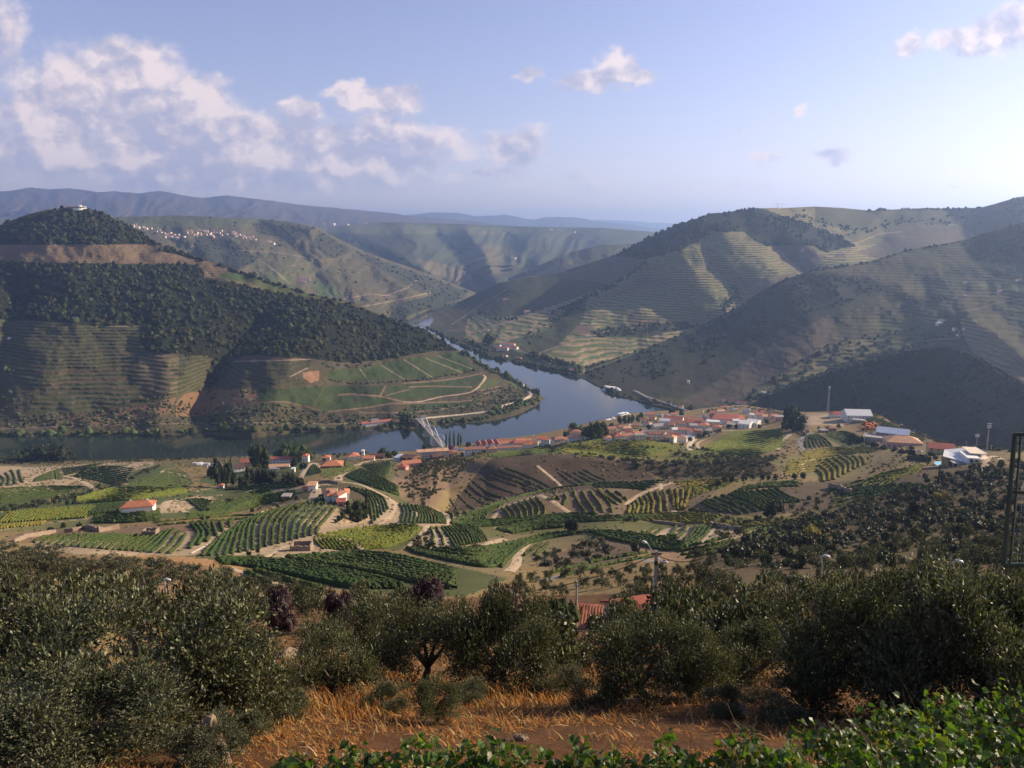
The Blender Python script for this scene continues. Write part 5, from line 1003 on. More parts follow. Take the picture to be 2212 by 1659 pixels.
plot(ZP, [[(310,640),(345,720),(335,810)], [(430,630),(500,720),(570,835)], [(600,610),(720,700),(760,800)], [(760,610),(850,690),(900,770)]], [2,6,6], 'the fan of sandy rows at the valley fork', VG, 1.5, .9, .15)
plot(ZP, [[(0,390),(40,470),(20,585)], [(160,400),(200,500),(190,590)], [(290,420),(380,520),(400,590)], [(420,480),(470,560),(480,595)]], [4,6,5], 'the pale terraces left of the valley fork', VG, 1.4, 1.0)
plot(ZP, [[(1040,440),(1110,480),(1140,535)], [(1290,350),(1370,440),(1370,530)], [(1410,320),(1500,440),(1495,500)]], [4,2], 'the shaded face of the terraced ridge, near its path', VL, 1.5, .8)
plot(ZP, [[(1530,330),(1580,350),(1620,300)], [(1700,290),(1730,350),(1690,400)], [(1800,260),(1850,380),(1930,480)], [(2050,250),(2170,380),(2200,480)]], [2,1,3], 'the shaded face of the terraced ridge, beyond its path', VL, 1.5, .8)
plot(ZQ, [[(110,240),(260,360),(330,400)], [(300,260),(410,340),(415,360)]], [2], 'the far end of the shaded terraced ridge', VL, 1.5, .8)
plot(ZP, [[(610,590),(800,480),(1000,410)], [(880,545),(930,480),(1080,395)]], [8], 'the sunlit nose of the terraced ridge', VG, 1.4, .8)
plot(ZP, [[(530,592),(760,485),(1060,375),(1450,265),(1900,195),(2212,165)]], [], 'the crest of the terraced ridge', VG, 1.9, 1.6, .02)
plot(ZP, [[(520,340),(580,430),(630,500)], [(680,240),(800,350),(940,400)], [(750,150),(900,260),(1110,340)], [(920,90),(1150,180),(1400,270)], [(1090,10),(1350,110),(1560,220)]], [2,2,2,3], 'the big shaded slope facing the viewer', (.11,.13,.042), 1.1, .5)
plot(ZP, [[(500,470),(550,510),(540,580)], [(660,470),(690,490),(680,520)], [(720,480),(740,500),(720,520)]], [2,1], 'the foot of the big shaded slope', VL, 1.2, .7)
plot(ZP, [[(1640,60),(1760,150),(1850,190)], [(1800,60),(1900,120),(2000,170)], [(1900,30),(2050,110),(2150,150)]], [2,2], 'the far part of the shaded slope', (.11,.13,.042), 1.0, .5)
plot(ZP, [[(1000,650),(1250,600),(1500,555),(1700,545)], [(1150,700),(1400,655),(1700,630)]], [8], 'the green saddle between the fork and the round dark tree', VG, 1.6, 1.1)
plot(ZP, [[(540,600),(900,565),(1300,535),(1700,500),(2050,495)], [(760,625),(1000,600),(1400,560)]], [5], 'the foot of the terraced ridge', VG, 1.5, 1.0)
plot(ZP, [[(880,870),(1050,830),(1300,760),(1600,700),(2000,680)], [(60,850),(500,940),(800,955),(1050,890),(1300,800),(1480,745)], [(150,900),(600,1000),(900,1050),(1080,1000),(1240,830)]], [6,6], 'the sweeping vineyard above the curved dirt road', VG, 1.6, 1.1, .04)
plot(ZP, [[(910,1030),(1000,950),(1250,820)], [(1050,1050),(1120,960),(1230,840)]], [2], 'the steep terraces beside the curved dirt road', VG, 1.6, 1.0)
plot(ZP, [[(1280,930),(1400,850),(1480,790)], [(1400,930),(1540,800)]], [1], 'the steep terraces right beside the scrub knoll', VG, 1.6, 1.0)
plot(ZQ, [[(430,500),(450,430),(430,400)], [(510,490),(540,430),(510,350)], [(680,490),(690,380),(650,270)], [(910,450),(890,330),(860,235)], [(1000,450),(1040,340),(1060,240)]], [2,3,3,3], 'the golden dry ridge', VY, 1.8, 1.5, .1)
plot(ZQ, [[(900,170),(1200,150),(1560,130)], [(1080,330),(1250,260),(1450,200)]], [7], 'the yellowish field behind the golden ridge', VY, 1.5, 1.1, .15)
plot(ZQ, [[(60,190),(400,170),(800,150)], [(80,215),(400,225),(620,240)]], [4], 'the green top of the terraced ridge', VG, 1.5, 1.1)
plot(ZQ, [[(1180,380),(1300,430),(1400,470)], [(1240,340),(1450,420),(1600,500)], [(1470,290),(1680,370),(1850,460)], [(1560,250),(1800,360),(1960,400)], [(1700,250),(1850,340),(2060,380)], [(1950,230),(2100,320),(2212,370)]], [2,3,3,3,4], 'the dark curved terraces below the row of olive trees', VG, 1.7, 1.0)
plot(ZQ, [[(1600,225),(1900,178),(2212,165)], [(1560,245),(1900,215),(2200,205)]], [3], 'the brow of the dark curved terraces', VG, 1.6, 1.1)
plot(ZQ, [[(840,730),(900,690),(930,620)], [(1000,780),(1100,700),(1130,620)], [(1020,850),(1200,740),(1290,620)]], [2,3], 'the sandy fan of rows below the yellow strip', VG, 1.7, 1.1)
plot(ZQ, [[(500,700),(620,690),(740,630)], [(560,725),(700,710),(780,650)]], [1], 'the sandy patch below the yellow strip', VG, 1.6, 1.0)
plot(ZQ, [[(0,670),(400,690),(700,745),(950,720)], [(200,745),(500,810),(800,870),(1010,870)]], [6], 'the green hollow beside the sandy fan', VG, 1.7, 1.2, .03)
plot(ZQ, [[(680,505),(1000,492),(1400,515)], [(600,560),(900,590),(1230,585)]], [5], 'the bright yellow green strip', VY, 1.6, 1.2, .05)
plot(ZQ, [[(1280,585),(1600,600),(2100,610)], [(1300,610),(1640,620),(2150,640)]], [2], 'the bright yellow green strip, far end', VY, 1.5, 1.3, .05)
plot(ZT4, [[(170,700),(220,740),(235,810)], [(200,600),(330,700),(335,790)], [(390,560),(490,630),(490,710)], [(590,560),(630,600),(640,640)]], [2,3,3], 'the tall curved rows on the golden spur', VY, 2.0, 1.6, .05)
plot(ZT4, [[(0,540),(300,480),(760,480)], [(100,590),(400,530),(720,515)]], [5], 'the brow of the golden spur', VY, 1.6, 1.1, .1)
plot(ZT4, [[(560,850),(800,740),(1180,650)], [(830,865),(960,775),(1190,690)]], [5], 'the steep narrow terraces below the villa', VL, 1.5, .9, .12)
plot(ZT4, [[(280,880),(700,870),(1100,825)], [(400,935),(800,930),(1400,880)]], [5], 'the green strip below the steep terraces', VG, 1.5, 1.0)
plot(ZT4, [[(70,480),(60,400),(110,340)], [(320,460),(250,390),(170,340)]], [6], 'the tiny terraces inside the asphalt bend', VG, 1.5, 1.0)
plot(ZT4, [[(230,340),(450,320),(640,400)], [(420,430),(520,420),(660,415)]], [7], 'the dark green field below the concrete depot', VD, 1.6, 1.2, .03)
plot(ZL, [[(0,830),(130,700)], [(520,800),(700,650)], [(1000,770),(1140,620)]], [14,13], 'the large bright green field of slanting rows', VL, 1.5, .9, .03)
plot(ZL, [[(0,900),(80,850)], [(480,850),(540,810)]], [12], 'the yellow green corner field', VY, 1.4, .9, .05)
plot(ZL, [[(1050,745),(1180,605)], [(1400,690),(1490,590)]], [10], 'the dark rows beside the white barn', VD, 1.6, 1.0, .02)
plot(ZL, [[(1100,760),(1400,715),(1900,670)], [(1080,830),(1500,825),(1900,795)]], [6], 'the level rows below the white barn', VG, 1.5, 1.0, .08)
plot(ZL, [[(0,430),(500,400),(1000,400)], [(0,600),(300,560),(640,505)]], [8], 'the dark green field near the river', VD, 1.5, 1.2, .03)
plot(ZL, [[(1000,170),(1300,160),(1600,190)], [(880,275),(1200,335),(1400,380)]], [9], 'the domed green field near the river', VG, 1.5, 1.2, .04)
plot(ZL, [[(740,180),(790,258)], [(1200,122),(1260,112)]], [18], 'the brown slope of short upright rows', VG, 1.5, .7, .1)
plot(ZL, [[(1480,400),(1900,210),(2080,140)], [(1700,410),(1950,330),(2212,300)], [(1900,415),(2212,400)]], [4,4], 'the smooth green field beside the gully', VG, 1.5, 1.2, .04)
plot(ZL, [[(900,530),(1420,412),(2212,425)], [(900,600),(1500,560),(2212,475)]], [8], 'the long light field above the white barn', VL, 1.5, 1.1, .03)
plot(ZL, [[(0,270),(50,320),(20,390)], [(130,200),(170,280),(180,370)], [(220,200),(240,280),(270,350)]], [2,1], 'the sandy terraces near the river', VG, 1.7, 2.0)
plot(ZL, [[(420,300),(560,240),(700,185)], [(400,340),(640,300),(720,270)]], [5], 'the dark triangle field near the lone cypress', VD, 1.5, 1.1, .02)
plot(ZM, [[(0,650),(170,770)], [(140,645),(265,665)]], [8], 'the little brown plot by the barn track', VG, 1.5, .8)
plot(ZM, [[(200,740),(350,660),(500,655),(640,580),(850,545)], [(235,775),(480,725),(900,560)]], [4], 'the narrow dark strip between two tracks', VD, 1.6, 1.2, .02)
plot(ZM, [[(450,740),(800,620),(1130,560)], [(400,795),(800,700),(1100,640)]], [5], 'the bright green strip below the pale house', VG, 1.6, 1.1, .03)
plot(ZM, [[(0,800),(300,780),(440,770)], [(0,840),(250,810),(450,795)]], [2], 'the strip above the dry stone wall', VG, 1.5, 1.0)
plot(ZM, [[(1640,400),(1900,505),(2200,610)], [(1800,330),(2000,410),(2190,520)]], [9], 'the steep green slope above the gully', VG, 1.5, 1.0, .05)
plot(ZM, [[(1820,290),(1950,370),(2030,420)], [(2100,245),(2115,300),(2090,380)]], [10], 'the small terraces above the water front', VG, 1.4, .8, .05)
plot(ZM, [[(1680,520),(1880,640),(1930,900)], [(1900,560),(2040,640),(2090,750)]], [5], 'the sandy slope beside the cypress', VG, 1.5, .9, .1)
plot(ZM, [[(1270,390),(1310,290)], [(1400,370),(1330,290)]], [5], 'the triangle field above the pavilion', VD, 1.4, 1.0, .03)
plot(ID, [[(1520,970),(1600,937),(1690,929)], [(1560,980),(1640,982),(1692,962)]], [12], 'the bright green field below the twin white sheds', VL, 1.5, 1.3, .03)
plot(ID, [[(1200,970),(1290,943),(1395,948)], [(1250,986),(1380,986),(1460,969)]], [13], 'the broad green brow above the town', VL, 1.5, 1.2, .06)
plot(ID, [[(1050,985),(1130,972),(1200,960)], [(1070,990),(1150,982),(1220,975)]], [4], 'the green shoulder before the broad brow', VG, 1.4, 1.1, .05)
plot(ID, [[(560,1048),(600,1040),(640,1036)], [(470,1060),(560,1056),(640,1052)]], [4], 'the dark strip below the estate garden', VD, 1.4, 1.1, .03)
plot(ID, [[(690,1020),(720,1012),(760,1003)], [(700,1032),(730,1026),(770,1012)]], [4], 'the strip below the orange pavilion', VG, 1.4, 1.0, .04)
plot(ID, [[(1880,899),(1940,923),(2000,951)], [(1862,903),(1920,929),(1985,958)]], [3], 'the outer edge of the spur above the gorge', VL, 1.5, 1.2, .05)
plot(ID, [[(1600,1152),(1680,1131),(1760,1118)], [(1620,1182),(1700,1160),(1785,1140)]], [4], 'the weedy plot under the round dark tree', VG, 1.5, 1.0, .1)
plot(ID, [[(1700,1000),(1770,984),(1860,974)], [(1695,1028),(1750,1020),(1800,1012)]], [6], 'the golden terraces above the curved rows', VY, 1.5, 1.0, .12)
plot(ID, [[(1790,1062),(1850,1042),(1925,1030)], [(1800,1097),(1880,1076),(1940,1055)]], [5], 'the narrow terraces between retaining wall and olive slope', VG, 1.4, .9, .12)
plot(ID, [[(330,1130),(450,1119),(560,1113)], [(340,1136),(450,1127),(560,1120)]], [1], 'the thin strip above the striped vineyard', VG, 1.4, .9, .1)
plot(ID, [[(1010,1128),(1100,1122),(1250,1118),(1480,1112)], [(1010,1140),(1120,1133),(1300,1126),(1500,1120)]], [3], 'the green foot of the terraced ridge near the fork', VG, 1.4, 1.0, .05)
plot(ID, [[(1450,1188),(1520,1175),(1580,1160)], [(1480,1208),(1540,1196),(1600,1182)]], [3], 'the small plot above the paved road bend', VG, 1.5, 1.0, .08)
plot(ID, [[(1190,1240),(1300,1212),(1400,1195)], [(1210,1248),(1310,1222),(1410,1204)]], [1], 'the rows just below the paved road', VG, 1.5, 1.0, .05)
def hedge_mesh(uv, col, h, w, gap, seed):
    r = np.random.default_rng(seed)
    c = near.at(uv[:, 0], uv[:, 1]); dist = c[:, 1].mean()
    c = resample(c, max(.9, dist / 330)); n = len(c)
    t = np.gradient(c[:, :2], axis=0); t /= np.linalg.norm(t, axis=1)[:, None] + 1e-9; nr = np.stack([-t[:, 1], t[:, 0]], -1)
    k = r.uniform(.72, 1.18, n) * h; k[r.random(n) < gap] *= .25; k[[0, -1]] *= .5
    ww = w * .5 * r.uniform(.7, 1.3, n); off = r.normal(0, .12, n)
    prof = [(-1.0, .12), (-1.1, .62), (-.45, 1.0), (.5, .97), (1.12, .58), (1.0, .1)]
    V = []
    for x, z in prof:
        jx = x * ww + off + r.normal(0, .10, n); q = c[:, :2] + nr * jx[:, None]
        V.append(np.c_[q, c[:, 2] - .1 + z * k + r.normal(0, .08, n)])
    P = np.stack(V, 0); idx = np.arange(6 * n).reshape(6, n)
    fs = np.stack([idx[:-1, :-1], idx[1:, :-1], idx[1:, 1:], idx[:-1, 1:]], -1).reshape(-1, 4)
    cc = np.array(col) * r.uniform(.75, 1.3, (6, n, 1)) * np.array([1 + r.normal(0, .10), 1, 1])
    return P.reshape(-1, 3), fs, cc.reshape(-1, 3)
def build_rows():
    size = []
    for r, place, col, h, w, gap in ROWS:
        c = near.at(r[:, 0], r[:, 1]); L_ = np.hypot(*np.diff(r, axis=0).T).sum(); size.append(L_ * h / c[:, 1].mean())
    order = np.argsort(-np.array(size)); Vs, Fs, Cs, n0 = [], [], [], 0
    for q, i in enumerate(order):
        r, place, col, h, w, gap = ROWS[i]
        P, fs, cc = hedge_mesh(r, col, h, w, gap, int(i))
        if q < 300:
            o = link('vine_row', mesh_np('vine_row', P, fs, M_VINE, False, {'col': cc}))
            tag(o, 'vine row in ' + place, 'vine row', 'vine rows in ' + place)
        else:
            Vs.append(P); Fs.append(fs + n0); Cs.append(cc); n0 += len(P)
    if Vs:
        o = link('vineyard_rows', mesh_np('vineyard_rows', np.concatenate(Vs), np.concatenate(Fs), M_VINE, False, {'col': np.concatenate(Cs)})); o['kind'] = 'stuff'
    print('vine rows', len(ROWS))
build_rows()
# ------------------------------------------------------------ leafy crowns
def lobes(n, seed, flat=.8, spread=.62):
    r = np.random.default_rng(seed); out = []
    for k in range(n):
        a = r.uniform(0, 6.28); q = math.sqrt(r.uniform(0, 1)) * spread; z = r.uniform(.20, .80) * (1 - .3 * q)
        out.append((q * math.cos(a), q * math.sin(a), z, r.uniform(.24, .42)))
    return out
def leaf_quads(o, d, L_, w, r):
    """n leaves from points o along d: four-cornered blades"""
    n = len(o); s = np.cross(d, r.normal(size=(n, 3))); s /= np.linalg.norm(s, axis=1)[:, None] + 1e-9
    L_ = L_[:, None]; w = w[:, None]
    V = np.stack([o, o + d * L_ * .5 + s * w, o + d * L_, o + d * L_ * .5 - s * w], 1)
    return V.reshape(-1, 3), np.arange(4 * n).reshape(n, 4)
def shell_points(lb, n, r, rx, h, up=.25, inner=.55):
    lb = np.array(lb); k = r.choice(len(lb), n, p=lb[:, 3] ** 2 / (lb[:, 3] ** 2).sum())
    d = r.normal(size=(n, 3)); d /= np.linalg.norm(d, axis=1)[:, None]; d[:, 2] = np.where(d[:, 2] < -.5, -d[:, 2], d[:, 2])
    q = lb[k, 3] * r.uniform(inner, 1.05, n)
    o = np.stack([(lb[k, 0] + d[:, 0] * q) * rx, (lb[k, 1] + d[:, 1] * q) * rx, (lb[k, 2] + d[:, 2] * q * .85) * h], -1)
    d = d + np.array([0, 0, up]); return o, d / np.linalg.norm(d, axis=1)[:, None]
def crown_mesh(name, seed, mat, base, rx=1, h=1, nl=12, n=300, leaf=.25, lw=.35, core=.72, sprig=0, var=.3, lb=None, inner=.55, pale=0):
    r = np.random.default_rng(seed); lb = lb or lobes(nl, seed)
    o, d = shell_points(lb, n, r, rx, h, inner=inner)
    if sprig:                            # a twig with leaves on both sides
        o = np.repeat(o, sprig, 0); d0 = np.repeat(d, sprig, 0); t = np.tile(np.linspace(0, 1, sprig), n)
        o = o + d0 * (t * leaf * 4.0)[:, None]; sd = r.normal(size=o.shape); sd -= d0 * (sd * d0).sum(1)[:, None]
        d = d0 * .9 + sd / (np.linalg.norm(sd, axis=1)[:, None] + 1e-9) * .75; d /= np.linalg.norm(d, axis=1)[:, None]
    else:
        d = d * .5 + r.normal(size=d.shape) * .6; d /= np.linalg.norm(d, axis=1)[:, None]
    m = len(o); L_ = leaf * r.uniform(.7, 1.3, m)
    V, Fq = leaf_quads(o, d, L_, L_ * lw, r)
    tone = np.where(r.random((m, 1)) < pale, 3.1, 1.0)
    cc = np.repeat(np.array(base) * tone * np.clip(1 + r.normal(0, var, (m, 1)), .35, 2.2) * np.array([1, 1, 1]) * (1 + r.normal(0, .06, (m, 3))), 4, 0)
    Vs, Fs, Cs = [V], [Fq], [cc]; n0 = len(V); tri = []
    if core:
        for k, (x, y, z, q) in enumerate(lb):
            bv, bf = BLOBS[(seed + k) % 4]
            P = np.stack([(x + bv[:, 0] * q * core) * rx, (y + bv[:, 1] * q * core) * rx, (z + bv[:, 2] * q * core * .85) * h], -1)
            Vs.append(P); tri.append(bf + n0); n0 += len(P); Cs.append(np.repeat(np.array([base]) * .8, len(P), 0))
    fl = [np.concatenate(Fs)] + ([np.concatenate(tri)] if tri else [])
    return mesh_np(name, np.concatenate(Vs), fl, mat, False, {'col': np.concatenate(Cs).clip(.004, .6)})
def trunk_mesh(seed, rx, h, thick, mat, forks=5, lean=.12):
    r = random.Random(seed); mb = MB(); f = (r.uniform(-.1, .1) * rx, r.uniform(-.1, .1) * rx, h * .24)
    mb.tube([(0, 0, -.15), (r.uniform(-.05, .05), r.uniform(-.05, .05), h * .08), (f[0] * .6, f[1] * .6, h * .16), f], [thick * 1.5, thick * 1.05, thick * .85, thick * .9], 7)
    for k in range(forks):
        a = k * 6.28 / forks + r.uniform(-.4, .4); q = r.uniform(.35, .6) * rx
        e = (f[0] + q * math.cos(a), f[1] + q * math.sin(a), h * r.uniform(.5, .72)); m = (f[0] + q * .45 * math.cos(a + .2), f[1] + q * .45 * math.sin(a + .2), h * .38)
        mb.tube([(f[0], f[1], f[2] - .05), m, e], [thick * .62, thick * .42, thick * .12], 5)
    return mb.mesh('trunk', mat, True)
M_BARK = material('olive_bark', (.085, .068, .05), .95, .4, 6, .03, 14)
C_OLIVE = (.038, .041, .019)
M_OLIVE = material('olive_leaves', C_OLIVE, .50, .2, .8, attr='col', spec=.42, obj_rand=.15, trans=.22, backcol=(1.1, 1.2, .6))
M_LEAFY = material('green_leaves', (.06, .09, .03), .8, .25, .4, attr='col', spec=.2, obj_rand=.22, trans=.18)
M_NEEDLE = material('dark_needles', (.03, .04, .02), .85, .25, .6, attr='col', spec=.15, obj_rand=.2)
M_PLUM = material('purple_leaves', (.030, .013, .017), .6, .3, 1, attr='col', spec=.3, trans=.15, backcol=(2.2, .7, .8))
def olive_lobes(seed):                   # several upright limbs of foliage with gaps between them
    r = np.random.default_rng(seed); out = []
    for k in range(26):
        a = r.uniform(0, 6.28); q = math.sqrt(r.uniform(.02, 1)) * .74; out.append((q * math.cos(a), q * math.sin(a), r.uniform(.16, .84) * (1 - .35 * q), r.uniform(.14, .30)))
    return out
OL_HI = [crown_mesh('crown', 100 + k, M_OLIVE, C_OLIVE, 1, 1, 24, 3300, .033, .21, 0, 9, .40, lb=olive_lobes(300 + k), inner=.2, pale=.42) for k in range(3)]
OL_MID = [crown_mesh('crown', 110 + k, M_OLIVE, C_OLIVE, 1, 1, 18, 2500, .085, .25, 0, 0, .38, lb=olive_lobes(320 + k), inner=.15, pale=.33) for k in range(3)]
OL_LOW = [crown_mesh('crown', 120 + k, M_OLIVE, C_OLIVE, 1, 1, 10, 300, .19, .30, .78, 0, .32) for k in range(4)]
GR_LOW = [crown_mesh('crown', 130 + k, M_LEAFY, (.040, .058, .018), 1, 1, 13, 420, .16, .36, .80, 0, .35) for k in range(3)]
DK_LOW = [crown_mesh('crown', 140 + k, M_NEEDLE, (.026, .034, .017), 1, 1, 12, 380, .16, .32, .82, 0, .3) for k in range(3)]
YE_LOW = [crown_mesh('crown', 150, M_LEAFY, (.19, .145, .03), 1, 1, 11, 380, .16, .34, .78, 0, .35)]
LI_LOW = [crown_mesh('crown', 155 + k, M_LEAFY, (.065, .09, .024), 1, 1, 13, 420, .15, .36, .80, 0, .3) for k in range(2)]
PU_LOW = [crown_mesh('crown', 158, M_PLUM, (.22, .03, .16), 1, 1, 9, 300, .18, .4, .8, 0, .3)]
def column_lobes(seed): 
    r = np.random.default_rng(seed); return [(r.normal(0, .12), r.normal(0, .12), z, .42 * (1 - abs(z - .4) * .9)) for z in np.linspace(.16, .92, 9)]
CY_LOW = [crown_mesh('crown', 160, M_NEEDLE, (.020, .028, .014), 1, 1, 9, 420, .11, .3, .85, 0, .3, column_lobes(1))]
PO_LOW = [crown_mesh('crown', 165 + k, M_LEAFY, (.075, .10, .035), 1, 1, 9, 360, .13, .36, .75, 0, .3, column_lobes(5 + k)) for k in range(2)]
PL_MID = [crown_mesh('crown', 170 + k, M_PLUM, (.030, .013, .017), 1, 1, 15, 2400, .075, .30, .68, 0, .5) for k in range(2)]
TINY = [crown_mesh('crown', 180 + k, M_OLIVE, b, 1, 1, 7, 190, .26, .38, 0, 0, .4, inner=.3) for k, b in enumerate(((.05,.056,.026), (.04,.055,.018), (.062,.06,.03)))]
TRUNK = [trunk_mesh(200 + k, 1, 1, .045, M_BARK) for k in range(3)]
TRUNK_FAT = [trunk_mesh(210 + k, 1, 1, .062, M_BARK, 6) for k in range(3)]
def plant(p, h, rad, crown, trunk, name, label, cat='tree', group=None, yaw=0):
    o = empty(name, (p[0], p[1], p[2]), yaw, label, cat, group); o.scale = (rad, rad, h)
    link('crown', crown, o)
    if trunk is not None: link('trunk', trunk, o)
    return o
KIND = {'round': (GR_LOW, 'round_tree'), 'light': (LI_LOW, 'leafy_tree'), 'dark': (DK_LOW, 'dark_tree'), 'olive': (OL_LOW, 'olive_tree'), 'cypress': (CY_LOW, 'cypress'), 'poplar': (PO_LOW, 'poplar'), 'yellow': (YE_LOW, 'autumn_tree'), 'purple': (PU_LOW, 'flowering_bush')}
T_RNG = random.Random(9)
def tree(layer, u, v, hpx, wpx, kind, label, group=None):
    p = layer.at(u, v); ms, nm = KIND[kind]; h, w = px2m(p, hpx) * 1.12, px2m(p, wpx) * .5 * 1.15
    return plant(p, h, w, ms[T_RNG.randrange(len(ms))], TRUNK[T_RNG.randrange(3)], nm, label, 'bush' if kind == 'purple' else 'tree', group, T_RNG.uniform(0, 6.28))
for a in [(561,1016,54,46,'round','tall round green tree rising over the estate lodges'), (612,996,38,54,'light','light green poplar clump on the bank behind the manor, upstream one'), (655,996,38,50,'light','light green poplar clump on the bank behind the manor, next to the tower house'),
  (470,1054,58,36,'dark','tallest dark tree of the clump at the estate edge'), (490,1052,48,30,'round','green tree beside the tallest dark tree at the estate edge'), (455,1032,20,16,'round','small tree at the outer edge of the estate clump'), (505,1047,32,16,'dark','slim dark tree between estate clump and lodge'), (500,1018,26,8,'cypress','cypress in front of the dark roofed lodge'), (120,1037,17,5,'cypress','lone cypress among the green fields near the river'),
  (640,1008,20,24,'dark','dark garden tree in front of the tower house'), (656,1014,15,18,'round','low garden tree beside the dovecote'), (792,1096,36,11,'cypress','tall cypress beside the brown roofed farmhouse'), (732,1009,14,5,'cypress','small cypress on the dirt road above the pavilion'), (745,1010,14,5,'cypress','second small cypress on the dirt road, closer to the terraces'),
  (975,973,11,12,'purple','bright purple flowering bush by the bridge head'), (1222,949,20,18,'dark','dark tree at the stern of the moored ship'), (1243,940,24,34,'light','bright green plane tree behind the brown villa'), (1272,948,36,42,'light','first of two big round trees on the town water front'), (1293,948,38,44,'light','second of two big round trees on the town water front'), (1281,952,16,16,'round','small tree below the two big round trees'), (1219,949,17,6,'poplar','slim poplar beside the moored ship'), (1013,967,13,13,'dark','dark tree between poplars and gabled hotel'),
  (1703,920,48,38,'dark','tall dark pine of the pair at the edge of the bare plateau'), (1720,931,42,46,'dark','broad dark tree of the pair at the edge of the bare plateau'), (1697,928,22,22,'dark','smaller dark tree at the foot of the dark pair'), (1672,1119,36,44,'dark','big round dark tree at the foot of the dark curved terraces'), (1237,1149,31,26,'dark','big round dark tree standing alone near the green saddle'), (1226,1146,20,18,'dark','lower dark tree leaning on the lone round one'),
  (1308,1203,26,26,'olive','olive tree on the edge of the scrub knoll above the paved road'), (1373,1192,24,26,'olive','olive tree alone on the orange bank above the paved road'), (1755,1172,34,46,'yellow','ochre yellow autumn tree on the olive slope'), (2035,1090,26,38,'yellow','dull yellow bush below the villa'), (1974,1119,36,24,'dark','umbrella shaped pine on the olive slope'), (2026,1050,38,8,'cypress','tall cypress below the villa pool'), (2033,1052,30,7,'cypress','shorter cypress below the villa pool'), (1769,931,9,9,'olive','small ball tree on the bare plateau by the asphalt bend'), (1812,928,11,13,'olive','ball tree beside the dark stone cottage')]:
    tree(near, *a)
for grp, lb, kind, lst in [
  ('pines of the estate garden', 'dark green pine in the row beside the estate garden', 'dark', [(540,1044,34,30),(565,1043,30,36),(590,1043,28,32),(578,1040,26,22),(525,1050,24,24)]),
  ('trees below the estate garden', 'dark round tree at the corner below the estate garden', 'dark', [(630,1047,26,30),(650,1049,20,22),(615,1043,18,16)]),
  ('garden trees of the farmhouse', 'green garden tree on the bank beside the farmhouse cypress', 'round', [(785,1112,28,22),(770,1110,26,26),(755,1110,18,16),(775,1127,26,22),(760,1122,20,16),(740,1119,14,14),(797,1108,16,12),(790,1122,22,18),(765,1098,14,14),(750,1095,12,12)]),
  ('poplars by the bridge head', 'slim pale poplar in the row beside the bridge head', 'poplar', [(964,969,28,9),(972,969,31,9),(981,969,31,9),(990,968,27,9),(996,967,24,8)]),
  ('round trees on the quay', 'clipped round tree in the row along the town quay', 'round', [(1339,918,17,13),(1349,916,18,13),(1359,915,17,12),(1367,913,16,12),(1377,912,15,12),(1386,905,14,13),(1320,926,11,12),(1452,898,15,16),(1471,898,13,14)]),
  ('olive trees on the ridge', 'ball shaped olive tree in the row along the ridge above dark terraces', 'olive', [(1550,1052,18,16),(1566,1046,17,16),(1582,1042,18,17),(1607,1039,15,14),(1626,1038,15,14),(1645,1037,14,13),(1661,1037,13,12),(1675,1037,13,12),(1716,1038,15,14),(1732,1036,15,16)]),
  ('town garden trees', 'small garden tree between the town houses', 'round', [(1525,941,10,14),(1510,946,9,11),(1490,953,9,11),(1400,927,9,11),(1384,934,8,10),(1370,945,8,12),(1330,945,9,11),(1305,930,9,10),(1545,912,9,10),(1575,925,9,12),(1590,912,10,12),(1655,915,9,12),(1590,925,8,12),(1640,925,8,12),(1390,918,7,9),(1440,950,7,9)]),
  ('shrubs around the farm track', 'dark shrub beside the vineyard track', 'dark', [(519,1193,12,13),(537,1199,10,13),(556,1194,9,10),(437,1124,9,9),(450,1122,8,10),(545,1106,9,10),(594,1083,9,10),(612,1085,9,10),(640,1080,9,10),(600,1096,7,9),(137,1140,12,12),(172,1142,14,13),(110,1146,8,16),(145,1090,9,9),(161,1089,11,11),(330,1065,8,8),(352,1063,9,9),(733,1125,12,14),(725,1130,10,10),(640,1100,8,8)]),
  ('dark riverside grove', 'dark rounded tree in the grove on the near river bank', 'dark', [(100,997,38,66),(40,998,24,52),(62,996,28,38),(138,996,30,46),(10,1000,18,42),(120,996,36,40),(-30,1000,24,50),(80,996,32,40)]),
  ('trees by the river hamlet', 'leafy tree on the bank between orange roofs', 'round', [(825,988,18,20),(852,988,13,15),(836,988,11,14),(841,990,12,16),(910,985,12,14),(918,972,13,16),(903,985,8,8),(1030,967,8,9),(1046,972,8,9),(860,996,8,10),(700,998,9,11),(730,990,7,9),(870,990,6,8),(895,1005,8,10),(905,1000,10,12),(912,1010,10,14)]),
  ('shrubs of the quinta hedges', 'dark clipped shrub in the hedges around the spur buildings', 'dark', [(1845,952,14,22),(1858,957,14,24),(1872,962,12,22),(1890,968,12,18),(1908,972,11,16),(1932,976,10,16),(1950,980,11,18),(1966,985,14,22),(1985,992,12,18),(1996,998,14,16),(1835,962,9,14),(1970,972,8,12),(2012,985,10,16),(2020,992,8,12),(2070,978,10,22),(2085,975,10,22),(2055,984,10,18)])]:
    for (u, v, h, w) in lst: tree(near, u, v, h, w, kind, lb, grp)
tree(wooded_hill, 875, 915, 22, 24, 'dark', 'dark tree beside the far bridge end'); tree(wooded_hill, 485, 931, 22, 28, 'light', 'bright green tree clump on the far river bank'); tree(wooded_hill, 1164, 858, 16, 9, 'poplar', 'poplar at the tip of the far river bend')
for u, v in ((2041,690),(2049,691)): tree(dark_hill, u, v, 16, 6, 'cypress', 'cypress above the hillside hamlet', 'cypress pair of the hillside hamlet')
tree(terrace_hill, 1055, 744, 22, 34, 'light', 'broad light green tree upstream of the riverside manor')
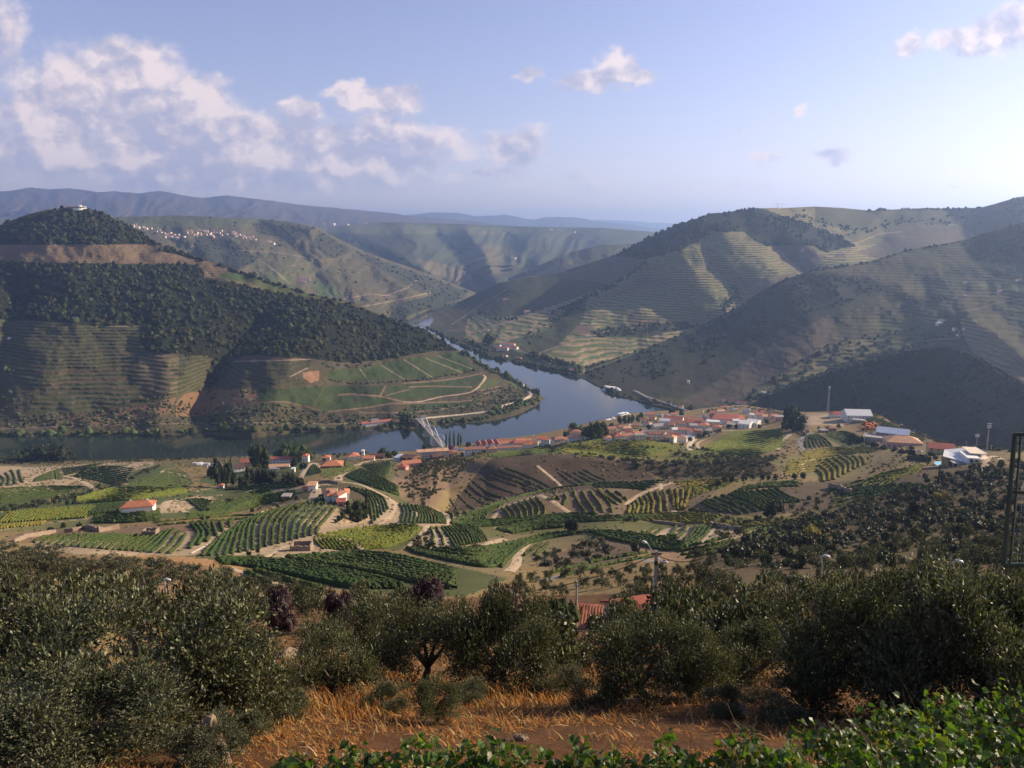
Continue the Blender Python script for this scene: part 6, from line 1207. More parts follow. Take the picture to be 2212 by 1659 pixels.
# olive groves
OLIVES = []
def olive(u, v, h, rad, lod, label, group):
    p = near.at(u, v); OLIVES.append(1)
    ms = {0: OL_HI, 1: OL_MID, 2: OL_LOW}[lod]
    return plant(p, h, rad, ms[T_RNG.randrange(len(ms))], TRUNK[T_RNG.randrange(3)], 'olive_tree', label, 'olive tree', group, T_RNG.uniform(0, 6.28))
ZG = zoom(0, 1152, .33333)
for (u, v) in ZG([(20,70),(60,130),(150,120),(260,90),(350,110),(60,230),(190,150),(250,250),(320,190),(430,180),(560,170),(400,270),(620,240),(650,320),(720,170),(740,230),(800,200),(860,190),(1000,190),(1060,200),(1150,220),(920,270),(1170,270),(1270,240),(1330,290),(1440,250),(1390,330),(1480,320),(1560,330),(1750,330),(1960,440),(130,190),(330,280),(110,290),(500,300),(1090,290),(1250,340),(980,310),(20,180),(290,150),(480,230),(-60,150),(-90,230),(1640,350),(1900,420)]):
    p = near.at(u, v + 16); olive(u, v + 16, T_RNG.uniform(3.2, 4.4), px2m(p, T_RNG.uniform(42, 60)) * .5 * 1.15, 1, 'grey green olive tree in the grove below the slanting terraces', 'olive grove below the terraces')
for (u, v) in [(1120,1262),(1150,1250),(1185,1246),(1220,1240),(1255,1238),(1290,1236),(1325,1240),(1360,1232),(1395,1240),(1430,1236),(1465,1240),(1500,1232),(1530,1222),(1340,1258),(1300,1262),(1260,1262),(1390,1262),(1430,1258),(1480,1262),(1520,1250),(1180,1272),(1130,1285),(1210,1280),(1375,1280),(1450,1282),(1550,1262),(1540,1205),(1510,1200)]:
    olive(u, v + 8, T_RNG.uniform(3.0, 4.4), T_RNG.uniform(1.7, 2.5), 1, 'olive tree on the slope between the paved road and the tile roof', 'olives below the paved road')
Q, uu, vv = scatter(near, [[(1545,1205),(1640,1160),(1780,1115),(1900,1075),(2040,1025),(2110,1012),(2212,1000),(2330,1000),(2330,1235),(2212,1225),(1560,1235)]], 1100, 301)
keep = []
for i in range(len(Q)):
    if len(keep) >= 190: break
    if all((Q[i, 0] - Q[j, 0]) ** 2 + (Q[i, 1] - Q[j, 1]) ** 2 > 18 for j in keep): keep.append(i)
for i in keep: olive(uu[i], vv[i], T_RNG.uniform(3.0, 4.6), T_RNG.uniform(1.7, 2.7), 2 if Q[i, 1] > 190 else 1, 'dark olive tree on the broad slope below the villa', 'olive trees on the slope below the villa')
def merge_crowns(name, P, rad, hgt, meshes, mat, seed):
    r = np.random.default_rng(seed); Vs, Qs, Ts, Cs, n0 = [], [], [], [], 0; src = []
    for me in meshes:
        v = np.empty(len(me.vertices) * 3, np.float32); me.vertices.foreach_get('co', v); c = np.empty(len(me.vertices) * 4, np.float32); me.attributes['col'].data.foreach_get('color', c)
        q = np.array([p.vertices[:] for p in me.polygons if p.loop_total == 4]); t = np.array([p.vertices[:] for p in me.polygons if p.loop_total == 3]); src.append((v.reshape(-1, 3), c.reshape(-1, 4)[:, :3], q, t))
    for i in range(len(P)):
        v, c, q, t = src[r.integers(0, len(src))]; a = r.uniform(0, 6.28); ca, sa = math.cos(a), math.sin(a)
        Vs.append(np.stack([(v[:, 0] * ca - v[:, 1] * sa) * rad[i], (v[:, 0] * sa + v[:, 1] * ca) * rad[i], v[:, 2] * hgt[i]], -1) + P[i]); Cs.append(c * r.uniform(.7, 1.35)); Qs.append(q + n0); Ts.append(t + n0); n0 += len(v)
    o = link(name, mesh_np(name, np.concatenate(Vs), [np.concatenate(Qs), np.concatenate(Ts)], mat, False, {'col': np.concatenate(Cs)})); o['kind'] = 'stuff'
rest = [i for i in range(len(Q)) if i not in set(keep) and all((Q[i, 0] - Q[j, 0]) ** 2 + (Q[i, 1] - Q[j, 1]) ** 2 > 7 for j in keep)][:330]
rr = np.random.default_rng(5); merge_crowns('olive_undergrowth', Q[rest] - np.array([0, 0, .2]), rr.uniform(1.1, 2.2, len(rest)), rr.uniform(2.0, 3.8, len(rest)), OL_LOW[:2] + GR_LOW[:1], M_OLIVE, 6)
def bushes(name, sets, base, seed, lo, hi, tall=1.0, layer=None):
    P = np.concatenate([s[0] for s in sets]); n = len(P); r = np.random.default_rng(seed)
    rad = r.uniform(lo, hi, n); P = P.copy(); P[:, 2] -= rad * .2
    merge_crowns(name, P, rad * 1.1, rad * tall * r.uniform(1.1, 1.6, n), TINY, M_OLIVE, seed)
bushes('olive_orchard', [scatter(near, [[(862,1048),(905,1005),(1000,990),(1025,1000),(960,1050),(915,1095),(878,1075)]], 430, 311)], (.05, .056, .026), 312, 1.15, 1.6, 1.2)
bushes('slope_scrub', [scatter(near, [[(1290,990),(1560,1004),(1680,1006),(1660,1030),(1440,1036),(1400,1018)]], 300, 313), scatter(near, [[(1440,985),(1560,985),(1680,990),(1660,1005),(1560,1003)]], 150, 314), along(near, [(1160,975),(1290,986),(1400,1000),(1560,1003)], 40, 315, 3), along(near, [(1310,940),(1400,947),(1480,965),(1540,975)], 30, 316, 3), along(near, [(1200,968),(1300,962),(1420,972),(1500,985)], 40, 319, 5), scatter(near, [[(840,1030),(880,1000),(960,985),(1020,985),(900,1010)]], 60, 317), along(near, [(930,1010),(1000,985),(1050,975)], 30, 318, 4)], (.05, .058, .028), 320, 1.1, 2.6, 1.1)
bushes('knoll_scrub', [scatter(near, [[(1150,1215),(1230,1180),(1300,1160),(1330,1190),(1290,1215),(1190,1238)]], 70, 321), along(near, [(1290,1122),(1330,1120),(1372,1126)], 22, 322, 4), scatter(near, [[(890,1175),(925,1150),(935,1185),(905,1188)]], 18, 323), along(near, [(933,1186),(1000,1194),(1040,1184)], 26, 324, 3), along(near, [(1450,1095),(1490,1104),(1560,1110)], 20, 325, 4), scatter(near, [[(700,1195),(760,1190),(800,1205),(740,1215)]], 10, 326), along(near, [(530,1130),(590,1128),(640,1105)], 6, 327, 3), scatter(near, [[(1500,1120),(1660,1125),(1800,1110),(1860,1080),(1960,1060),(1760,1140),(1560,1165)]], 120, 328), scatter(near, [[(1560,1090),(1860,1060),(1960,1040),(1990,1060),(1800,1100),(1700,1125)]], 60, 329)], (.058, .066, .03), 330, .8, 2.0, 1.15)
bushes('bank_hedge', [along(near, [(160,996),(300,996),(500,988),(560,985)], 90, 331, 2), along(near, [(0,1003),(160,1000)], 30, 332, 2), along(near, [(205,1062),(265,1045),(300,1025),(345,1008)], 46, 333, 4), along(near, [(0,1105),(120,1085),(200,1065)], 50, 334, 4), along(near, [(690,985),(760,982),(860,978)], 30, 335, 2), along(near, [(960,968),(1040,962),(1150,950)], 24, 336, 2), along(near, [(1520,890),(1600,880),(1680,888)], 40, 337, 4), along(near, [(1880,893),(1940,918),(2000,946),(2050,962)], 50, 338, 3), along(near, [(2080,968),(2212,976)], 30, 339, 3), along(near, [(1860,915),(1900,925),(1960,945)], 20, 340, 4), along(near, [(1460,955),(1520,945),(1560,930)], 26, 341, 3), along(near, [(1700,925),(1740,940),(1760,960)], 24, 342, 8)], (.055, .064, .03), 345, 1.2, 2.6, 1.1)
bushes('slope_bushes', [scatter(near, [[(1560,1230),(1640,1160),(1900,1075),(2110,1012),(2330,1000),(2330,1240)]], 900, 351), scatter(near, [[(1990,1000),(2212,985),(2330,985),(2330,1010),(2100,1020)]], 50, 352), scatter(near, [[(1860,1010),(1990,985),(2010,1010),(1900,1060)]], 50, 353)], (.062, .064, .03), 355, .5, 1.3, 1.0)

rw = np.random.default_rng(611)
def weeds():
    W_, wu, wv = scatter(near, [[(-250,1000),(500,990),(900,990),(1290,945),(1500,975),(1900,930),(2200,985),(2330,1240),(1500,1260),(900,1300),(-250,1300)]], 10500, 612, noise=35)
    n = len(W_); rad = rw.uniform(.25, .95, n) * (W_[:, 1] / 420).clip(.5, 1.3); mixv = rw.random((n, 1)); col = np.where(mixv < .45, np.array([[.17, .125, .06]]), np.where(mixv < .75, np.array([[.075, .08, .033]]), np.array([[.045, .055, .022]]))) * rw.uniform(.7, 1.3, (n, 1))
    bl = [blob_arrays(1, s_, -.2, .3) for s_ in (1, 2, 3)]; W_ = W_ - np.array([0, 0, .1])
    o = link('weeds', merge_blobs('weeds', W_, rad, rad * rw.uniform(.6, 1.2, n), col, M_LEAF, 613, bl)); o['kind'] = 'stuff'
weeds()
# ------------------------------------------------------------ the near olive trees
def ground(u, Y, v0=1400):
    X = Y * (u - CX) / F / (cP + (CY - v0) / F * sP)
    z = drop(near, X, Y, H - .5 * Y); return np.array([X, Y, float(z)])
def near_olive(u, Y, vt, rad, lod, label, group=None, fat=True, v0=1400, yaw=None):
    rad *= 1.06; p = ground(u, Y, v0); ms = OL_HI if lod == 0 else OL_MID; h = max(.8, (pt(u, vt, Y)[2] - p[2]) / 1.06)
    return plant(p, h, rad, ms[T_RNG.randrange(3)], (TRUNK_FAT if fat else TRUNK)[T_RNG.randrange(3)], 'olive_tree', label, 'olive tree', group, T_RNG.uniform(0, 6.28) if yaw is None else yaw)
for a in [(330,17,1240,3.0,0,'largest silvery olive tree, its broad crown nearest the viewer'), (505,18.2,1330,1.7,0,'silvery olive crown joined to the downhill side of the largest tree'), (60,21,1292,2.5,0,'wide olive tree at the frame edge behind the largest one'), (150,13.4,1470,2.0,0,'dark lower olive crown at the foot of the largest tree'), (20,13.6,1500,1.6,0,'dark olive thicket in the lower corner of the frame'), (415,13.2,1590,.95,0,'dim olive sucker bush beside the pale rock'),
  (715,23.5,1335,1.7,0,'narrow olive tree beside the dry grass, right of the largest tree'), (800,33,1280,2.1,0,'olive tree half hidden behind the narrow one, below purple trees'), (925,29,1275,2.3,0,'broad olive tree over the dark trunk, nearer half of the middle clump'), (1090,28,1268,2.2,0,'broad olive tree with twisted dark trunk in tall straw'), (940,19.3,1462,.75,0,'small silvery olive bush alone in the straw'), (1010,24,1510,.8,0,'low olive sprout under the middle clump'),
  (1395,22.5,1308,1.9,0,'upright olive tree standing on the bare straw terrace'), (1500,24,1350,1.5,0,'olive crown leaning on the upright terrace tree'), (1240,36,1352,1.9,1,'olive tree just below the red roofed house'), (1450,42,1235,2.6,1,'tall pale olive tree uphill of the terrace tree'), (1330,52,1290,2.2,1,'olive tree between red roof and lamp post'), (1620,27,1330,1.8,0,'olive tree in front of the dark tunnel of shade'), (1650,35,1218,2.6,1,'olive tree behind the first shaded crowns'),
  (1780,21.5,1238,2.5,0,'big shaded olive tree with a thick trunk on the terrace'), (1960,20,1218,2.6,0,'darkest big olive tree above the near vines'), (2140,19,1200,2.6,0,'big olive tree with sunlit top twigs by the metal frame'), (2310,20,1210,2.6,0,'olive tree cut by the frame edge behind the metal frame'), (1880,30,1200,2.4,1,'olive tree behind the darkest one'), (2060,32,1195,2.5,1,'olive tree between metal frame and darkest tree, further down'),
  (610,19.5,1525,.8,0,'low olive sprout in the straw beside the narrow tree'), (835,21,1500,.8,0,'low olive sprout between narrow tree and silvery bush'), (1290,23,1478,.9,0,'low olive sprout beside the tall straw'), (1205,27,1425,1.2,0,'small olive bush behind the tall straw'), (1575,20,1500,.8,0,'low shaded olive bush near the grey boulder'), (1690,18.5,1500,.9,0,'low dark olive bush at the foot of the thick trunk'), (520,15.5,1570,.6,0,'low olive sprout beside the pale leaning rock')]:
    near_olive(*a)
r9 = random.Random(77)
def fill(n, u0, u1, y0, y1, lb, grp, lod=1, hmin=3.6, hmax=5.2, avoid=()):
    pts = []; tries = 0
    while len(pts) < n and tries < 4000:
        tries += 1; Y = y0 * (y1 / y0) ** r9.random(); u = r9.uniform(u0, u1)
        p = ground(u, Y, 1330)
        if any((p[0] - q[0]) ** 2 + (p[1] - q[1]) ** 2 < 14 for q in pts) or any(abs(u - a) < b and c < Y < d for a, b, c, d in avoid): continue
        pts.append(p); plant(p, r9.uniform(hmin, hmax), r9.uniform(1.9, 2.7), OL_MID[r9.randrange(3)], TRUNK[r9.randrange(3)], 'olive_tree', lb, 'olive tree', grp, r9.uniform(0, 6.28))
fill(44, 1420, 2330, 38, 135, 'olive tree in the dense stand on the near slope', 'olive stand on the near slope', hmin=3.2, hmax=4.6)
fill(22, 560, 1420, 34, 105, 'olive tree in the stand below the purple trees', 'olive stand below the purple trees', hmin=3.0, hmax=4.2, avoid=((1255,75,30,92),(590,85,30,66),(735,62,30,68),(920,95,30,70),(1075,66,30,74)))
fill(16, -120, 520, 26, 80, 'olive tree behind the largest silvery one', 'olive trees behind the largest one', avoid=((590,85,26,66),))
for (u, Y, h, rad, lb) in [(590,58,1265,2.0,'dark purple leaved plum tree beside the largest olive'), (733,60,1262,1.7,'dark purple leaved plum tree, second of four'), (915,62,1237,2.3,'widest dark purple plum tree, in front of the green vineyard'), (1075,66,1240,1.9,'dark purple plum tree above the middle olive clump')]:
    h = (pt(u, h, Y)[2] - ground(u, Y, 1290)[2]) / 1.08
    plant(ground(u, Y, 1290), h, rad, PL_MID[r9.randrange(2)], TRUNK[0], 'plum_tree', lb, 'plum tree', None, r9.uniform(0, 6))
for (u, Y, h, rad, lb) in [(1195,75,4.6,2.0,'bright green fig tree beside the red roof'), (1215,62,4.0,1.8,'dark green shrub at the corner of the red roof'), (1345,70,3.0,1.6,'dark green citrus tree right of the red roof')]:
    plant(ground(u, Y, 1330), h, rad, GR_LOW[r9.randrange(3)], TRUNK[1], 'fruit_tree', lb, 'tree', None, 0)
# ------------------------------------------------------------ red roofed house below the trees
M_TILE = material('weathered_tiles', (.38, .16, .095), .9, .45, .8, .02, 8)
def roof_house():
    p = ground(1262, 92, 1330); R = empty('roof_house', (p[0], p[1], p[2] + .3), 1.36, 'small house with a weathered orange tile roof half hidden by olives', 'house')
    w, d, h, rh = 7.6, 5.4, .8, 1.9
    link('wall', wall_mesh('hip', w, d, h, rh, WALLS['cream']), R)
    sl = rh / (w / 2)
    base = MB()
    for s in (-1, 1):
        A = [(s * (w/2+.35), -d/2-.3, h-.12), (s * (w/2+.35), d/2+.3, h-.12), (0, d/2+.3, h+rh), (0, -d/2-.3, h+rh)]; B = [(x, y, z+.12) for x, y, z in A]; f = [(0,1,2,3),(7,6,5,4),(0,4,5,1),(1,5,6,2),(2,6,7,3),(3,7,4,0)]
        base.add(A + B, [q[::-1] for q in f] if s > 0 else f)
    rf = base.build('roof', M_TILE, R)
    base2 = MB().add([(-w/2, -d/2, h), (w/2, -d/2, h), (0, -d/2, h+rh)], [(0,1,2)]).add([(-w/2, d/2, h), (w/2, d/2, h), (0, d/2, h+rh)], [(2,1,0)]); base2.build('gable', WALLS['cream'], R)
    tm = MB(); tm.tube([(0, 0, 0), (.42, 0, 0)], [.10, .085], 6)          # one curved tile
    tile = tm.mesh('tile', M_TILE); q = random.Random(3)
    nr, nc = 11, 15
    for s in (-1, 1):
        for i in range(nr):
            for j in range(nc):
                x0 = (i + .5) / nr * (w/2 + .3); z = h + rh + .12 - x0 * sl
                o = link('tile', tile, rf, (s * (x0 - .21 * 0), -d/2 - .1 + (j + .5) / nc * (d + .2), z + q.uniform(-.01, .02)))
                o.rotation_euler = (0, math.atan(sl) if s > 0 else math.pi - math.atan(sl), q.uniform(-.05, .05)); o.scale = (1.05, 1.9, 1)
    ch = MB().box(-.5, -.4, 0, .5, .4, 1.8).build('chimney', WALLS['salmon'], R, (-1.5, 1.5, h + .6)); cb = MB().box(-.65, -.75, 0, .65, .75, .12).box(-.35, -.45, -.35, -.25, .45, 0).box(.25, -.45, -.35, .35, .45, 0); cb.build('chimney_cap', ROOFS['dark'], ch, (0, 0, 2.15))
    MB().box(-.3, -.3, 0, .3, .3, .8).build('flue', WALLS['brown'], R, (-2.9, -1.0, h + .3))
roof_house()
def red_roof(u, Y, w, d, yaw, lb):
    p = ground(u, Y, 1330); R = empty('cottage', (p[0], p[1], p[2] - 1.5), yaw, lb, 'house')
    link('wall', wall_mesh('gable', w, d, 3, 1.2, WALLS['cream']), R); link('roof', roof_mesh('gable', w, d, 3, 1.2, .4, ROOFS['red']), R)
red_roof(1365, 88, 5, 5, .3, 'low red roofed cottage glimpsed between olives right of the tiled roof'); red_roof(2050, 62, 5, 5, .2, 'red roof peeping through the shaded olives near the metal frame')
# ------------------------------------------------------------ street lamp post with two lamps, plain post and cable
M_POST = material('concrete_post', (.34, .31, .27), .9, .2, 3, .01, 10); M_STEEL = material('galvanised_steel', (.40, .41, .42), .45, .1, 3, metal=.6); M_LAMP = material('lamp_cover', (.52, .52, .51), .3, .05, 3); M_WIRE = material('black_cable', (.02, .02, .02), .6, .1, 5); M_GREEN = material('green_paint', (.035, .045, .025), .5, .25, 4, .004, 20)
def at_px(u, v, Y): return Vector(pt(u, v, Y))
top = at_px(1418, 1190, 66); base = ground(1420, 66, 1250); hh = top.z - base[2]
post = empty('lamp_post', (top.x, top.y, base[2]), 0, 'concrete lamp post with two lamp heads and a cable above the olives', 'lamp post')
MB().add([(-.19,-.14,-.5),(.19,-.14,-.5),(.19,.14,-.5),(-.19,.14,-.5),(-.11,-.09,hh),(.11,-.09,hh),(.11,.09,hh),(-.11,.09,hh)], [(0,3,2,1),(4,5,6,7),(0,1,5,4),(1,2,6,5),(2,3,7,6),(3,0,4,7)]).build('post', M_POST, post)
MB().box(-.45, -.08, hh - .35, .45, .08, hh - .2).box(-.14, -.14, hh - 1.3, .14, .14, hh - .9).build('crossarm', M_GREEN, post)
def lamp_head(end, tip):
    a = MB().tube([(0, 0, hh - .6), (end[0] * .5, end[1] * .5, (hh - .6 + end[2]) * .5), end], [.05, .045, .04], 6).build('lamp_arm', M_STEEL, post)
    d = (Vector(tip) - Vector(end)); m = MB().tube([end, Vector(end) + d * .35, Vector(end) + d * .75, tip], [.05, .13, .14, .04], 8); m.build('lamp_head', M_LAMP, a, None, 0, True)
lamp_head((-.85, -.1, hh + .75), (-1.35, -.12, hh + .95)); lamp_head((.55, -.2, hh - .95), (1.0, -.3, hh - .95))
p0 = at_px(1246, 1256, 78); b0 = ground(1246, 78, 1290)
pole = empty('utility_pole', (p0.x, p0.y, b0[2]), 0, 'slim pale concrete pole standing behind the weathered tile roof', 'pole'); MB().tube([(0, 0, -.5), (0, 0, p0.z - b0[2])], [.14, .09], 8).build('shaft', M_POST, pole); MB().box(-.3, -.05, p0.z - b0[2] - .5, .3, .05, p0.z - b0[2] - .4).build('bracket', M_STEEL, pole)
def cable(a, b, sag, label):
    a, b = Vector(a), Vector(b); pts = [a.lerp(b, t) - Vector((0, 0, 4 * sag * t * (1 - t))) for t in np.linspace(0, 1, 22)]
    tag(MB().tube(pts, .035, 5).build('overhead_cable', M_WIRE), label, 'cable')
cable(top - Vector((0, 0, .35)), at_px(1090, 1282, 70), .7, 'black overhead cable running down from the lamp post past the tile roof'); cable(top - Vector((0, 0, .35)), at_px(1520, 1205, 64), .5, 'short black overhead cable leaving the lamp post uphill')
cable(at_px(1985, 1208, 45), at_px(2260, 1165, 45), .5, 'thin dark cable above the shaded olives behind the metal frame')
for (u, v, Y, lb) in [(1777,1202,50,'white lamp head poking out of the shaded olives, uphill one'), (2062,1213,44,'white lamp head poking out of the olives near the metal frame'), (356,1252,60,'white lamp head behind the largest silvery olive')]:
    t = at_px(u, v, Y); b = ground(u, Y, 1250); o = empty('street_lamp', (t.x, t.y, b[2]), 0, lb, 'street lamp'); q = t.z - b[2]
    MB().tube([(0, 0, -.4), (0, 0, q * .9), (-.1, 0, q)], [.09, .06, .04], 6).build('post', M_STEEL, o); MB().tube([(-.1, 0, q), (.12, 0, q + .06), (.4, -.05, q), (.5, -.05, q - .05)], [.04, .10, .10, .03], 8).build('lamp_head', M_LAMP, o, None, 0, True)
# metal frame with wire mesh at the edge of the view
def metal_frame():
    A, B = at_px(2192, 938, 11.5), at_px(2168, 1221, 11.0)
    R = empty('metal_frame', B, 0, 'dark green metal frame with wire mesh at the edge of the view', 'metal frame')
    a, b = A - B, Vector((0, 0, 0)); side = Vector((1, -.15, .05)).normalized() * 3.2
    MB().tube([b, a], .032, 8).build('post', M_GREEN, R); MB().tube([b + Vector((.09, -.01, 0)), a + Vector((.09, -.01, -.02))], .018, 6).build('rail', M_GREEN, R)
    MB().tube([b, b + side + Vector((0, 0, .1))], .035, 6).build('beam', M_GREEN, R); MB().tube([a, a + side], .028, 6).build('beam', M_GREEN, R)
    m = a * .56; MB().tube([m, m + side * .5 + Vector((0, 0, -.12)), m + side], .022, 6).build('beam', M_GREEN, R)
    wire = MB()
    for k in range(1, 22):
        f = a * (k / 22); wire.tube([f, f + side], .0013, 4, False)
    for k in range(1, 36):
        s = side * (k / 36); wire.tube([s, a + s], .0013, 4, False)
    o = wire.build('wire_mesh', M_STEEL, R); o['kind'] = 'stuff'
    MB().tube([b + side, b + side + Vector((0, 0, -4.2))], .06, 8).build('post', M_GREEN, R)
metal_frame()
# ------------------------------------------------------------ straw
def straw():
    r = np.random.default_rng(401); n = 72000
    uv = []
    zones = [([(480,1440),(700,1420),(1300,1400),(1560,1430),(1560,1600),(1100,1620),(600,1660),(440,1640)], .9), ([(1050,1430),(1290,1400),(1290,1490),(1050,1520)], 1), ([(1540,1380),(2000,1440),(2000,1580),(1560,1620)], .5), ([(-60,1500),(480,1480),(480,1700),(-60,1700)], .3)]
    u = r.uniform(-100, 2330, n * 3); Yv = 9 * (70 / 9) ** r.random(n * 3) ** 1.15
    X = Yv * (u - CX) / F / .9
    v, = [proj(np.stack([X, Yv, drop(near, X, Yv, H - .55 * Yv)], -1))]
    uu, vv = v
    clump = fbm(X / 1.3, Yv / 1.3, 61, 3) * .9 + fbm(X / 5, Yv / 5, 62, 2) * .7
    tall = np.exp(-(seg_dist(uu, vv, [(1040,1500),(1150,1470),(1280,1450)]) / 60) ** 2) + .8 * np.exp(-(seg_dist(uu, vv, [(560,1560),(640,1520),(840,1500)]) / 60) ** 2) + .5 * np.exp(-(seg_dist(uu, vv, [(1590,1440),(1650,1460)]) / 40) ** 2)
    k = (clump + tall * .8 > -.42 + .45 * r.random(n * 3)); idx = np.where(k)[0][:n]
    X, Y = X[idx], Yv[idx]; Z = drop(near, X, Y, H - .55 * Y); t = tall[idx]; m = len(X)
    t = t * np.clip(.55 + clump[idx] * 1.3, .1, 1.3); hgt = r.uniform(.03, .16, m) + t * r.uniform(.08, .68, m); a = r.uniform(0, 6.28, m); lean = r.uniform(.2, 1.1, m) * hgt * np.where(t > .25, .95, 2.6)
    wd = (.006 + .0005 * Y) * r.uniform(.7, 1.4, m)
    b = np.stack([X, Y, Z - .02], -1); s = np.stack([np.cos(a + 1.57), np.sin(a + 1.57), 0 * a], -1) * wd[:, None]
    mid = b + np.stack([np.cos(a) * lean * .35, np.sin(a) * lean * .35, hgt * .62], -1); tip = b + np.stack([np.cos(a) * lean, np.sin(a) * lean, hgt], -1)
    V = np.stack([b - s, b + s, mid + s * .8, mid - s * .8, tip], 1).reshape(-1, 3); q = np.arange(m)[:, None] * 5
    col = np.where(r.random((m, 1)) < .25, np.array([[.36, .26, .12]]), np.array([[.31, .145, .040]])) * np.clip(1 + r.normal(0, .28, (m, 1)), .4, 1.8) * (1 + r.normal(0, .06, (m, 3)))
    me = mesh_np('dry_grass', V, [q + np.array([[0, 1, 2, 3]]), q + np.array([[3, 2, 4]])], material('straw', (.4, .25, .1), .8, .2, 1, attr='col', spec=.15, trans=.3, backcol=(1.2, 1.05, .8)), False, {'col': np.repeat(col, 5, 0)})
    o = link('dry_grass', me); o['kind'] = 'stuff'
straw()
M_ROCK = material('pale_rock', (.19, .14, .095), .95, .4, 4, .05, 9)
def rock(u, Y, s, label, seed, v0=1500, h=1.0):
    p = ground(u, Y, v0); bv, bf = blob_arrays(3, seed, -.4, .35)
    o = link('rock', mesh_np('rock', bv * np.array([s, s * .8, s * .7 * h]), bf, M_ROCK, False), None, p, seed); tag(o, label, 'rock')
rock(445, 13.6, .33, 'tall pale rock leaning beside the largest olive trunk', 3, 1560, 3.2); rock(1590, 20.5, .42, 'grey boulder beside the shaded straw', 4); rock(905, 12.4, .17, 'pale stone at the foot of the near vines', 5, 1600); rock(1130, 16.5, .16, 'small stone on the straw terrace', 6, 1560); rock(620, 40, .9, 'pale broken wall block between the olives', 8, 1430, .8); rock(1135, 39, .7, 'pale dusty boulder between olive trunks', 9, 1430, 1.2)
# ------------------------------------------------------------ grape vines in front
M_GRAPE = material('grape_leaves', (.07, .13, .025), .45, .25, 6, attr='col', spec=.45, obj_rand=.3, trans=.42, backcol=(1.6, 1.7, .5)); M_CANE = material('vine_wood', (.13, .085, .05), .9, .4, 12, .01, 30)
def grape_leaf(seed):
    r = random.Random(seed); pts = []
    lob = [(0, .0), (.10, -.10), (.30, -.20), (.36, -.02), (.50, .06), (.60, .30), (.44, .40), (.48, .60), (.30, .62), (.16, .80), (0, 1.02)]
    lob = [(x * r.uniform(.92, 1.1), y * r.uniform(.95, 1.05)) for x, y in lob]
    pts = lob + [(-x, y) for x, y in lob[-2:0:-1]]
    fold, droop = r.uniform(.15, .4), r.uniform(.1, .35)
    P = [(x, y - .1, abs(x) * fold - droop * y * y + r.uniform(-.02, .02)) for x, y in pts]
    n = len(P); c = (0, .28, -.03); V = P + [c]
    return V, [(i, (i + 1) % n, n) for i in range(n)]
LEAVES = [grape_leaf(s) for s in range(4)]
GCOL = [(.042, .085, .012), (.058, .105, .015), (.03, .062, .011), (.09, .11, .02)]
LEAF_ME = []
for k in range(4):
    V, Fc = LEAVES[k]; LEAF_ME.append(mesh_np('leaf', V, np.array(Fc), M_GRAPE, False, {'col': np.tile(np.array(GCOL[k]), (len(V), 1))}))
def vine(p, length, h, dirv, label, seed, n_leaf=34, n_more=760):
    r = np.random.default_rng(seed); R = empty('grape_vine', p, math.atan2(dirv[1], dirv[0]), label, 'grape vine', 'grape vines in the near row')
    cane = MB(); cane.tube([(0, 0, -.8), (.03, .02, h * .3), (-.02, 0, h * .6)], [.035, .028, .022], 6)
    for s in (-1, 1): cane.tube([(-.02, 0, h * .58), (s * length * .25, .03, h * .66), (s * length * .52, 0, h * .68)], [.02, .013, .008], 5)
    shoots = []
    for k in range(9):
        x = r.uniform(-.5, .5) * length; q = [(x, 0, h * .66), (x + r.normal(0, .08), r.normal(0, .12), h * .9), (x + r.normal(0, .16), r.normal(0, .25), h * r.uniform(1.0, 1.22))]; cane.tube(q, [.008, .006, .003], 4); shoots.append(q)
    cane.build('trunk', M_CANE, R)
    N_ = n_leaf + n_more
    x = r.uniform(-.54, .54, N_) * length; a = r.uniform(0, 6.28, N_); q = np.sqrt(r.uniform(.2, 1, N_))
    lump = 1 + .28 * np.sin(x * 4.1 + seed) + .15 * np.sin(x * 9 + seed * 2)
    y = np.cos(a) * q * .42 * lump; z = h * .62 + np.sin(a) * q * h * .40 * lump; z = np.where(r.random(N_) < .06, z + r.uniform(0, .3, N_), z)
    order = np.argsort(-(z * 1.0 - y * 1.2 + r.uniform(0, .25, N_)))
    size = r.uniform(.055, .115, N_)
    up = np.stack([r.normal(0, .5, N_), np.cos(a) * .5 + r.normal(0, .45, N_) - .15, np.abs(r.normal(.55, .4, N_))], -1)
    def basis(i):
        zax = Vector(up[i]).normalized(); yv = Vector((r.normal(), r.normal(), -.5)); yax = (yv - zax * yv.dot(zax)).normalized(); xax = yax.cross(zax)
        return Matrix((xax, yax, zax)).transposed()
    for i in order[:n_leaf]:
        o = link('leaf', LEAF_ME[r.integers(0, 4)], R, (x[i], y[i], z[i])); o.rotation_euler = basis(i).to_euler(); o.scale = (size[i] * 1.1,) * 3
    Vs, Fs, Cs, n0 = [], [], [], 0
    for i in order[n_leaf:]:
        k = int(r.integers(0, 4)); V, Fc = LEAVES[k]; Mx = np.array(basis(i)); P = (np.array(V) * size[i]) @ Mx.T + np.array([x[i], y[i], z[i]])
        Vs.append(P); Fs.append(np.array(Fc) + n0); n0 += len(P); Cs.append(np.tile(np.array(GCOL[k]) * r.uniform(.7, 1.25), (len(P), 1)))
    f = link('foliage', mesh_np('foliage', np.concatenate(Vs), np.concatenate(Fs), M_GRAPE, False, {'col': np.concatenate(Cs)}), R); f['kind'] = 'stuff'
ROW1 = [(-120,1790,8.6),(150,1745,8.6),(430,1690,8.7),(600,1655,8.8),(760,1632,8.9),(960,1600,9.1),(1160,1602,9.2),(1350,1604,9.3),(1540,1598,9.5),(1730,1575,9.8),(1910,1532,10.3),(2080,1500,10.8),(2260,1470,11.3)]   # line of the leaf tops
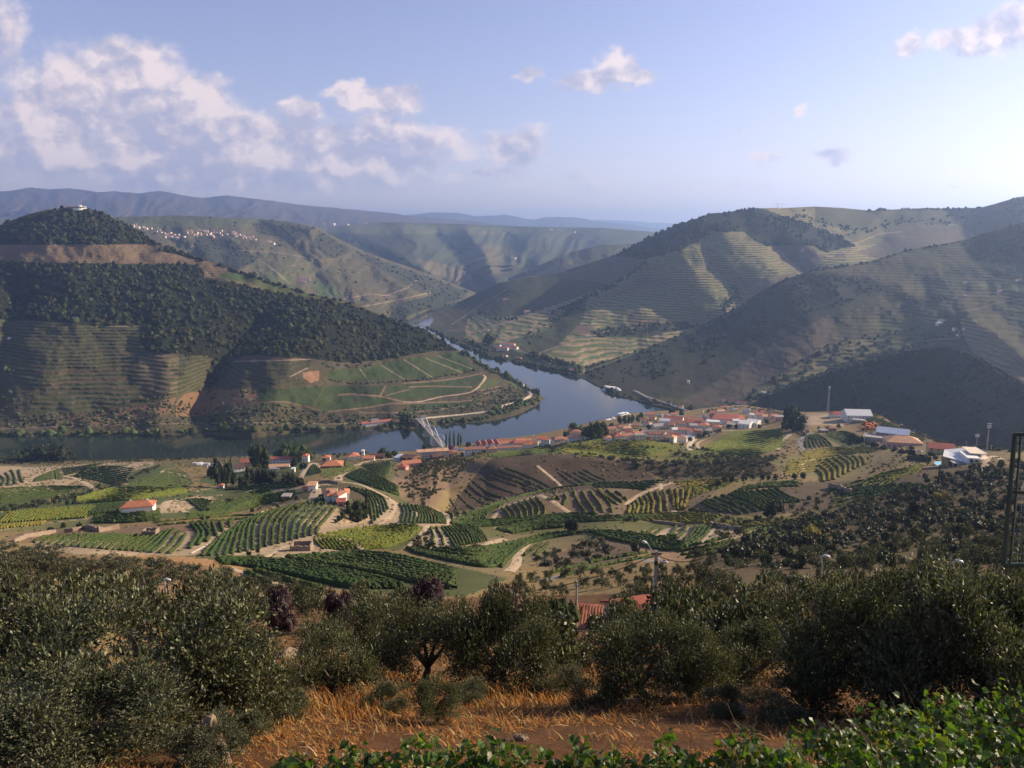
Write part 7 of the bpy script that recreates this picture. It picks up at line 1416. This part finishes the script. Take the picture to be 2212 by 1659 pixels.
LBL1 = ['at the frame corner', 'under the dark olive thicket', 'below the pale rock', 'where the row enters above the frame edge', 'with a raised shoot before the straw', 'before the small silvery bush', 'below the straw terrace', 'in the middle of the row', 'below the upright terrace tree', 'where the row begins to climb', 'before the thick shaded trunk', 'under the darkest olive', 'at the upper end of the row']
for k, (u, v, Y) in enumerate(ROW1):
    v += 22; t = at_px(u, v, Y); h = 1.5
    if k == 0: d = at_px(*ROW1[1]) - t
    else: d = t - (at_px(ROW1[k - 1][0], ROW1[k - 1][1] + 22, ROW1[k - 1][2]))
    vine((t.x, t.y, t.z - h), max(.9, d.length * 1.12), h, d, 'leafy grape vine of the near row, ' + LBL1[k], 500 + k, 20 if k < 2 else 26)
for k, (u, v, Y) in enumerate([(1660,1690,7.4),(1850,1655,7.6),(2030,1622,7.9),(2200,1592,8.3)]):
    t = at_px(u, v, Y); d = at_px(2200,1592,8.3) - at_px(2030,1622,7.9); vine((t.x, t.y, t.z - 1.5), .95, 1.5, d, 'leafy grape vine of the nearest lower row, ' + ['first in view', 'second in view', 'third in view', 'at the frame edge'][k], 540 + k, 18)
# ------------------------------------------------------------ arched road bridge
M_WHITE = material('white_paint', (.74, .74, .73), .5, .08, .8); M_NAVY = material('navy_paint', (.03, .045, .10), .4, .1, .5); M_BSTEEL = material('bridge_steel', (.60, .61, .62), .55, .12, .6); M_CONC = material('bridge_concrete', (.38, .35, .30), .9, .25, .5, .03, 2); M_ORANGE = material('orange_paint', (.55, .17, .04), .55, .2, 1)
def bridge():
    zD = 13.0
    A, B = Vector(pt(961, 966, yz(966, zD))), Vector(pt(906, 906.5, yz(906.5, zD)))
    L_ = (B - A).length; yaw = math.atan2(B.y - A.y, B.x - A.x)
    R = empty('arched_bridge', (A.x, A.y, 0), yaw, 'grey steel road bridge of three bowstring arches over the river', 'bridge'); W_ = 3.6
    MB().box(-14, -W_, zD - 1.1, L_ + 12, W_, zD).build('deck', M_CONC, R); MB().box(-14, -W_ + .8, zD + .004, L_ + 12, W_ - .8, zD + .03).build('roadway', M_ASPH, R)
    n = 3; sp = L_ / n
    for s in (-1, 1):
        for k in range(n):
            m = MB(); a = []
            for i in range(15):
                t = i / 14; a.append((k * sp + t * sp, s * W_, zD + 9.2 * 4 * t * (1 - t) + .3))
            m.tube(a, .62, 4); arch = m.build('arch', M_BSTEEL, R)
            for i in range(2, 13, 3):
                x, y, z = a[i]; MB().box(x - .08, y - .08, zD, x + .08, y + .08, z).build('hanger', M_BSTEEL, arch)
        MB().box(-12, s * W_ - .1, zD + .9, L_ + 10, s * W_ + .1, zD + 1.1).build('railing', M_BSTEEL, R)
    for k in range(n):
        for i in (5, 9):
            t = i / 14; x = (k + t) * sp; z = zD + 9.2 * 4 * t * (1 - t) + .3; MB().box(x - .15, -W_, z - .15, x + .15, W_, z + .15).build('cross_brace', M_BSTEEL, R)
    for k in (1, 2): MB().add([(k*sp-1.8,-4.6,-8),(k*sp+1.8,-4.6,-8),(k*sp+1.8,4.6,-8),(k*sp-1.8,4.6,-8),(k*sp-1.2,-3.8,zD-1.1),(k*sp+1.2,-3.8,zD-1.1),(k*sp+1.2,3.8,zD-1.1),(k*sp-1.2,3.8,zD-1.1)], [(0,3,2,1),(4,5,6,7),(0,1,5,4),(1,2,6,5),(2,3,7,6),(3,0,4,7)]).build('pier', M_CONC, R)
    MB().box(-16, -4.5, -6, -1.5, 4.5, zD - 1.1).build('abutment', M_CONC, R); MB().box(L_ + 1.5, -5, -6, L_ + 16, 5, zD - 1.1).build('abutment', M_CONC, R)
bridge()
# ------------------------------------------------------------ boats
def boat(u, v, L_, B_, yaw, decks, label, hull=None, canopy=False):
    p = pt(u, v, yz(v, 0.3)); R = empty('river_boat', (p[0], p[1], 0), yaw, label, 'boat')
    def plan(f, b): return [(-L_/2*f, -B_/2*b), (L_*.36*f, -B_/2*b), (L_*.46*f, -B_*.32*b), (L_/2*f, 0), (L_*.46*f, B_*.32*b), (L_*.36*f, B_/2*b), (-L_/2*f, B_/2*b)]
    MB().prism(plan(1, 1), -1, 1.9).build('hull', hull or M_WHITE, R); z = 1.9
    for k in range(decks):
        f = .86 - .14 * k; b = .92 - .06 * k
        MB().prism(plan(f, b), z, z + 2.3).build('cabin', M_WHITE, R)
        for s in (-1, 1): MB().box(-L_/2*f + 1, s * B_/2*b - .06, z + .75, L_*.34*f, s * B_/2*b + .06, z + 1.65).build('window_band', M_PANE, R)
        z += 2.3
    f = .86 - .14 * decks
    MB().prism(plan(f, .8), z, z + .2).build('sun_deck', M_WHITE, R); MB().box(L_*.14, -B_*.22, z + .2, L_*.24, B_*.22, z + 2.2).build('wheelhouse', M_WHITE, R); MB().box(L_*.245, -B_*.2, z + 1.1, L_*.25, B_*.2, z + 1.9).build('window_band', M_PANE, R)
    if canopy:
        MB().box(-L_*.4, -B_*.4, z + 2.3, L_*.1, B_*.4, z + 2.5).build('canopy', M_WHITE, R)
        for x in (-L_*.38, -L_*.15, L_*.08):
            for s in (-1, 1): MB().box(x - .08, s * B_*.36 - .08, z, x + .08, s * B_*.36 + .08, z + 2.3).build('canopy_post', M_WHITE, R)
    MB().tube([(L_*.1, 0, z), (L_*.1, 0, z + 4)], .07, 5).build('mast', M_WHITE, R)
boat(1324, 845, 46, 11, -.62, 2, 'white two decked cruise boat leaving along the shaded right bank', None, True)
boat(1196, 942, 34, 9, .35, 1, 'white cruise boat with dark blue hull moored behind the orange roofs', M_NAVY); boat(1320, 913, 30, 9, .75, 2, 'tall white cruise ship at the town quay, end facing the viewer', M_NAVY); boat(1348, 902, 34, 10, .75, 2, 'cruise boat with a broad white canopy at the town quay', None, True); boat(1150, 949, 12, 4, .3, 1, 'small white boat at the water edge beside the gabled hotel')
# wake of the moving boat
def wake():
    p = Vector(pt(1330, 850, yz(850, 0))); mb = MB(); r = random.Random(4)
    for k in range(70):
        t = r.random(); a = -.62 + r.choice((-1, 1)) * r.uniform(.05, .16); q = p - Vector((math.cos(a), math.sin(a), 0)) * (-30 - 260 * t); l = r.uniform(3, 14); d = Vector((math.cos(a), math.sin(a), 0)) * l; n_ = Vector((-d.y, d.x, 0)).normalized() * r.uniform(.3, 1.0)
        mb.add([q + n_ + Vector((0, 0, .03)), q - n_ + Vector((0, 0, .03)), q + d + Vector((0, 0, .03))], [(0, 1, 2)])
    o = mb.build('foam', material('foam', (.55, .58, .6), .6, .2, 1)); o['kind'] = 'stuff'
wake()
# quay road wall and small town bridges
def wall_along(layer, uv, h, th, mat, name, label, cat='wall', down=3):
    c = resample(layer.at(*np.array(uv, float).T), 4); mb = MB(); n = len(c)
    t = np.gradient(c[:, :2], axis=0); t /= np.linalg.norm(t, axis=1)[:, None]; nr = np.stack([-t[:, 1], t[:, 0]], -1) * th / 2; r = np.random.default_rng(n)
    hh = h * (1 + (.12 * r.normal(size=n) if mat is WALLS['stone'] else 0))
    vs = [(*(c[i, :2] + s * nr[i]), c[i, 2] + z) for i in range(n) for s, z in ((-1, -down), (-1, hh[i] if np.ndim(hh) else hh), (1, hh[i] if np.ndim(hh) else hh), (1, -down))]
    fs = [(4*i+a, 4*i+b, 4*i+4+b, 4*i+4+a) for i in range(n - 1) for a, b in ((0, 1), (1, 2), (2, 3))] + [(3, 2, 1, 0), tuple(4*(n-1)+k for k in range(4))]
    return tag(mb.add(vs, fs).build(name, mat), label, cat)
wall_along(dark_hill, ZT3([(-480,110),(-300,205),(0,300),(250,385),(500,468)]), 2.2, 1.6, M_CONC, 'quay_wall', 'long pale quay wall along the water under the shaded hill', 'wall', 14)
for lb, uv, h in [('dry stone wall with a kinked top above the slanting terraces', [(140,1151),(165,1147),(180,1142),(200,1144),(212,1150),(236,1146),(258,1143)], 2.2), ('low stone wall at the foot of the yellow green corner field', [(30,1172),(60,1160),(120,1150)], 1.6), ('stone retaining wall above the sandy fan of rows', ZQ([(690,580),(780,590),(900,600),(1010,620)]), 1.5), ('dark stone wall along the olive terraces beyond the sandy fan', ZQ([(1290,600),(1480,640),(1640,655)]), 1.5), ('long dark retaining wall below the row of cypresses on the slope', ZT4([(280,870),(420,900),(520,940)]), 3.0), ('low stone wall of the farm yard above the striped vineyard', ZM([(1370,480),(1480,470),(1575,490)]), 2.2), ('garden wall below the estate pines', ZM([(640,470),(800,465),(1000,465)]), 1.2), ('dark clipped hedge around the garden below the yellow house', ZT4([(1060,590),(1160,600),(1290,610)]), 3.0), ('long white wall along the vineyard brow by the bridge head', ZT1([(1240,520),(1330,530),(1400,530)]), 2.5)]:
    wall_along(near, uv, h, .8, WALLS['stone'] if 'white' not in lb and 'hedge' not in lb else (WALLS['white'] if 'white' in lb else material('clipped_leaves', (.03, .042, .016), .9, .5, 1.5, .2, 2)), 'clipped_hedge' if 'hedge' in lb else 'stone_wall' if 'stone' in lb or 'retaining' in lb else 'garden_wall', lb, 'hedge' if 'hedge' in lb else 'wall')
def span(u0, v0, u1, v1, z, name, label, arched):
    A, B = Vector(pt(u0, v0, yz(v0, z))), Vector(pt(u1, v1, yz(v1, z))); L_ = (B - A).length; R = empty(name, (A.x, A.y, 0), math.atan2(B.y - A.y, B.x - A.x), label, 'bridge')
    MB().box(0, -3, z - .8, L_, 3, z).build('deck', M_CONC, R)
    for s in (-1, 1): MB().box(0, s * 3 - .12, z, L_, s * 3 + .12, z + (1.0 if arched else 2.8)).build('parapet' if arched else 'girder', M_CONC if arched else M_BSTEEL, R)
    for k in ((0, .5, 1) if arched else (0, 1)): MB().box(k * L_ - 1.5, -2.6, -4, k * L_ + 1.5, 2.6, z - .8).build('pier', M_CONC, R)
span(1487, 903, 1517, 896, 9, 'stone_bridge', 'low pale arched road bridge at the mouth of the side stream', True); span(1519, 907, 1524, 890, 12, 'iron_bridge', 'rusty iron girder bridge beside the big winery', False)
# ------------------------------------------------------------ modern villa with pool
def villa():
    p = near.at(2068, 1004); R = empty('modern_villa', (p[0], p[1], p[2]), -.22, 'modern white villa with flat roofs and a glazed corner terrace', 'villa'); k = px2m(p, 1)
    ww = WALLS['white']
    MB().box(-5*k, -9, -4, 33*k, 8, 3.4).build('lower_storey', ww, R); MB().box(-22*k, -4, -4, -4.9*k, 9, 3.1).build('glazed_wing', M_PANE, R)
    MB().box(8*k, -8.6, 3.4, 33*k, 6, 6.6).build('upper_storey', ww, R); MB().add([(-28*k,2,3.5),(10*k,-10,3.5),(58*k,2,6.7),(52*k,16,6.7),(-8*k,18,3.5),(-28*k,2,4.1),(10*k,-10,4.1),(58*k,2,7.2),(52*k,16,7.2),(-8*k,18,4.1)], [(4,3,2,1,0),(5,6,7,8,9),(0,1,6,5),(1,2,7,6),(2,3,8,7),(3,4,9,8),(4,0,5,9)]).build('roof', ROOFS['white'], R)
    MB().box(20*k, -2, 7.2, 50*k, 13, 7.7).build('upper_roof', WALLS['cream'], R); MB().box(-20*k, -9.6, -.6, 4*k, -3, -.1).build('terrace', ww, R); MB().box(-20*k, -9.7, 2.9, 6*k, -3.5, 3.4).build('terrace_roof', WALLS['grey'], R)
    for x in (-19*k, -10*k, -1*k): MB().box(x - .15, -9.4, -.1, x + .15, -9.1, 2.9).build('pillar', ww, R)
    for x, z in ((16*k, 4.2), (26*k, 4.0), (26*k, .6)): link('window', WIN_ME, R, (x, -8.7 if z > 3 else -9.0, z), 0, (1.6, .2, 1.7))
    MB().box(33*k, -4, -4, 60*k, 10, 5.0).build('side_wing', WALLS['cream'], R)
    p2 = near.at(2034, 1003); Q_ = empty('swimming_pool', (p2[0], p2[1], p2[2] + .4), -.22, 'pale blue swimming pool on the villa terrace', 'pool'); a = px2m(p2, 15)
    MB().prism([(-a, -5), (a, -6), (a, 5), (-a*.6, 5), (-a*1.1, 0)], -6, 0).build('pool_wall', WALLS['grey'], Q_); MB().prism([(-a*.93, -4.4), (a*.93, -5.3), (a*.93, 4.4), (-a*.55, 4.4), (-a, 0)], .01, .06).build('water', material('pool_water', (.25, .55, .62), .08, .05, 1), Q_)
villa()
# ------------------------------------------------------------ ruins
def ruin(u, v, w, d, h, yaw, label):
    p = near.at(u, v); R = empty('roofless_hut', (p[0], p[1], p[2] - .2), yaw, label, 'ruin'); r = random.Random(int(u)); t = .55
    def jag(x0, y0, x1, y1, hh, nm):
        n = 8; vs, fs = [], []; dx, dy = x1 - x0, y1 - y0; l = math.hypot(dx, dy); nx, ny = -dy / l * t, dx / l * t
        for i in range(n + 1):
            q = i / n; x, y = x0 + dx * q, y0 + dy * q; z = hh * r.uniform(.86, 1.0)
            vs += [(x, y, -1.5), (x, y, z), (x + nx, y + ny, z), (x + nx, y + ny, -1.5)]
        for i in range(n):
            for a, b in ((0, 1), (1, 2), (2, 3)): fs.append((4*i+a, 4*i+4+a, 4*i+4+b, 4*i+b))
        fs += [(0, 1, 2, 3), (4*n+3, 4*n+2, 4*n+1, 4*n)]
        MB().add(vs, fs).build(nm, WALLS['stone'], R)
    jag(-w/2, -d/2, w/2, -d/2, h, 'wall'); jag(w/2, -d/2 + t, w/2, d/2, h * 1.05, 'wall'); jag(w/2 - t, d/2, -w/2, d/2, h, 'wall'); jag(-w/2, d/2 - t, -w/2, -d/2 + t, h * 1.05, 'wall')
ruin(652, 1188, 8.6, 6.5, 3.4, .06, 'roofless square stone hut between striped vineyard and dark vines'); ruin(326, 1157, 6.5, 5, 3.6, .05, 'ruined stone hut with one tall pale edge at the end of the kinked wall')
# ------------------------------------------------------------ masts, poles, aerials
def mast(layer, u, v0, v1, label, cat, name, build, rad=.22):
    p = layer.at(u, v0); h = px2m(p, v0 - v1) * 1.06; R = empty(name, p, 0, label, cat); build(R, h, rad)
def floodlight(R, h, rad):
    MB().tube([(0, 0, -1), (0, 0, h)], [rad * 1.4, rad * .8], 8).build('shaft', M_POST, R)
    for z in (h * .98, h * .90, h * .84):
        a = MB().box(-1.1, -.1, z, 1.1, .1, z + .15).build('crossarm', M_STEEL, R)
        for x in (-1.0, 0, 1.0): MB().box(x - .3, -.35, z + .15, x + .3, .25, z + .6).build('floodlight', M_LAMP, a)
mast(near, 2131, 974, 917, 'tallest concrete floodlight mast behind the villa', 'floodlight mast', 'floodlight_mast', floodlight, .34); mast(near, 2108, 972, 940, 'shorter floodlight mast behind the villa roof', 'floodlight mast', 'floodlight_mast', floodlight, .22)
def thin(R, h, rad): MB().tube([(0, 0, -1), (0, 0, h)], rad, 6).build('shaft', M_STEEL, R); MB().box(-.8, -.08, h * .93, .8, .08, h * .95).build('crossarm', M_STEEL, R)
for (u, v0, v1, lb) in [(2086,975,954,'thin pole with crossarm beside the yellow house'), (1866,960,936,'thin pole in front of the concrete depot'), (2140,978,962,'short pole beside the tallest floodlight mast'), (1997,958,938,'thin pole on the spur edge before the dark gorge'), (1974,945,928,'thin pole farther out on the spur edge'), (366,1042,1020,'pale thin pole in the green field by the gully'), (133,1026,1016,'pale marker pole at the corner of the domed field'), (1258,962,941,'pole behind the vineyard brow before two big trees'), (1866,968,948,'short pole below the concrete depot')]: mast(near, u, v0, v1, lb, 'pole', 'thin_pole', thin, .14)
def lattice(R, h, rad):
    m = MB()
    for x, y in ((-1, -1), (1, -1), (1, 1), (-1, 1)): m.tube([(x * 1.1, y * 1.1, -1), (x * .45, y * .45, h)], .09, 4)
    m.build('tower_legs', M_STEEL, R); b = MB(); n = 9
    for i in range(n):
        z0, z1 = h * i / n, h * (i + 1) / n; w0, w1 = 1.1 - .65 * i / n, 1.1 - .65 * (i + 1) / n
        for s in (-1, 1): b.tube([(-w0, s * w0, z0), (w1, s * w1, z1)], .05, 4); b.tube([(s * w0, w0, z0), (s * w1, -w1, z1)], .05, 4)
    b.build('bracing', M_STEEL, R)
    for k in range(3): MB().box(-.25, -.2, 0, .25, .2, 2.4).build('aerial', M_LAMP, R, (1.0 * math.cos(k * 2.1), 1.0 * math.sin(k * 2.1), h - 3))
mast(near, 1788, 892, 836, 'lattice aerial mast on the bare plateau against the dark gorge', 'aerial mast', 'aerial_mast', lattice); mast(near, 1740, 955, 918, 'steel lattice pole by the asphalt bend below the dark trees', 'aerial mast', 'aerial_mast', lattice)
def turbine(R, h, rad):
    MB().tube([(0, 0, -10), (0, 0, h)], [h * .022, h * .013], 8).build('tower', M_WHITE, R); n = MB().box(-h*.02, -h*.05, h, h*.02, h*.04, h + h*.035).build('nacelle', M_WHITE, R)
    for k in range(3):
        a = k * 2.094 + .5; MB().add([(-.012*h, -.055*h, 0), (.012*h, -.055*h, 0), (.005*h, -.055*h, .52*h), (-.005*h, -.055*h, .52*h), (0, -.06*h, .1*h)], [(0,1,2,3),(0,4,1),(1,4,2),(2,4,3),(3,4,0)]).build('blade', M_WHITE, n, (0, 0, h * 1.015)).rotation_euler = (0, a, 0)
for (lay, u, v0, v1) in [(mountain,78,405,392),(mountain,121,408,392),(mountain,277,416,402),(mountain,289,417,403),(mountain,299,418,402),(mountain,333,416,400),(mountain_b,959,461,449),(mountain_b,986,461,449),(mountain_b,1013,464,452),(mountain_b,1046,466,453),(mountain_b,1091,464,454)]:
    p = lay.at(u, v0); R = empty('wind_turbine', p, .3, 'tiny white wind turbine on the skyline of the far mountains', 'wind turbine', 'wind turbines on the skyline'); turbine(R, px2m(p, v0 - v1) * .8, 1)
p = terrace_hill.at(1680, 449); R = empty('tower_crane', p, .4, 'thin tower crane on the skyline of the terraced hill', 'crane'); MB().box(-.5, -.5, -3, .5, .5, 14).build('tower', M_ORANGE, R); MB().box(-10, -.4, 13, 26, .4, 13.8).build('jib', M_ORANGE, R); MB().box(-10, -.9, 11.4, -7.5, .9, 13).build('counterweight', M_CONC, R)
# scaffolding in town
p = near.at(1421, 953); R = empty('scaffolding', (p[0], p[1], p[2] - .5), -.15, 'tall grey scaffolding frame at the lower edge of the town', 'scaffolding'); w = px2m(p, 27)
for i in range(9):
    x = -w + 2 * w * i / 8
    for y in (-4, 0, 4): MB().box(x - .12, y - .12, -2, x + .12, y + .12, 14 - abs(i - 4) * .8).build('upright', M_STEEL, R)
for z in (2, 5, 8, 11):
    for y in (-4, 0, 4): MB().box(-w, y - .1, z, w, y + .1, z + .18).build('ledger', M_STEEL, R)
    MB().box(-w * .9, -3.9, z + .2, w * .9, -.2, z + .3).build('platform', WALLS['brown'], R)
# vehicles
CAR_PAINT = [material('car_' + n, c, .35, .05, 1, spec=.5) for n, c in (('white', (.7, .7, .7)), ('silver', (.42, .43, .45)), ('dark', (.04, .045, .05)), ('red', (.35, .04, .03)), ('blue', (.06, .10, .22)))]
M_TYRE = material('tyre_rubber', (.02, .02, .02), .9, .1, 3)
def car_parts(k):
    b = MB().add([(-2.1,-.85,.35),(2.1,-.85,.35),(2.1,.85,.35),(-2.1,.85,.35),(-2.05,-.85,.95),(1.0,-.85,1.0),(2.05,-.8,.82),(2.05,.8,.82),(1.0,.85,1.0),(-2.05,.85,.95)], [(3,2,1,0),(4,5,8,9),(5,6,7,8),(0,1,6,5,4),(2,3,9,8,7),(1,2,7,6),(3,0,4,9)]).mesh('body', CAR_PAINT[k])
    g = MB().add([(-1.8,-.78,.95),(1.0,-.78,1.0),(1.0,.78,1.0),(-1.8,.78,.95),(-1.4,-.66,1.5),(.3,-.66,1.5),(.3,.66,1.5),(-1.4,.66,1.5)], [(4,5,6,7),(0,1,5,4),(1,2,6,5),(2,3,7,6),(3,0,4,7)]).mesh('cabin', M_PANE)
    return b, g
WHEEL = MB().tube([(0, -.12, 0), (0, .12, 0)], .33, 10).mesh('wheel', M_TYRE); CARS = [car_parts(k) for k in range(5)]
def car(layer, u, v, yaw, k, label, group=None, s=1.0):
    p = layer.at(u, v); o = empty('parked_car', (p[0], p[1], p[2] + .15), yaw, label, 'car', group); o.scale = (s, s, s)
    link('body', CARS[k][0], o); link('cabin', CARS[k][1], o)
    for x in (-1.3, 1.3):
        for y in (-.8, .8): link('wheel', WHEEL, o, (x, y, .33))
car(near, 594, 1091, .4, 2, 'dark car on the bare bank above the striped vineyard')
for i in range(46):
    t = R_.random(); a, b = R_.choice([((1380,912),(1420,905)),((1395,935),(1440,928)),((1355,945),(1400,930)),((1330,948),(1372,936)),((1402,915),(1432,908)),((1310,946),(1345,932)),((1275,946),(1310,944))])
    car(near, a[0] + (b[0]-a[0])*t, a[1] + (b[1]-a[1])*t + R_.uniform(-2, 2), R_.uniform(-.5, .5) + R_.choice((0, 1.57)), R_.choice((0,0,1,1,2,3,4)), 'small car parked in the open town square by the river', 'cars parked in the town square')
for i, (x, y) in enumerate([(-430,125),(-250,210),(-180,235),(-120,255),(60,300),(120,322),(-210,222),(-60,275)]):
    u, v = ZT3([(x, y)])[0]; car(dark_hill, u, v - 1, -.5, i % 5, 'car parked along the quay road under the shaded hill', 'cars on the quay road')
for i, (x, y) in enumerate([(90,285),(130,290),(170,292),(215,290),(250,300),(290,305),(320,318),(345,300),(270,322),(300,290),(240,318),(150,282)]):
    u, v = ZM([(x, y)])[0]; p = near.at(u, v); o = empty('camper_van', (p[0], p[1], p[2]), .3 + .2 * (i % 3), 'white camper van in the cluster parked between the fields and the estate', 'van', 'white vans parked by the estate')
    MB().box(-3, -1.1, .5, 2.0, 1.1, 2.9).build('body', M_WHITE, o); MB().add([(2.0,-1.05,.5),(3.0,-1.0,.5),(3.0,1.0,.5),(2.0,1.05,.5),(2.0,-1.05,2.6),(2.3,-1,2.4),(2.3,1,2.4),(2.0,1.05,2.6),(3,-1,1.2),(3,1,1.2)], [(0,1,8,5,4),(1,2,9,8),(2,3,7,6,9),(4,5,6,7),(5,8,9,6)]).build('cab', M_WHITE, o)
    for x in (-1.8, 2.2):
        for y in (-1, 1): link('wheel', WHEEL, o, (x, y, .4))
# orange farm machines and stacked gear beside the metal shed
for i, (x, y, l) in enumerate([(640,300,1.0),(680,285,1.1),(715,298,1.0),(660,262,1.0),(740,262,.9)]):
    u, v = ZT4([(x, y)])[0]; p = near.at(u, v); o = empty('farm_machine', (p[0], p[1], p[2]), .6 * i, 'orange farm machine parked beside the bluish metal shed', 'machine', 'orange machines beside the metal shed'); o.scale = (l * 1.6,) * 3
    MB().box(-2.2, -1, .8, .6, 1, 2.2).build('body', M_ORANGE, o); MB().box(.4, -.9, 1.0, 1.9, .9, 3.2).build('cab', M_ORANGE, o); MB().box(.5, -.95, 2.0, 1.95, .95, 2.9).build('cab_window', M_PANE, o); MB().tube([(-2, 0, 2), (-3.4, 0, 3.4), (-4.4, 0, 2.2)], [.25, .2, .15], 6).build('boom', M_ORANGE, o)
    for xx in (-1.4, 1.2):
        for yy in (-1.1, 1.1): link('wheel', WHEEL, o, (xx, yy, .6), 0, 1.9)
car(near, *ZT4([(1180,520)])[0], -.3, 0, 'white car on the drive of the yellow house'); car(near, *ZT4([(1000,252)])[0], .5, 0, 'white car beside the bluish metal shed')
# water tank and umbrella-like pale rooftop items of the town quay
for i, (u, v) in enumerate([(1352,907),(1360,921),(1368,923),(1376,922),(1384,921),(1410,919),(1418,917)]):
    p = near.at(u, v); o = empty('market_parasol', (p[0], p[1], p[2]), 0, 'pale parasol on the town quay beside the round trees', 'parasol', 'parasols on the town quay'); MB().tube([(0, 0, -.3), (0, 0, 3.2)], .07, 6).build('pole', M_STEEL, o)
    k = 8; MB().add([(2.4 * math.cos(q * 6.283 / k), 2.4 * math.sin(q * 6.283 / k), 2.6) for q in range(k)] + [(0, 0, 3.4)], [(q, (q + 1) % k, k) for q in range(k)]).build('canopy', ROOFS['white'] if i % 3 else ROOFS['orange'], o)
# ------------------------------------------------------------ haze over the valley
def build_haze():
    m = bpy.data.materials.new('valley_air'); m.use_nodes = True
    nt = m.node_tree; N, L = nt.nodes, nt.links
    N.remove(N['Principled BSDF'])
    vol = N.new('ShaderNodeVolumePrincipled')
    vol.inputs['Color'].default_value = HAZE_COLOR; vol.inputs['Density'].default_value = HAZE_DENSITY; vol.inputs['Anisotropy'].default_value = HAZE_ANISO
    L.new(vol.outputs[0], N['Material Output'].inputs['Volume'])
    mb = MB().box(-14000, -1500, -61, 14000, 27000, 1040)
    o = mb.build('haze', m); o['kind'] = 'stuff'
HAZE_COLOR, HAZE_DENSITY, HAZE_ANISO = (.43, .62, 1.0, 1), 8.6e-5, .6
build_haze()
